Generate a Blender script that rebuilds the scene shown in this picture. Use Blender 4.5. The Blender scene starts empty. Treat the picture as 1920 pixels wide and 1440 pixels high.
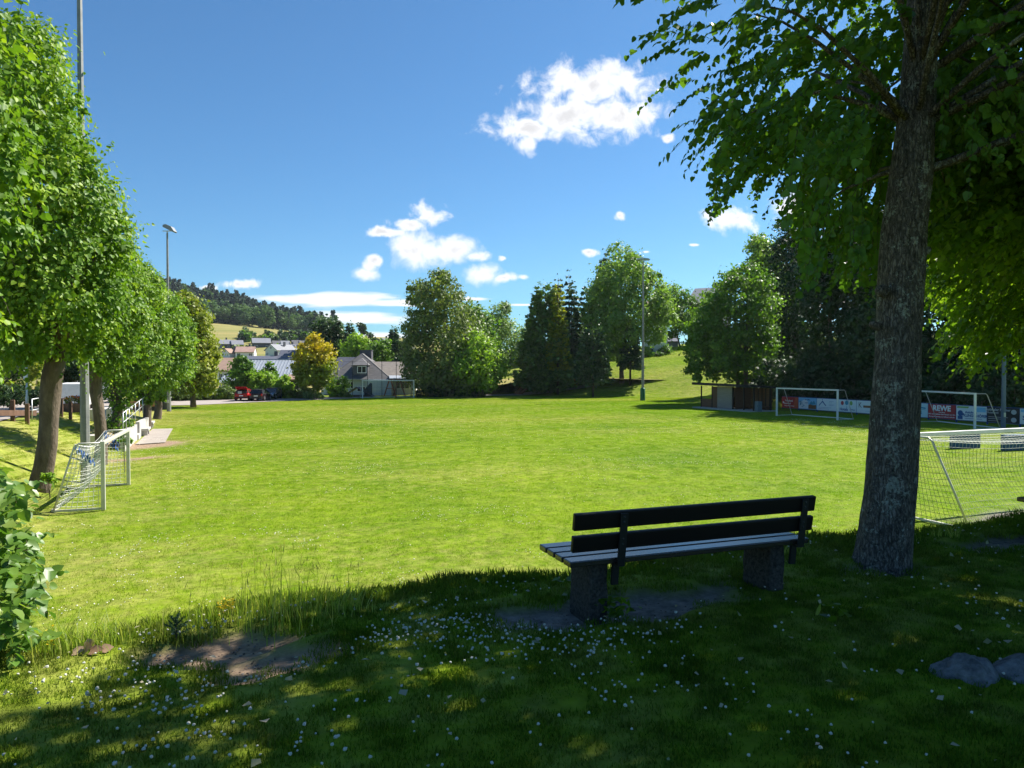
import bpy, bmesh, math, random
import numpy as np
from mathutils import Vector, Matrix, noise as mnoise

# ------------------------------------------------------------------ camera, sky, sun, exposure
SC = bpy.context.scene
COL = SC.collection
R = math.radians
F = 1371.0                       # focal length in photo pixels (1920 wide)
PITCH = math.atan(30 / F)
CAMZ = 4.3                       # above the pitch; the terrace is 1.9 m lower
cd = bpy.data.cameras.new('camera')
cam = bpy.data.objects.new('camera', cd)
COL.objects.link(cam)
cam.location = (0, 0, CAMZ)
cam.rotation_euler = (R(90) - PITCH, 0, 0)
cd.sensor_width = 36
cd.lens = 36 * F / 1920
cd.clip_start = 0.1
cd.clip_end = 6000
SC.camera = cam
SUN_AZ, SUN_EL = 52.0, 47.0      # degrees clockwise from +Y, and above the horizon
sl = bpy.data.lights.new('sun', 'SUN')
sl.energy = 5.0
sl.angle = R(0.5)
sl.color = (1.0, 0.95, 0.86)
sun = bpy.data.objects.new('sun', sl)
COL.objects.link(sun)
sun.rotation_euler = Vector((-math.sin(R(SUN_AZ)) * math.cos(R(SUN_EL)), -math.cos(R(SUN_AZ)) * math.cos(R(SUN_EL)), -math.sin(R(SUN_EL)))).to_track_quat('-Z', 'Y').to_euler()
sun.location = (30, 20, 60)
SC.view_settings.view_transform = 'Standard'
SC.view_settings.look = 'None'
SC.view_settings.exposure = 1.2
SC.view_settings.gamma = 1
SC.cycles.use_denoising = True
SC.cycles.max_bounces = 7
SC.cycles.diffuse_bounces = 3
SC.cycles.transmission_bounces = 5
SC.cycles.transparent_max_bounces = 6
SC.cycles.sample_clamp_indirect = 6

world = bpy.data.worlds.new('World')
SC.world = world
world.use_nodes = True


def NT(nt):
    def node(t, **k):
        n = nt.nodes.new(t)
        for a, b in k.items():
            if a.startswith('in_'):
                n.inputs[int(a[3:])].default_value = b
            else:
                setattr(n, a, b)
        return n
    return node, nt.links.new


def mth(nt, op, a, b=None, c=None, clamp=False):
    n = nt.nodes.new('ShaderNodeMath')
    n.operation = op
    n.use_clamp = clamp
    for i, v in enumerate((a, b, c)):
        if v is None:
            continue
        if isinstance(v, (int, float)):
            n.inputs[i].default_value = v
        else:
            nt.links.new(v, n.inputs[i])
    return n.outputs[0]


def build_world():
    nt = world.node_tree
    nt.nodes.clear()
    node, link = NT(nt)
    out = node('ShaderNodeOutputWorld')
    bg = node('ShaderNodeBackground')
    sky = node('ShaderNodeTexSky')
    sky.sky_type = 'NISHITA'
    sky.sun_disc = False
    sky.sun_elevation = R(SUN_EL)
    sky.sun_rotation = R(SUN_AZ)
    sky.altitude = 500
    sky.air_density = 1.0
    sky.dust_density = 0.4
    sky.ozone_density = 1.6
    tc = node('ShaderNodeTexCoord')
    sep = node('ShaderNodeSeparateXYZ')
    link(tc.outputs['Generated'], sep.inputs[0])
    x, y, z = sep.outputs
    ys = mth(nt, 'MAXIMUM', y, 0.05)
    # bearing and height of the view direction, in units of 1/1371 of the tangent
    X = mth(nt, 'MULTIPLY', mth(nt, 'DIVIDE', x, ys), F)
    Z = mth(nt, 'MULTIPLY', mth(nt, 'DIVIDE', z, ys), F)
    comb = node('ShaderNodeCombineXYZ')
    link(X, comb.inputs[0]); link(Z, comb.inputs[1])
    nz = node('ShaderNodeTexNoise')
    nz.inputs['Scale'].default_value = 0.026
    nz.inputs['Detail'].default_value = 9
    nz.inputs['Roughness'].default_value = 0.60
    nz.inputs['Distortion'].default_value = 0.3
    link(comb.outputs[0], nz.inputs['Vector'])
    nn = mth(nt, 'SUBTRACT', nz.outputs[0], 0.5)
    # stretched noise for the low bands
    mp = node('ShaderNodeMapping')
    mp.inputs['Scale'].default_value = (0.25, 1.6, 1)
    link(comb.outputs[0], mp.inputs[0])
    nz2 = node('ShaderNodeTexNoise')
    nz2.inputs['Scale'].default_value = 0.03
    nz2.inputs['Detail'].default_value = 6
    link(mp.outputs[0], nz2.inputs['Vector'])
    nn2 = mth(nt, 'SUBTRACT', nz2.outputs[0], 0.5)
    # clouds: bearing, height, half width, half height, noise, softness, opacity (bearing/height as tangent * 1371)
    puffs = [(985, 244, 95, 32, 1.6), (1060, 222, 120, 56, 1.5), (1150, 226, 110, 48, 1.5), (988, 272, 26, 30, 1.5), (1110, 165, 150, 55, 1.6),
             (803, 405, 42, 26, 2.0), (770, 422, 44, 16, 2.0), (722, 436, 44, 12, 2.0),
             (776, 470, 58, 46, 1.1), (812, 474, 60, 32, 1.1), (850, 469, 62, 32, 1.1), (892, 482, 34, 13, 1.5),
             (702, 488, 22, 18, 1.6), (692, 501, 20, 16, 1.5), (683, 514, 30, 19, 1.4),
             (906, 515, 46, 26, 1.1), (945, 521, 38, 11, 1.6), (980, 520, 12, 7, 1.8), (945, 485, 12, 8, 2.0),
             (1103, 474, 20, 10, 2.0), (1160, 406, 13, 11, 2.2), (1208, 473, 15, 4, 1.6), (1300, 460, 14, 4, 1.6),
             (448, 533, 42, 12, 1.8), (1370, 412, 62, 30, 1.7), (1252, 262, 16, 13, 1.8), (1490, 385, 60, 36, 1.6), (390, 540, 22, 6, 1.8)]
    bands = [(620, 563, 175, 17), (650, 596, 190, 15), (880, 561, 45, 5), (975, 572, 50, 4), (700, 632, 90, 10), (740, 568, 90, 10)]

    def mask(spec, n, amp, lo, hi, mx):
        cx, cy, rx, ry = spec
        a = mth(nt, 'DIVIDE', mth(nt, 'SUBTRACT', X, cx - 960.0), float(rx))
        b = mth(nt, 'DIVIDE', mth(nt, 'SUBTRACT', Z, 690.0 - cy), float(ry))
        e = mth(nt, 'ADD', mth(nt, 'MULTIPLY', a, a), mth(nt, 'MULTIPLY', b, b))
        f = mth(nt, 'SUBTRACT', 1.0, mth(nt, 'SQRT', e))
        return mth(nt, 'ADD', f, mth(nt, 'MULTIPLY', n, amp * 1.35))
    acc = None
    for p in puffs:
        m = mask(p[:4], nn, p[4], 0, 0, 1)
        acc = m if acc is None else mth(nt, 'MAXIMUM', acc, m)
    mr = node('ShaderNodeMapRange', interpolation_type='SMOOTHSTEP')
    mr.inputs['From Min'].default_value = 0.0
    mr.inputs['From Max'].default_value = 0.80
    link(acc, mr.inputs[0])
    acc2 = None
    for p in bands:
        m = mask(p, nn2, 1.5, 0, 0, 1)
        acc2 = m if acc2 is None else mth(nt, 'MAXIMUM', acc2, m)
    mr2 = node('ShaderNodeMapRange', interpolation_type='SMOOTHSTEP')
    mr2.inputs['From Min'].default_value = 0.0
    mr2.inputs['From Max'].default_value = 0.6
    mr2.inputs['To Max'].default_value = 0.9
    link(acc2, mr2.inputs[0])
    tot = mth(nt, 'MAXIMUM', mr.outputs[0], mr2.outputs[0])
    front = mth(nt, 'MULTIPLY', tot, mth(nt, 'GREATER_THAN', y, 0.06))
    mx = node('ShaderNodeMix', data_type='RGBA')
    link(front, mx.inputs['Factor'])
    gain = node('ShaderNodeMix', data_type='RGBA', blend_type='MULTIPLY')
    gain.inputs['Factor'].default_value = 1.0
    link(sky.outputs[0], gain.inputs[6])
    gain.inputs[7].default_value = SKY_TINT
    link(gain.outputs[2], mx.inputs[6])
    # thick middles a touch greyer than the sunlit rims
    cr = node('ShaderNodeMapRange')
    cr.inputs['From Min'].default_value = 0.55
    cr.inputs['From Max'].default_value = 1.1
    cr.inputs['To Min'].default_value = 8.6
    cr.inputs['To Max'].default_value = 6.0
    link(acc, cr.inputs[0])
    cc = node('ShaderNodeCombineXYZ')
    link(cr.outputs[0], cc.inputs[0]); link(cr.outputs[0], cc.inputs[1])
    link(mth(nt, 'MULTIPLY', cr.outputs[0], 1.03), cc.inputs[2])
    link(cc.outputs[0], mx.inputs[7])
    link(mx.outputs[2], bg.inputs[0])
    bg.inputs[1].default_value = 0.06
    link(bg.outputs[0], out.inputs[0])


SKY_TINT = (0.45, 0.80, 1.03, 1)
build_world()

# ------------------------------------------------------------------ helpers: points, terrain frame
rng = np.random.default_rng(7)
random.seed(7)
TH = R(22)
CT, ST = math.cos(TH), math.sin(TH)


def ray(px, py):
    cx, cy = (px - 960) / F, -(py - 720) / F
    c, s = math.cos(PITCH), math.sin(PITCH)
    return Vector((cx, c + cy * s, -s + cy * c))


def at(px, py, d):
    r = ray(px, py)
    return Vector((0, 0, CAMZ)) + r * (d / r.y)


def atz(px, py, z):
    r = ray(px, py)
    return Vector((0, 0, CAMZ)) + r * ((z - CAMZ) / r.z)


def xy(u, v):                     # pitch frame (u along the goal lines, v along the touchlines) to world
    return u * CT - v * ST, u * ST + v * CT


def uv(x, y):
    return x * CT + y * ST, -x * ST + y * CT


def ss(a, b, x):
    t = np.clip((x - a) / (b - a), 0, 1)
    return t * t * (3 - 2 * t)


def H(x, y):                      # terrain height
    x = np.asarray(x, float); y = np.asarray(y, float)
    u, v = uv(x, y)
    wob = 0.15 * np.sin(u * 1.3) + 0.1 * np.sin(u * 3.1 + 1)
    terr = (2.4 + 0.02 * np.clip(5.9 - v, 0, 10)) * (1 - ss(5.7 + wob, 9.9 + wob, v))
    zs = 1.9 - 1.9 * ss(40, 92, v)
    wall = ss(43.5, 44.5, v) * (1 - ss(57.5, 59, v))
    f = ss(-4.3, -9.2, u)
    f = f * (1 - wall) + wall * np.clip(0.5 * ss(-5.0, -5.3, u) + 0.5 * ss(-6.0, -9.2, u), 0, 1)
    left = zs * f
    t = np.maximum((u - 54.5) * (1 - ss(72, 90, v)), 0.75 * (u - 54) + 0.66 * (np.minimum(v, 124) - 96) + 1.0 * np.sin(u * 0.23 + v * 0.1))
    t = np.clip(t, 0, None)
    right = 14.5 * (1 - np.exp(-t * t / (t + 3.0) * 0.0215)) * (0.35 + 0.65 * ss(20, 60, v))
    micro = 0.03 * np.sin(x * 0.31 + 0.7 * np.sin(y * 0.23)) * np.sin(y * 0.27)
    return np.maximum(np.maximum(terr, left), right) + micro


def Hs(x, y):
    return float(H(x, y))


def dirt(x, y):                   # 0..1 where the ground is bare
    x = np.asarray(x, float); y = np.asarray(y, float)
    n = 0.35 * np.sin(x * 5.1 + 2 * np.sin(y * 3.3)) + 0.25 * np.sin(y * 7.7 + x * 2.9) + 0.2 * np.sin(x * 13 - y * 11)
    m = np.zeros_like(x)
    for (cx, cy, rx, ry, a) in DIRT:
        dx, dy = x - cx, y - cy
        c, s = math.cos(a), math.sin(a)
        e = np.sqrt(((dx * c + dy * s) / rx) ** 2 + ((-dx * s + dy * c) / ry) ** 2)
        m = np.maximum(m, ss(1.25, 0.75, e + 0.45 * n))
    return m


DIRT = []
for (px, py, z, rx, ry, a) in [(1165, 1142, 2.4, 1.0, 0.36, TH), (1000, 1152, 2.4, 0.35, 0.2, TH), (420, 1212, 2.4, 0.50, 0.27, 0.5), (550, 1232, 2.4, 0.42, 0.20, 0.3),
                               (500, 1262, 2.4, 0.3, 0.12, 0.3), (1905, 1020, 2.4, 0.8, 0.3, 0.4), (1900, 968, 0, 2.0, 0.8, TH), (1655, 1075, 2.4, 0.45, 0.22, 0.1),
                               (275, 835, 0, 1.6, 2.6, -TH), (250, 862, 0, 0.5, 2.2, -TH - 0.2)]:
    p = atz(px, py, z)
    DIRT.append((p.x, p.y, rx, ry, a))

# ------------------------------------------------------------------ materials
MATS = {}


def mat(name, col, rough=0.75, metal=0.0, noise=None, bump=None, col2=None, spec=0.35, stretch=(1, 1, 1), emit=None):
    if name in MATS:
        return MATS[name]
    m = bpy.data.materials.new(name)
    m.use_nodes = True
    nt = m.node_tree
    node, link = NT(nt)
    b = nt.nodes['Principled BSDF']
    b.inputs['Base Color'].default_value = (*col, 1)
    b.inputs['Roughness'].default_value = rough
    b.inputs['Metallic'].default_value = metal
    b.inputs['Specular IOR Level'].default_value = spec
    if noise or bump:
        tc = node('ShaderNodeTexCoord')
        mp = node('ShaderNodeMapping')
        mp.inputs['Scale'].default_value = stretch
        link(tc.outputs['Object'], mp.inputs[0])
    if noise:
        nz = node('ShaderNodeTexNoise')
        nz.inputs['Scale'].default_value = noise
        nz.inputs['Detail'].default_value = 6
        nz.inputs['Roughness'].default_value = 0.65
        link(mp.outputs[0], nz.inputs[0])
        cr = node('ShaderNodeValToRGB')
        cr.color_ramp.elements[0].position = 0.32
        cr.color_ramp.elements[1].position = 0.68
        cr.color_ramp.elements[0].color = (*col, 1)
        cr.color_ramp.elements[1].color = (*(col2 or [min(1, c * 1.35) for c in col]), 1)
        link(nz.outputs[0], cr.inputs[0])
        link(cr.outputs[0], b.inputs['Base Color'])
    if bump:
        nb = node('ShaderNodeTexNoise')
        nb.inputs['Scale'].default_value = bump[0]
        nb.inputs['Detail'].default_value = 5
        link(mp.outputs[0], nb.inputs[0])
        bp = node('ShaderNodeBump')
        bp.inputs['Strength'].default_value = bump[1]
        bp.inputs['Distance'].default_value = bump[2] if len(bump) > 2 else 0.02
        link(nb.outputs[0], bp.inputs['Height'])
        link(bp.outputs[0], b.inputs['Normal'])
    MATS[name] = m
    return m


def leaf_mat(name, c1, c2, c3=None, trans=0.38, rough=0.5, tint=(1.25, 1.35, 0.55), spec=0.3, inst=False, height=None, gain=1.0):
    """leaf colours c1..c3 picked per leaf; thin leaves let light through"""
    if name in MATS:
        return MATS[name]
    c1, c2, c3 = ([min(.8, q * gain) for q in c] for c in (c1, c2, c3 or c2))
    m = bpy.data.materials.new(name)
    m.use_nodes = True
    nt = m.node_tree
    node, link = NT(nt)
    b = nt.nodes['Principled BSDF']
    out = nt.nodes['Material Output']
    a = node('ShaderNodeAttribute', attribute_name='rnd')
    cr = node('ShaderNodeValToRGB')
    e = cr.color_ramp.elements
    e[0].color = (*c1, 1)
    e[1].color = (*(c3 or c2), 1)
    e.new(0.55).color = (*c2, 1)
    fac = a.outputs['Fac']
    if inst:
        oi = node('ShaderNodeObjectInfo')
        fac = mth(nt, 'ADD', mth(nt, 'MULTIPLY', fac, 0.55), mth(nt, 'MULTIPLY', oi.outputs['Random'], 0.45))
    link(fac, cr.inputs[0])
    col = cr.outputs[0]
    if height:                      # leaves of another colour (young growth) above a height, ragged
        gm = node('ShaderNodeNewGeometry')
        sp = node('ShaderNodeSeparateXYZ')
        link(gm.outputs['Position'], sp.inputs[0])
        nz = node('ShaderNodeTexNoise')
        nz.inputs['Scale'].default_value = 0.6
        link(gm.outputs['Position'], nz.inputs['Vector'])
        hh = mth(nt, 'ADD', sp.outputs[2], mth(nt, 'MULTIPLY', nz.outputs[0], 5.0))
        mr = node('ShaderNodeMapRange')
        mr.inputs[1].default_value = height[0]
        mr.inputs[2].default_value = height[1]
        link(hh, mr.inputs[0])
        mx = node('ShaderNodeMix', data_type='RGBA')
        link(mr.outputs[0], mx.inputs['Factor'])
        link(col, mx.inputs[6])
        mx.inputs[7].default_value = (*height[2], 1)
        col = mx.outputs[2]
    link(col, b.inputs['Base Color'])
    b.inputs['Roughness'].default_value = rough
    b.inputs['Specular IOR Level'].default_value = spec
    tr = node('ShaderNodeBsdfTranslucent')
    mu = node('ShaderNodeMix', data_type='RGBA', blend_type='MULTIPLY')
    mu.inputs['Factor'].default_value = 1
    link(col, mu.inputs[6])
    mu.inputs[7].default_value = (*tint, 1)
    link(mu.outputs[2], tr.inputs[0])
    ms = node('ShaderNodeMixShader')
    ms.inputs[0].default_value = trans
    link(b.outputs[0], ms.inputs[1])
    link(tr.outputs[0], ms.inputs[2])
    link(ms.outputs[0], out.inputs[0])
    MATS[name] = m
    return m


def grass_mat(name, blade, terrace=False):
    """turf; one colour law for the soil sheet and for the blades: lush, pale and dry areas by place on the ground"""
    m = bpy.data.materials.new(name)
    m.use_nodes = True
    nt = m.node_tree
    node, link = NT(nt)
    b = nt.nodes['Principled BSDF']
    out = nt.nodes['Material Output']
    g = node('ShaderNodeNewGeometry')
    mp = node('ShaderNodeMapping')
    mp.inputs['Rotation'].default_value = (0, 0, -TH)
    link(g.outputs['Position'], mp.inputs[0])

    def nz(scale, detail, stretch=None):
        n = node('ShaderNodeTexNoise')
        n.inputs['Scale'].default_value = scale
        n.inputs['Detail'].default_value = detail
        n.inputs['Roughness'].default_value = 0.6
        src = mp.outputs[0]
        if stretch:
            q = node('ShaderNodeMapping')
            q.inputs['Scale'].default_value = stretch
            link(src, q.inputs[0])
            src = q.outputs[0]
        link(src, n.inputs['Vector'])
        return n.outputs[0]
    k = 0.5 if not blade else 1.0
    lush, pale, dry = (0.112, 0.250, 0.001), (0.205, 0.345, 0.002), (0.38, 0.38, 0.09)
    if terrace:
        lush, pale, dry = (0.060, 0.125, 0.010), (0.095, 0.165, 0.013), (0.20, 0.20, 0.06)  # darker copy of the turf colours: the terrace shade is put into them
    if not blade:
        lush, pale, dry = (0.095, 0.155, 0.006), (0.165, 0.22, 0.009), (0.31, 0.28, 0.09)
    c = node('ShaderNodeMix', data_type='RGBA')
    f1 = mth(nt, 'ADD', mth(nt, 'MULTIPLY', nz(0.12, 4), 0.6), mth(nt, 'MULTIPLY', nz(1.1, 4), 0.4))
    mr = node('ShaderNodeMapRange')
    mr.inputs[1].default_value = 0.36
    mr.inputs[2].default_value = 0.64
    link(f1, mr.inputs[0])
    link(mr.outputs[0], c.inputs['Factor'])
    c.inputs[6].default_value = (*lush, 1)
    c.inputs[7].default_value = (*pale, 1)
    c2 = node('ShaderNodeMix', data_type='RGBA')
    dr = node('ShaderNodeMapRange')
    dr.inputs[1].default_value = 0.50
    dr.inputs[2].default_value = 0.76
    dr.inputs[4].default_value = 0.85
    f2 = mth(nt, 'ADD', mth(nt, 'MULTIPLY', nz(0.10, 5, (0.35, 1.0, 1)), 0.62), mth(nt, 'MULTIPLY', nz(2.3, 3), 0.38))
    # the far half and the worn left touchline are drier
    sp = node('ShaderNodeSeparateXYZ')
    link(mp.outputs[0], sp.inputs[0])
    far = node('ShaderNodeMapRange')
    far.inputs[1].default_value = 18
    far.inputs[2].default_value = 85
    far.inputs[4].default_value = 0.07
    link(sp.outputs[1], far.inputs[0])
    lt = node('ShaderNodeMapRange')
    lt.inputs[1].default_value = 1.0
    lt.inputs[2].default_value = -6.0
    lt.inputs[4].default_value = 0.14
    link(sp.outputs[0], lt.inputs[0])
    f2 = mth(nt, 'ADD', mth(nt, 'ADD', f2, far.outputs[0]), lt.outputs[0])
    link(f2, dr.inputs[0])
    link(dr.outputs[0], c2.inputs['Factor'])
    link(c.outputs[2], c2.inputs[6])
    c2.inputs[7].default_value = (*dry, 1)
    tv = node('ShaderNodeHueSaturation')
    link(c2.outputs[2], tv.inputs['Color'])
    tuft = mth(nt, 'ADD', mth(nt, 'MULTIPLY', nz(6.5, 2), 0.6), mth(nt, 'MULTIPLY', nz(2.1, 3), 0.4))
    tm = node('ShaderNodeMapRange')
    tm.inputs[1].default_value = 0.34
    tm.inputs[2].default_value = 0.66
    tm.inputs[3].default_value = 0.68
    tm.inputs[4].default_value = 1.32
    link(tuft, tm.inputs[0])
    link(tm.outputs[0], tv.inputs['Value'])
    col = tv.outputs[0]
    if not blade:
        a = node('ShaderNodeAttribute', attribute_name='dirt')
        nd = node('ShaderNodeTexNoise')
        nd.inputs['Scale'].default_value = 9
        nd.inputs['Detail'].default_value = 8
        nd.inputs['Roughness'].default_value = 0.7
        link(g.outputs['Position'], nd.inputs['Vector'])
        dc = node('ShaderNodeValToRGB')
        dc.color_ramp.elements[0].position = 0.3
        dc.color_ramp.elements[1].position = 0.72
        dc.color_ramp.elements[0].color = (0.085, 0.075, 0.068, 1)
        dc.color_ramp.elements[1].color = (0.30, 0.265, 0.23, 1)
        link(nd.outputs[0], dc.inputs[0])
        # brown loam by the path at the left, grey slate grit under the benches
        loam = node('ShaderNodeMix', data_type='RGBA', blend_type='MULTIPLY')
        sx = node('ShaderNodeSeparateXYZ')
        link(g.outputs['Position'], sx.inputs[0])
        lf = node('ShaderNodeMapRange')
        lf.inputs[1].default_value = -0.3
        lf.inputs[2].default_value = -1.2
        link(sx.outputs[0], lf.inputs[0])
        link(lf.outputs[0], loam.inputs['Factor'])
        link(dc.outputs[0], loam.inputs[6])
        loam.inputs[7].default_value = (1.35, 1.08, 0.84, 1)
        dc = loam
        c3 = node('ShaderNodeMix', data_type='RGBA')
        link(a.outputs['Fac'], c3.inputs['Factor'])
        link(col, c3.inputs[6])
        link(dc.outputs[2], c3.inputs[7])
        col = c3.outputs[2]
        bp = node('ShaderNodeBump')
        bp.inputs['Strength'].default_value = 0.5
        bp.inputs['Distance'].default_value = 0.03
        link(nz(14, 6), bp.inputs['Height'])
        link(bp.outputs[0], b.inputs['Normal'])
        b.inputs['Roughness'].default_value = 0.9
        b.inputs['Specular IOR Level'].default_value = 0.1
        link(col, b.inputs['Base Color'])
    else:
        at_ = node('ShaderNodeAttribute', attribute_name='rnd')
        hv = node('ShaderNodeHueSaturation')
        link(col, hv.inputs['Color'])
        link(mth(nt, 'ADD', mth(nt, 'MULTIPLY', at_.outputs['Fac'], 0.7), 0.65), hv.inputs['Value'])
        col = hv.outputs[0]
        link(col, b.inputs['Base Color'])
        b.inputs['Roughness'].default_value = 0.6
        b.inputs['Specular IOR Level'].default_value = 0.06
        tr = node('ShaderNodeBsdfTranslucent')
        mu = node('ShaderNodeMix', data_type='RGBA', blend_type='MULTIPLY')
        mu.inputs['Factor'].default_value = 1
        link(col, mu.inputs[6])
        mu.inputs[7].default_value = (1.35, 1.3, 0.5, 1)
        link(mu.outputs[2], tr.inputs[0])
        ms = node('ShaderNodeMixShader')
        ms.inputs[0].default_value = 0.42
        link(b.outputs[0], ms.inputs[1])
        link(tr.outputs[0], ms.inputs[2])
        link(ms.outputs[0], out.inputs[0])
    return m


# ------------------------------------------------------------------ mesh building
def tag(o, label=None, cat=None, group=None, kind=None):
    if label: o['label'] = label
    if cat: o['category'] = cat
    if group: o['group'] = group
    if kind: o['kind'] = kind
    return o


def thing(name, label, cat, loc=(0, 0, 0), rotz=0.0, group=None):
    o = bpy.data.objects.new(name, None)
    COL.objects.link(o)
    o.empty_display_size = 0.3
    o.location = loc
    o.rotation_euler = (0, 0, rotz)
    return tag(o, label, cat, group)


def link_mesh(name, me, m, parent=None, world=True):
    o = bpy.data.objects.new(name, me)
    COL.objects.link(o)
    if m is not None:
        for mm in (m if isinstance(m, (list, tuple)) else [m]):
            me.materials.append(mm)
    if parent is not None:
        o.parent = parent
        if world:                 # built in world coordinates: undo the chain of parents
            M = Matrix.Identity(4)
            p = parent
            chain = []
            while p is not None:
                chain.append(p); p = p.parent
            for p in reversed(chain):
                L = Matrix.Translation(p.location) @ p.rotation_euler.to_matrix().to_4x4()
                M = M @ (p.matrix_parent_inverse @ L)
            o.matrix_parent_inverse = M.inverted()
    return o


def copy_tree(o, parent=None):
    c = o.copy()
    COL.objects.link(c)
    if parent is not None:
        c.parent = parent
        c.matrix_parent_inverse = o.matrix_parent_inverse.copy()
    for ch in [q for q in bpy.data.objects if q.parent == o]:
        copy_tree(ch, c)
    return c


class MB:
    def __init__(self):
        self.v, self.f, self.mi = [], [], []
        self.cur = 0

    def add(self, vs, fs):
        n = len(self.v)
        self.v += [tuple(p) for p in vs]
        self.f += [tuple(i + n for i in q) for q in fs]
        self.mi += [self.cur] * len(fs)
        return self

    def box(self, c, s, M=None, taper=1.0, bev=0.0):
        hx, hy, hz = s[0] / 2, s[1] / 2, s[2] / 2
        if bev > 0:
            b = min(bev, hx * .9, hy * .9, hz * .9)
            vs, fs = [], []
            bm = bmesh.new()
            bmesh.ops.create_cube(bm, size=1)
            for q in bm.verts:
                q.co = Vector((q.co.x * s[0], q.co.y * s[1], q.co.z * s[2]))
            bmesh.ops.bevel(bm, geom=list(bm.edges), offset=b, segments=2, affect='EDGES', profile=0.5)
            bm.verts.index_update()
            vs = [q.co.copy() for q in bm.verts]
            fs = [[l.index for l in q.verts] for q in bm.faces]
            bm.free()
        else:
            vs = [Vector((a * hx * (taper if k > 0 else 1), b * hy * (taper if k > 0 else 1), k * hz)) for k in (-1, 1) for b in (-1, 1) for a in (-1, 1)]
            fs = [(0, 2, 3, 1), (4, 5, 7, 6), (0, 1, 5, 4), (2, 6, 7, 3), (0, 4, 6, 2), (1, 3, 7, 5)]
        c = Vector(c)
        if M is not None:
            vs = [M @ p + c for p in vs]
        else:
            vs = [p + c for p in vs]
        return self.add(vs, fs)

    def bar(self, p0, p1, w, h=None, up=(0, 0, 1), bev=0.0):
        p0, p1 = Vector(p0), Vector(p1)
        h = h or w
        d = p1 - p0
        L = d.length
        d.normalize()
        up = Vector(up)
        if abs(d.dot(up)) > 0.98:
            up = Vector((0, 1, 0)) if abs(d.y) < 0.9 else Vector((1, 0, 0))
        sx = d.cross(up).normalized()
        sz = sx.cross(d).normalized()
        M = Matrix((sx, d, sz)).transposed()
        return self.box((p0 + p1) / 2, (w, L, h), M, bev=bev)

    def tube(self, pts, rad, n=8, cap=True, jitter=0.0):
        pts = [Vector(p) for p in pts]
        if not isinstance(rad, (list, tuple)):
            rad = [rad] * len(pts)
        vs, fs = [], []
        ref = None
        for i, p in enumerate(pts):
            a = pts[max(0, i - 1)]
            b = pts[min(len(pts) - 1, i + 1)]
            d = (b - a).normalized()
            if ref is None:
                ref = Vector((1, 0, 0)) if abs(d.x) < 0.8 else Vector((0, 1, 0))
            s = d.cross(ref).normalized()
            t = s.cross(d).normalized()
            ref = t
            for k in range(n):
                an = 2 * math.pi * k / n
                rr = rad[i] * (1 + (random.uniform(-jitter, jitter) if jitter else 0))
                vs.append(p + (s * math.cos(an) + t * math.sin(an)) * rr)
        for i in range(len(pts) - 1):
            for k in range(n):
                k2 = (k + 1) % n
                fs.append((i * n + k, i * n + k2, (i + 1) * n + k2, (i + 1) * n + k))
        if cap:
            fs.append(tuple(range(n - 1, -1, -1)))
            fs.append(tuple((len(pts) - 1) * n + k for k in range(n)))
        return self.add(vs, fs)

    def lathe(self, prof, n=16, c=(0, 0, 0), M=None):
        vs, fs = [], []
        for (r, z) in prof:
            for k in range(n):
                a = 2 * math.pi * k / n
                p = Vector((r * math.cos(a), r * math.sin(a), z))
                vs.append((M @ p if M is not None else p) + Vector(c))
        for i in range(len(prof) - 1):
            for k in range(n):
                k2 = (k + 1) % n
                fs.append((i * n + k, i * n + k2, (i + 1) * n + k2, (i + 1) * n + k))
        fs.append(tuple(range(n - 1, -1, -1)))
        fs.append(tuple((len(prof) - 1) * n + k for k in range(n)))
        return self.add(vs, fs)

    def prism(self, poly, off):
        """closed solid: polygon swept by the vector off"""
        n = len(poly)
        off = Vector(off)
        vs = [Vector(p) for p in poly] + [Vector(p) + off for p in poly]
        fs = [tuple(range(n - 1, -1, -1)), tuple(range(n, 2 * n))]
        for i in range(n):
            j = (i + 1) % n
            fs.append((i, j, n + j, n + i))
        return self.add(vs, fs)

    def slab(self, poly, t):
        """polygon thickened by t along its own normal (downwards side)"""
        a, b, c = Vector(poly[0]), Vector(poly[1]), Vector(poly[2])
        nrm = (b - a).cross(c - a).normalized()
        if nrm.z < 0:
            nrm = -nrm
        return self.prism(poly, -nrm * t)

    def build(self, name, m, parent=None, world=False, smooth=False):
        me = bpy.data.meshes.new(name)
        me.from_pydata(self.v, [], self.f)
        bm = bmesh.new()
        bm.from_mesh(me)
        bmesh.ops.recalc_face_normals(bm, faces=bm.faces)
        bm.to_mesh(me)
        bm.free()
        if isinstance(m, (list, tuple)):
            me.polygons.foreach_set('material_index', self.mi)
        if smooth:
            me.polygons.foreach_set('use_smooth', [True] * len(me.polygons))
        return link_mesh(name, me, m, parent, world)


def np_mesh(name, V, polys_n, k, idx, rnd=None):
    """polys all with k corners; idx flat"""
    me = bpy.data.meshes.new(name)
    me.vertices.add(len(V))
    me.vertices.foreach_set('co', np.ascontiguousarray(V, np.float32).ravel())
    me.loops.add(len(idx))
    me.loops.foreach_set('vertex_index', np.ascontiguousarray(idx, np.int32))
    me.polygons.add(polys_n)
    me.polygons.foreach_set('loop_start', np.arange(0, polys_n * k, k, dtype=np.int32))
    me.polygons.foreach_set('loop_total', np.full(polys_n, k, dtype=np.int32))
    if rnd is not None:
        a = me.attributes.new('rnd', 'FLOAT', 'FACE')
        a.data.foreach_set('value', np.ascontiguousarray(rnd, np.float32))
    me.update(calc_edges=True)
    return me


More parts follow.
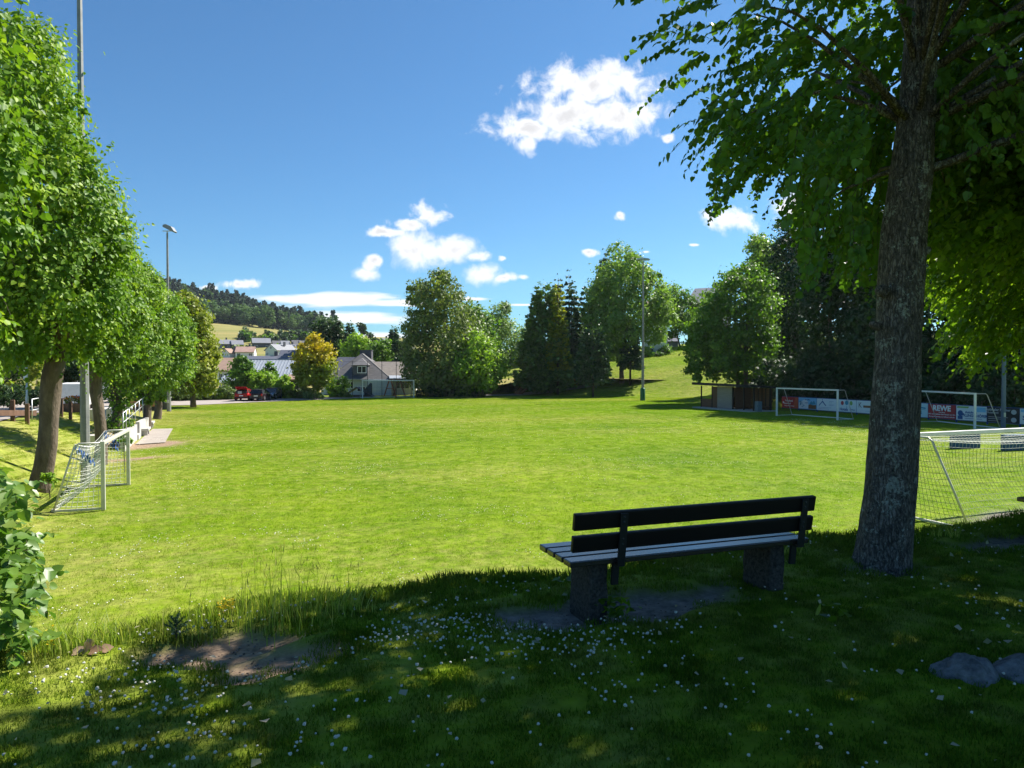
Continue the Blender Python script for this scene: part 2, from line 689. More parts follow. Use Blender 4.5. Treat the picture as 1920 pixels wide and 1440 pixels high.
RHOMB = (np.array([(0, 0, 0), (.42, .45, .10), (0, 1, -.05), (-.42, .45, .10)]), np.array([(0, 1, 2, 3)]))
LIME = (np.array([(0, 0, 0), (.30, -.05, .05), (.50, .28, .10), (.33, .68, .05), (0, 1.05, -.10), (-.30, -.05, .05), (-.50, .28, .10), (-.33, .68, .05)]),
        np.array([(0, 1, 2, 3, 4), (0, 4, 7, 6, 5)]))
NEEDLE = (np.array([(-.16, 0, 0), (.16, 0, 0), (.05, 1, -.12), (-.05, 1, -.12)]), np.array([(0, 1, 2, 3)]))


def norm(a):
    return a / np.maximum(np.linalg.norm(a, axis=1, keepdims=True), 1e-9)


def leaf_mesh(name, C, T, N, S, tmpl=RHOMB, rnd=None):
    tv, tf = tmpl
    T = norm(T)
    B = norm(np.cross(T, N))
    N = np.cross(B, T)
    n = len(C)
    V = (C[:, None, :] + S[:, None, None] * (tv[None, :, 0, None] * B[:, None, :] + tv[None, :, 1, None] * T[:, None, :] + tv[None, :, 2, None] * N[:, None, :]))
    V = V.reshape(-1, 3)
    k = tf.shape[1]
    idx = (np.arange(n)[:, None, None] * len(tv) + tf[None]).reshape(-1)
    r = rng.random(n)
    if rnd is not None:               # whole shoots share a tone
        r = 0.6 * rnd + 0.4 * r
    return np_mesh(name, V, n * len(tf), k, idx, np.repeat(r, len(tf)))


def join_into(o, p):
    """put mesh p into mesh o as a second material (twigs inside a crown)"""
    bm = bmesh.new()
    bm.from_mesh(o.data)
    n = len(bm.faces)
    k = len(o.data.materials)
    bm.from_mesh(p)
    bm.faces.ensure_lookup_table()
    for f in bm.faces[n:]:
        f.material_index = k
    bm.to_mesh(o.data)
    bm.free()
    o.data.materials.append(p.materials[0])


def rdir(n):
    return norm(rng.normal(size=(n, 3)))


def scatter(name, P, rz, sc, protos, idx=None, kind='stuff'):
    """one object that sets small meshes on points (turf, flowers, far wood)"""
    me = bpy.data.meshes.new(name)
    n = len(P)
    me.vertices.add(n)
    me.vertices.foreach_set('co', np.ascontiguousarray(P, np.float32).ravel())
    for nm, arr in (('rz', rz), ('sc', sc)):
        a = me.attributes.new(nm, 'FLOAT', 'POINT')
        a.data.foreach_set('value', np.ascontiguousarray(arr, np.float32))
    a = me.attributes.new('idx', 'INT', 'POINT')
    a.data.foreach_set('value', np.ascontiguousarray(idx if idx is not None else rng.integers(0, len(protos), n), np.int32))
    o = link_mesh(name, me, None)
    tag(o, kind=kind)
    cl = bpy.data.collections.new(name + '_source')
    for i, p in enumerate(protos):
        cl.objects.link(p)
    ng = bpy.data.node_groups.new(name, 'GeometryNodeTree')
    ng.interface.new_socket('Geometry', in_out='INPUT', socket_type='NodeSocketGeometry')
    ng.interface.new_socket('Geometry', in_out='OUTPUT', socket_type='NodeSocketGeometry')
    gi = ng.nodes.new('NodeGroupInput')
    go = ng.nodes.new('NodeGroupOutput')
    ip = ng.nodes.new('GeometryNodeInstanceOnPoints')
    ci = ng.nodes.new('GeometryNodeCollectionInfo')
    ci.inputs['Collection'].default_value = cl
    ci.inputs['Separate Children'].default_value = True
    ci.inputs['Reset Children'].default_value = True
    ip.inputs['Pick Instance'].default_value = True

    def attr(nm, t):
        q = ng.nodes.new('GeometryNodeInputNamedAttribute')
        q.data_type = t
        q.inputs['Name'].default_value = nm
        return q.outputs['Attribute']
    cx = ng.nodes.new('ShaderNodeCombineXYZ')
    er = ng.nodes.new('FunctionNodeEulerToRotation')
    L = ng.links.new
    L(attr('rz', 'FLOAT'), cx.inputs[2])
    L(cx.outputs[0], er.inputs[0])
    L(gi.outputs[0], ip.inputs['Points'])
    L(ci.outputs[0], ip.inputs['Instance'])
    L(attr('idx', 'INT'), ip.inputs['Instance Index'])
    L(er.outputs[0], ip.inputs['Rotation'])
    L(attr('sc', 'FLOAT'), ip.inputs['Scale'])
    L(ip.outputs[0], go.inputs[0])
    md = o.modifiers.new('scatter', 'NODES')
    md.node_group = ng
    return o


def proto(name, me, m):
    me.materials.append(m)
    return bpy.data.objects.new(name, me)


# ------------------------------------------------------------------ ground
def lines(spans):
    out = [spans[0][0]]
    for a, b, st in spans:
        n = max(1, int(round((b - a) / st)))
        out += [a + (b - a) * (i + 1) / n for i in range(n)]
    return np.array(out)


GX = lines([(-1250, -400, 170), (-400, -120, 20), (-120, -45, 3), (-45, -8, 0.6), (-8, 9, 0.12), (9, 60, 0.9), (60, 130, 2.5), (130, 400, 20), (400, 1250, 170)])
GY = lines([(-300, -40, 40), (-40, -2, 2), (-2, 2.5, 0.4), (2.5, 11, 0.12), (11, 60, 0.8), (60, 140, 1.5), (140, 260, 8), (260, 900, 80), (900, 1260, 180)])


def build_ground():
    X, Y = np.meshgrid(GX, GY)
    Z = H(X, Y)
    D = dirt(X, Y)
    near = (np.abs(X) < 9.5) & (Y > 2) & (Y < 11.5)
    Z = Z - 0.07 * D * near + near * 0.012 * (np.sin(X * 9 + 2 * np.sin(Y * 7)) * np.sin(Y * 8.3))
    V = np.stack([X, Y, Z], -1).reshape(-1, 3)
    nx, ny = len(GX), len(GY)
    i, j = np.meshgrid(np.arange(nx - 1), np.arange(ny - 1))
    a = (j * nx + i).ravel()
    idx = np.stack([a, a + 1, a + nx + 1, a + nx], -1).reshape(-1)
    me = np_mesh('ground', V, len(a), 4, idx)
    at_ = me.attributes.new('dirt', 'FLOAT', 'POINT')
    at_.data.foreach_set('value', D.ravel().astype(np.float32))
    me.polygons.foreach_set('use_smooth', [True] * len(a))
    o = link_mesh('ground', me, grass_mat('turf_soil', False))
    tag(o, kind='structure')


build_ground()


def sheet(name, uvs, m, dz=0.03, nu=24, nv=60):
    """a paved sheet over the terrain: quad of (u, v) corners"""
    p = [np.array(q, float) for q in uvs]
    s, t = np.meshgrid(np.linspace(0, 1, nu), np.linspace(0, 1, nv))
    s, t = s[..., None], t[..., None]
    q = (p[0] * (1 - s) + p[1] * s) * (1 - t) + (p[3] * (1 - s) + p[2] * s) * t
    x, y = xy(q[..., 0], q[..., 1])
    V = np.stack([x, y, H(x, y) + dz], -1).reshape(-1, 3)
    i, j = np.meshgrid(np.arange(nu - 1), np.arange(nv - 1))
    a = (j * nu + i).ravel()
    idx = np.stack([a, a + 1, a + nu + 1, a + nu], -1).reshape(-1)
    o = link_mesh(name, np_mesh(name, V, len(a), 4, idx), m)
    return tag(o, kind='structure')


M_PAVE = mat('paving', (0.26, 0.225, 0.20), 0.85, noise=1.2, col2=(0.36, 0.315, 0.28), bump=(30, 0.3))
M_PATH = mat('gravel_path', (0.30, 0.28, 0.26), 0.9, noise=2.0, col2=(0.42, 0.39, 0.35), bump=(40, 0.4))
sheet('street', [(-22, -30), (-9.6, -30), (-8.6, 92), (-22, 92)], M_PAVE, 0.04, 14, 90)
sheet('parking_lot', [(-30, 92.3), (-2.5, 92.3), (22, 107.4), (-30, 116)], M_PAVE, 0.05, 40, 20)
sheet('gravel_path', [(30, 107.0), (57, 104.5), (58, 106.2), (30, 110.2)], M_PATH, 0.06, 50, 6)
sheet('paved_pad', [(-4.2, 45.5), (-2.75, 46.2), (-2.9, 57), (-4.2, 57)], M_PAVE, 0.05, 6, 12)


def masked(x, y):
    """no turf on paving or bare earth"""
    u, v = uv(x, y)
    bad = (u < -8.6) & (v < 93)
    bad |= (u < -1.0) & (v > 91.5)
    bad |= (v > 92.3 + (u + 2.5) * 0.62) & (u < 30)
    bad |= (v > 104.5) & (u >= 30) & (v < 110.2) & (u < 58)
    bad |= (v > 110) & (u < 46)
    bad |= (u < -2.7) & (u > -4.7) & (v > 45.4) & (v < 57.2)
    bad |= (u > 48.3) & (u < 53.5) & (v > 57) & (v < 67.5)
    return bad


def blade_patch(name, size, n, h0, h1, w, two=False):
    p = (rng.random((n, 2)) - 0.5) * size
    a = rng.random(n) * 6.283
    lean = rng.random(n) * 0.75
    la = rng.random(n) * 6.283
    h = h0 + (h1 - h0) * rng.random(n)
    ww = w * (0.6 + 0.8 * rng.random(n))
    base = np.stack([p[:, 0], p[:, 1], np.full(n, -0.012)], -1)
    side = np.stack([np.cos(a), np.sin(a), np.zeros(n)], -1) * ww[:, None] / 2
    ld = np.stack([np.cos(la), np.sin(la), np.zeros(n)], -1)
    tip = base + ld * (h * lean)[:, None] + np.array([0, 0, 1]) * (h * np.sqrt(1 - (lean * .8) ** 2))[:, None]
    mid = base * 0.5 + tip * 0.5 + np.array([0, 0, 1]) * (h * 0.12)[:, None]
    if two:
        V = np.stack([base - side, base + side, mid + side * .8, mid - side * .8, tip + side * .12, tip - side * .12], 1).reshape(-1, 3)
        idx = (np.arange(n)[:, None] * 6 + np.array([0, 1, 2, 3, 3, 2, 4, 5])).reshape(-1)
        return np_mesh(name, V, 2 * n, 4, idx, np.repeat(rng.random(n), 2))
    V = np.stack([base - side, base + side, tip], 1).reshape(-1, 3)
    return np_mesh(name, V, n, 3, np.arange(3 * n), rng.random(n))


M_BLADE = grass_mat('turf_blades', True)
M_BLADE2 = grass_mat('shaded_terrace_blades', True, True)


def in_view(x, y, pad=1.5):
    return (y > 1.8) & (np.abs(x) < 0.715 * y + pad)


def turf():
    protos = [proto('turf_patch_%d' % k, blade_patch('turf_patch', 0.95, 620, 0.02, 0.055, 0.011), M_BLADE) for k in range(5)]
    st = 0.8
    gx, gy = np.meshgrid(np.arange(-75, 95, st), np.arange(8, 150, st))
    x = gx.ravel() + rng.uniform(-.25, .25, gx.size)
    y = gy.ravel() + rng.uniform(-.25, .25, gx.size)
    u, v = uv(x, y)
    ok = in_view(x, y) & (v > 9.0) & (u < 96) & (v < 126) & ~masked(x, y) & (rng.random(x.size) > dirt(x, y) * 1.1)
    ok &= ~((u < -5) & (v > 62))
    x, y, u, v = x[ok], y[ok], u[ok], v[ok]
    P = np.stack([x, y, H(x, y)], -1)
    sc = (0.9 + 0.35 * rng.random(len(x)))
    sc *= 1 + 0.25 * ss(48, 60, u)
    scatter('turf_grass', P, rng.random(len(x)) * 6.28, sc, protos)
    # terrace grass seen from close by; darker blades with the shade in their colour
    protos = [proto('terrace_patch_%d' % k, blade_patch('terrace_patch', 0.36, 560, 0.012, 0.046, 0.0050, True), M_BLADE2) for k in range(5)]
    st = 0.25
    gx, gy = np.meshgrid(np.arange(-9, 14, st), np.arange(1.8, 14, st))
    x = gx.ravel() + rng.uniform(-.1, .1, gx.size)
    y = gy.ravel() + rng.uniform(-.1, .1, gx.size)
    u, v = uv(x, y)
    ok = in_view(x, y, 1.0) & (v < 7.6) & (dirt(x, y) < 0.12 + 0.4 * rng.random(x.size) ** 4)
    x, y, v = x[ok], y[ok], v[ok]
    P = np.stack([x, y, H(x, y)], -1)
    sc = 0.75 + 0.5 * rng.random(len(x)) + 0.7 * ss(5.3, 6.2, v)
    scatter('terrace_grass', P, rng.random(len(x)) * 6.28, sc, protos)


turf()


LAT = np.random.default_rng(99).random((256, 256))


def uneven(x, y, sx, sy, ph=0.0):
    """smooth random field 0..1 with features of about 3 / sx by 3 / sy metres"""
    def octave(p, q):
        i, j = np.floor(p).astype(int), np.floor(q).astype(int)
        f, g = p - i, q - j
        f, g = f * f * (3 - 2 * f), g * g * (3 - 2 * g)
        L = lambda a, b: LAT[(i + a) % 256, (j + b) % 256]
        return (L(0, 0) * (1 - f) + L(1, 0) * f) * (1 - g) + (L(0, 1) * (1 - f) + L(1, 1) * f) * g
    p, q = x * sx / 3 + 17.3 * ph + 90, y * sy / 3 + 9.1 * ph + 90
    return np.clip(0.5 + 1.5 * (0.65 * octave(p, q) + 0.35 * octave(p * 2.3 + 5, q * 2.3 + 3) - 0.5), 0, 1)


def flower_proto(name, r, n=5, stem=0.06, m=None):
    """round clover head on a short stalk"""
    bm = bmesh.new()
    bmesh.ops.create_icosphere(bm, subdivisions=1, radius=r)
    for q in bm.verts:
        q.co += Vector((random.uniform(-1, 1), random.uniform(-1, 1), random.uniform(-1, 1))) * r * 0.25
        q.co.z = q.co.z * 0.85 + stem
    me = bpy.data.meshes.new(name)
    bm.to_mesh(me)
    bm.free()
    return proto(name, me, m or mat('clover_white', (0.48, 0.475, 0.41), 0.8))


def clover():
    pr = [flower_proto('clover_head_%d' % k, 0.0065 + 0.0015 * k, stem=0.035 + 0.008 * k) for k in range(3)]
    n = 60000
    x = rng.uniform(-4, 8, n); y = rng.uniform(2.5, 9.5, n)
    u, v = uv(x, y)
    # thick left of the bench, thinner to the right
    thick = np.exp(-(((u - 0.9) / 1.25) ** 2 + ((v - 4.75) / 0.75) ** 2)) * 1.6 + 0.03 + 0.12 * np.exp(-(((u - 3.6) / 1.2) ** 2 + ((v - 3.7) / 0.7) ** 2))
    thick *= uneven(x, y, 4.1, 5.3) ** 2.0 * 1.7 * (0.4 + 0.6 * uneven(x, y, 9.1, 11.3, 2.0))
    ok = in_view(x, y, .5) & (v < 6.4) & (rng.random(n) < thick) & (dirt(x, y) < 0.3)
    x, y = x[ok], y[ok]
    scatter('clover_flowers', np.stack([x, y, H(x, y)], -1), rng.random(len(x)) * 6, 0.8 + 0.5 * rng.random(len(x)), pr)
    pr = [flower_proto('field_clover_%d' % k, 0.009 + 0.003 * k, stem=0.046, m=mat('sunny_clover_white', (0.70, 0.69, 0.56), 0.8)) for k in range(3)]  # brighter copy of the clover white: sunlight put into its colour
    n = 90000
    x = rng.uniform(-22, 40, n); y = rng.uniform(12, 62, n)
    u, v = uv(x, y)
    w = uneven(x, y, 0.6, 0.8, 1.0) * uneven(x, y, 2.2, 3.0, 2.0)
    ok = in_view(x, y) & (u > -5) & (u < 46) & (v > 11) & (rng.random(n) < 3.2 * np.clip(w - 0.36, 0, 1) ** 1.3 + 0.035)
    x, y = x[ok], y[ok]
    scatter('pitch_clover_flowers', np.stack([x, y, H(x, y)], -1), rng.random(len(x)) * 6, 0.7 + 0.6 * rng.random(len(x)), pr)


clover()


def tall_grass():
    """stalks with seed heads along the terrace lip"""
    m = leaf_mat('tall_grass_blade', (0.10, 0.15, 0.02), (0.16, 0.21, 0.03), (0.30, 0.28, 0.09), trans=0.45, gain=1.7)
    C, T, N, S = [], [], [], []
    V, I, rn = [], [], []

    def stalk(p, h, w, lean, az, head):
        d = Vector((math.cos(az), math.sin(az), 0))
        side = Vector((-math.sin(az + 0.6), math.cos(az + 0.6), 0)) * w
        n0 = len(V)
        seg = 5
        r = random.random()
        for i in range(seg + 1):
            t = i / seg
            q = p + Vector((0, 0, h * t * (1 - 0.12 * lean * t))) + d * (lean * h * t * t * 0.6)
            ww = side * (1 - t * 0.75) * (0.5 if head else 1)
            V.append(q - ww); V.append(q + ww)
        for i in range(seg):
            I.extend([n0 + 2 * i, n0 + 2 * i + 1, n0 + 2 * i + 3, n0 + 2 * i + 2]); rn.append(r)
        if head:
            a = V[-1]
            n1 = len(V)
            up = (a - V[-5]).normalized()
            for k in range(2):
                s2 = side.normalized() * 0.0035 if k == 0 else d * 0.0035
                V.extend([a - up * 0.02, a + s2 + up * 0.015, a + up * 0.055, a - s2 + up * 0.015])
                I.extend([n1 + 4 * k + q for q in range(4)]); rn.append(0.85 + 0.15 * random.random())
    for k in range(950):
        px = random.choice((random.gauss(580, 70), random.gauss(430, 70), random.uniform(60, 680), random.gauss(130, 60), random.gauss(520, 40)))
        if px < -40 or px > 1000:
            continue
        v = 5.75 + random.gauss(0.05, 0.22)
        kk = (px - 960) / F
        y = v / (CT - kk * ST)
        x = kk * y
        z = Hs(x, y)
        dense = math.exp(-((px - 560) / 90) ** 2) + 0.6 * math.exp(-((px - 420) / 80) ** 2)
        h = random.uniform(0.05, 0.16) + random.random() ** 3 * (0.15 + 0.30 * dense)
        stalk(Vector((x, y, z - 0.01)), h, random.uniform(0.002, 0.004), random.uniform(0, .7), random.random() * 6.28, h > 0.3 and random.random() < .55)
    for (px, n, hh) in [(185, 90, 0.26), (100, 60, 0.3), (650, 60, 0.25), (1485, 40, .15), (1700, 60, .15), (1780, 60, .16)]:      # arching tufts
        kk = (px - 960) / F
        v = 5.7
        y = v / (CT - kk * ST)
        for k in range(n):
            q = Vector((kk * y + random.gauss(0, 0.07), y + random.gauss(0, 0.05), 0))
            q.z = Hs(q.x, q.y)
            stalk(q, random.uniform(.5, 1.1) * hh, 0.0035, random.uniform(.5, 1.5), random.random() * 6.28, False)
    me = np_mesh('tall_grass', np.array([tuple(q) for q in V]), len(I) // 4, 4, np.array(I), np.array(rn))
    tag(link_mesh('tall_grass', me, m), kind='stuff')


tall_grass()


def litter():
    """pale leaves and bud scales fallen on the terrace"""
    m = leaf_mat('fallen_leaf', (0.22, 0.24, 0.12), (0.34, 0.30, 0.20), (0.42, 0.36, 0.26), trans=0.15)
    n = 420
    x = rng.uniform(-3, 8, n); y = rng.uniform(3, 9, n)
    u, v = uv(x, y)
    ok = in_view(x, y, .3) & (v < 6.0)
    x, y = x[ok], y[ok]
    C = np.stack([x, y, H(x, y) + 0.05 + 0.03 * rng.random(len(x))], -1)
    T = rdir(len(x)); T[:, 2] *= 0.25
    N = np.array([0, 0, 1]) + 0.5 * rng.normal(size=(len(x), 3))
    me = leaf_mesh('fallen_leaves', C, T, N, 0.02 + 0.05 * rng.random(len(x)) ** 3, RHOMB)
    tag(link_mesh('fallen_leaves', me, m), kind='stuff')


litter()


def chips():
    """stone chips and bark bits on the bare earth"""
    pr = []
    for k in range(4):
        bm = bmesh.new()
        bmesh.ops.create_icosphere(bm, subdivisions=1, radius=1)
        for q in bm.verts:
            q.co = Vector((q.co.x * random.uniform(.7, 1.3), q.co.y * random.uniform(.5, 1.0), q.co.z * random.uniform(.3, .5)))
        me = bpy.data.meshes.new('chip')
        bm.to_mesh(me)
        bm.free()
        pr.append(proto('chip_%d' % k, me, mat('stone_chip_%d' % (k % 2), [(.16, .155, .15), (.09, .07, .055)][k % 2], .9)))
    n = 60000
    x = rng.uniform(-3.5, 7, n); y = rng.uniform(3.2, 9, n)
    u, v = uv(x, y)
    ok = in_view(x, y, .3) & (v < 6.6) & (dirt(x, y) > 0.35 + 0.4 * rng.random(n)) & (rng.random(n) < .55)
    x, y = x[ok], y[ok]
    scatter('earth_chips', np.stack([x, y, H(x, y) - 0.07 * dirt(x, y) + .003], -1), rng.random(len(x)) * 6.28, 0.003 + 0.010 * rng.random(len(x)) ** 3, pr)


chips()

# ------------------------------------------------------------------ far hill with its wood
HPX = [-400, 0, 250, 300, 360, 430, 500, 560, 600, 680, 760, 850, 1000, 1250]
HRY = [515, 520, 535, 547, 561, 576, 598, 617, 632, 668, 680, 684, 687, 688]
HD = [116, 132, 165, 200, 280, 340, 390, 450, 560, 660, 820, 950, 1200]
HY = [752, 728, 694, 683, 670, 656, 637, 619, 600, 584, 552, 556, 600]


def hill_z(px, d):
    y = np.interp(d, HD, HY)
    ridge = np.interp(px, HPX, HRY)
    k = (690 - ridge) / (690 - 552.0)
    s = ss(330, 760, d)
    kk = 1 * (1 - s) + k * s
    kk = np.where(k < 1, np.minimum(kk, 1), kk)
    fade = ss(1100, 700, px) * 0.75 + 0.25
    yy = 690 - (690 - y) * kk * fade
    return CAMZ + (690 - yy) / F * d


def hill_pt(px, d):
    return np.stack([(px - 960) / F * d, d, hill_z(px, d)], -1)


def build_hill():
    px = np.linspace(-400, 1250, 150)
    d = np.concatenate([np.linspace(116, 500, 70), np.linspace(515, 1200, 50)])
    PX, D = np.meshgrid(px, d)
    V = hill_pt(PX, D).reshape(-1, 3)
    V[:, 2] += 0.6 * np.sin(V[:, 0] * 0.05) * np.sin(V[:, 1] * 0.04)
    nx, ny = len(px), len(d)
    i, j = np.meshgrid(np.arange(nx - 1), np.arange(ny - 1))
    a = (j * nx + i).ravel()
    idx = np.stack([a, a + 1, a + nx + 1, a + nx], -1).reshape(-1)
    me = np_mesh('hill', V, len(a), 4, idx)
    me.polygons.foreach_set('use_smooth', [True] * len(a))
    m = bpy.data.materials.new('hay_meadow')
    m.use_nodes = True
    nt = m.node_tree
    node, link = NT(nt)
    b = nt.nodes['Principled BSDF']
    g = node('ShaderNodeNewGeometry')
    mp = node('ShaderNodeMapping')
    mp.inputs['Scale'].default_value = (0.006, 0.05, 0.3)
    link(g.outputs['Position'], mp.inputs[0])
    nz = node('ShaderNodeTexNoise')
    nz.inputs['Scale'].default_value = 1.0
    nz.inputs['Detail'].default_value = 6
    link(mp.outputs[0], nz.inputs[0])
    cr = node('ShaderNodeValToRGB')
    e = cr.color_ramp.elements
    e[0].position, e[1].position = 0.35, 0.65
    e[0].color = (0.17, 0.18, 0.055, 1)
    e[1].color = (0.28, 0.235, 0.09, 1)
    link(nz.outputs[0], cr.inputs[0])
    link(cr.outputs[0], b.inputs['Base Color'])
    b.inputs['Roughness'].default_value = 0.95
    b.inputs['Specular IOR Level'].default_value = 0.05
    tag(link_mesh('hill', me, m), kind='structure')


build_hill()


def blob_tree_mesh(name, h, w, n, ls, conifer=False):
    """small whole tree for the far wood"""
    if conifer:
        t = rng.random(n) ** 1.4
        r = w / 2 * (1 - t) * (0.75 + 0.35 * rng.random(n)) * (0.8 + 0.25 * np.sin(t * 40))
        a = rng.random(n) * 6.283
        C = np.stack([r * np.cos(a), r * np.sin(a), h * (0.06 + 0.94 * t)], -1)
        T = np.stack([np.cos(a), np.sin(a), np.full(n, -0.45)], -1) + 0.3 * rng.normal(size=(n, 3))
        N = np.array([0, 0, 1]) + 0.5 * rng.normal(size=(n, 3))
        return leaf_mesh(name, C, T, N, ls * (0.6 + 0.8 * rng.random(n)))
    nb = 9
    bc = rdir(nb) * np.array([w * .3, w * .3, h * .26]) + np.array([0, 0, h * .58])
    br = w * (0.2 + 0.12 * rng.random(nb))
    k = rng.integers(0, nb, n)
    dr = rdir(n)
    C = bc[k] + dr * (br[k] * (0.8 + 0.3 * rng.random(n)))[:, None]
    C[:, 2] = np.maximum(C[:, 2], h * 0.08)
    T = rdir(n)
    N = dr + 0.6 * rdir(n) + np.array([0, 0, .4])
    return leaf_mesh(name, C, T, N, ls * (0.6 + 0.8 * rng.random(n)))


def far_wood():
    md = leaf_mat('wood_broadleaf', (0.055, 0.105, 0.040), (0.085, 0.150, 0.050), (0.130, 0.200, 0.058), trans=0.25, inst=True, spec=0.1)
    mc = leaf_mat('wood_conifer', (0.024, 0.046, 0.034), (0.034, 0.064, 0.042), (0.048, 0.082, 0.048), trans=0.12, inst=True, spec=0.1)
    pr = [proto('wood_tree_%d' % k, blob_tree_mesh('wood_tree', 15, 12, 700, 1.7), md) for k in range(4)]
    pr += [proto('wood_tree_%d' % (k + 4), blob_tree_mesh('wood_fir', 19, 7.5, 600, 1.7, True), mc) for k in range(3)]
    P, S, I = [], [], []
    tries = 0
    while len(P) < 1500 and tries < 60000:
        tries += 1
        px = random.uniform(-150, 640)
        d = random.uniform(540, 840)
        edge = 555 + 14 * math.sin(px * 0.05) + max(0, px - 480) * 0.15
        if d < edge:
            continue
        # a clearing below the ridge on the right part
        if 478 < px < 545 and -62 < d - (690 + (px - 500) * 0.25) < 22:
            continue
        if 515 < px < 570 and abs(d - (640 - (px - 500) * 0.9)) < 17:
            continue
        p = hill_pt(np.array(px), np.array(d))
        fir = random.random() < (0.25 if d < 690 else 0.62)
        P.append(p)
        S.append(random.uniform(0.7, 1.15) * (1.0 if not fir else random.uniform(.85, 1.2)))
        I.append(random.randint(4, 6) if fir else random.randint(0, 3))
    scatter('far_woods', np.array(P), rng.random(len(P)) * 6.28, np.array(S), pr, np.array(I))


far_wood()
# ------------------------------------------------------------------ trees
M_BARK = mat('bark', (0.075, 0.055, 0.040), 0.9, noise=6, col2=(0.17, 0.13, 0.095), bump=(18, 0.9, 0.04), stretch=(1, 1, 0.35))
M_BARK_D = mat('dark_bark', (0.05, 0.038, 0.03), 0.9, noise=6, col2=(0.10, 0.08, 0.06), bump=(14, 0.8, 0.04), stretch=(1, 1, 0.4))

LM = {
    'lime': leaf_mat('lime_leaf', (0.040, 0.090, 0.010), (0.095, 0.175, 0.014), (0.220, 0.290, 0.020), trans=0.34, gain=1.4, rough=0.5, spec=0.25),
    'shade_lime': leaf_mat('shaded_lime_leaf', (0.045, 0.100, 0.012), (0.060, 0.125, 0.014), (0.085, 0.160, 0.018), trans=0.42, gain=1.3, rough=0.45, spec=0.35),  # darker copy of the lime leaf: shade under the crown put into the colour
    'shrub': leaf_mat('hazel_leaf', (0.055, 0.120, 0.018), (0.085, 0.165, 0.022), (0.17, 0.235, 0.035), trans=0.38, gain=1.3, rough=0.4, spec=0.45),
    'golden': leaf_mat('golden_leaf', (0.085, 0.115, 0.014), (0.125, 0.150, 0.016), (0.19, 0.195, 0.02), trans=0.35, gain=1.65),
    'maple': leaf_mat('maple_leaf', (0.045, 0.095, 0.012), (0.075, 0.145, 0.016), (0.140, 0.225, 0.022), trans=0.40, gain=1.5),
    'dark': leaf_mat('wood_edge_leaf', (0.020, 0.046, 0.014), (0.030, 0.064, 0.018), (0.045, 0.088, 0.022), trans=0.28),
    'birch': leaf_mat('birch_leaf', (0.055, 0.082, 0.022), (0.085, 0.118, 0.028), (0.135, 0.160, 0.040), trans=0.34, gain=1.65),
    'bright': leaf_mat('bright_leaf', (0.085, 0.155, 0.016), (0.125, 0.205, 0.018), (0.19, 0.26, 0.025), trans=0.40, gain=1.65),
    'ash': leaf_mat('ash_leaf', (0.075, 0.130, 0.030), (0.105, 0.170, 0.035), (0.155, 0.22, 0.045), trans=0.38, gain=1.65),
    'willow': leaf_mat('willow_leaf', (0.085, 0.135, 0.050), (0.115, 0.170, 0.060), (0.16, 0.21, 0.080), trans=0.35, gain=1.65),
    'fir': leaf_mat('fir_needle', (0.030, 0.062, 0.030), (0.045, 0.085, 0.036), (0.075, 0.125, 0.045), trans=0.15, gain=1.65),
    'thuja': leaf_mat('thuja_spray', (0.050, 0.098, 0.028), (0.078, 0.135, 0.036), (0.13, 0.19, 0.045), trans=0.20, gain=1.65),
    'gold_fir': leaf_mat('golden_cypress_spray', (0.15, 0.18, 0.020), (0.24, 0.26, 0.026), (0.34, 0.34, 0.032), trans=0.22, gain=1.3),
    'blue_fir': leaf_mat('grey_fir_needle', (0.030, 0.058, 0.040), (0.045, 0.080, 0.050), (0.065, 0.105, 0.062), trans=0.15, gain=1.3),
    'yellow': leaf_mat('yellow_leaf', (0.085, 0.135, 0.014), (0.13, 0.185, 0.016), (0.19, 0.22, 0.02), trans=0.38, gain=1.3, height=(6.2, 9.6, (0.46, 0.36, 0.02))),
    'hedge': leaf_mat('hedge_leaf', (0.055, 0.090, 0.020), (0.085, 0.130, 0.024), (0.14, 0.175, 0.035), trans=0.32, gain=1.3),
    'copper': leaf_mat('copper_leaf', (0.06, 0.022, 0.022), (0.085, 0.030, 0.026), (0.11, 0.045, 0.03), trans=0.25, gain=1.3),
}


def crown_pts(B, n, per=50, clump=0.24, inner=0.2, squash=0.75):
    """leaf centres and outward directions in clumps on and in a set of balls B (k, 4)"""
    B = np.asarray(B, float)
    m = max(8, n // per)
    w = B[:, 3] ** 2
    k = rng.choice(len(B), size=m * 2, p=w / w.sum())
    dr = rdir(m * 2)
    rad = B[k, 3] * (0.74 + 0.30 * rng.random(m * 2))
    deep = rng.random(m * 2) < inner
    rad = np.where(deep, B[k, 3] * (0.25 + 0.5 * rng.random(m * 2)), rad)
    c = B[k, :3] + dr * rad[:, None]
    # clumps buried inside a neighbouring ball are mostly skipped
    q = np.linalg.norm(c[:, None, :] - B[None, :, :3], axis=2) / B[None, :, 3]
    q[np.arange(len(c)), k] = 9
    keep = (q.min(1) > 0.62) | (rng.random(len(c)) < 0.12) | deep
    c, dr, k = c[keep][:m], dr[keep][:m], k[keep][:m]
    size = np.clip(B[k, 3] * clump, 0.02, None) * (0.6 + 0.8 * rng.random(len(c)))
    reps = np.full(len(c), per)
    C = np.repeat(c, reps, 0)
    D = np.repeat(dr, reps, 0)
    SZ = np.repeat(size, reps)
    off = rng.normal(size=C.shape) * np.array([1, 1, squash])
    C = C + off * SZ[:, None]
    D = norm(D * 0.7 + norm(off) * 0.6)
    return C, D, np.repeat(rng.random(len(c)), reps)


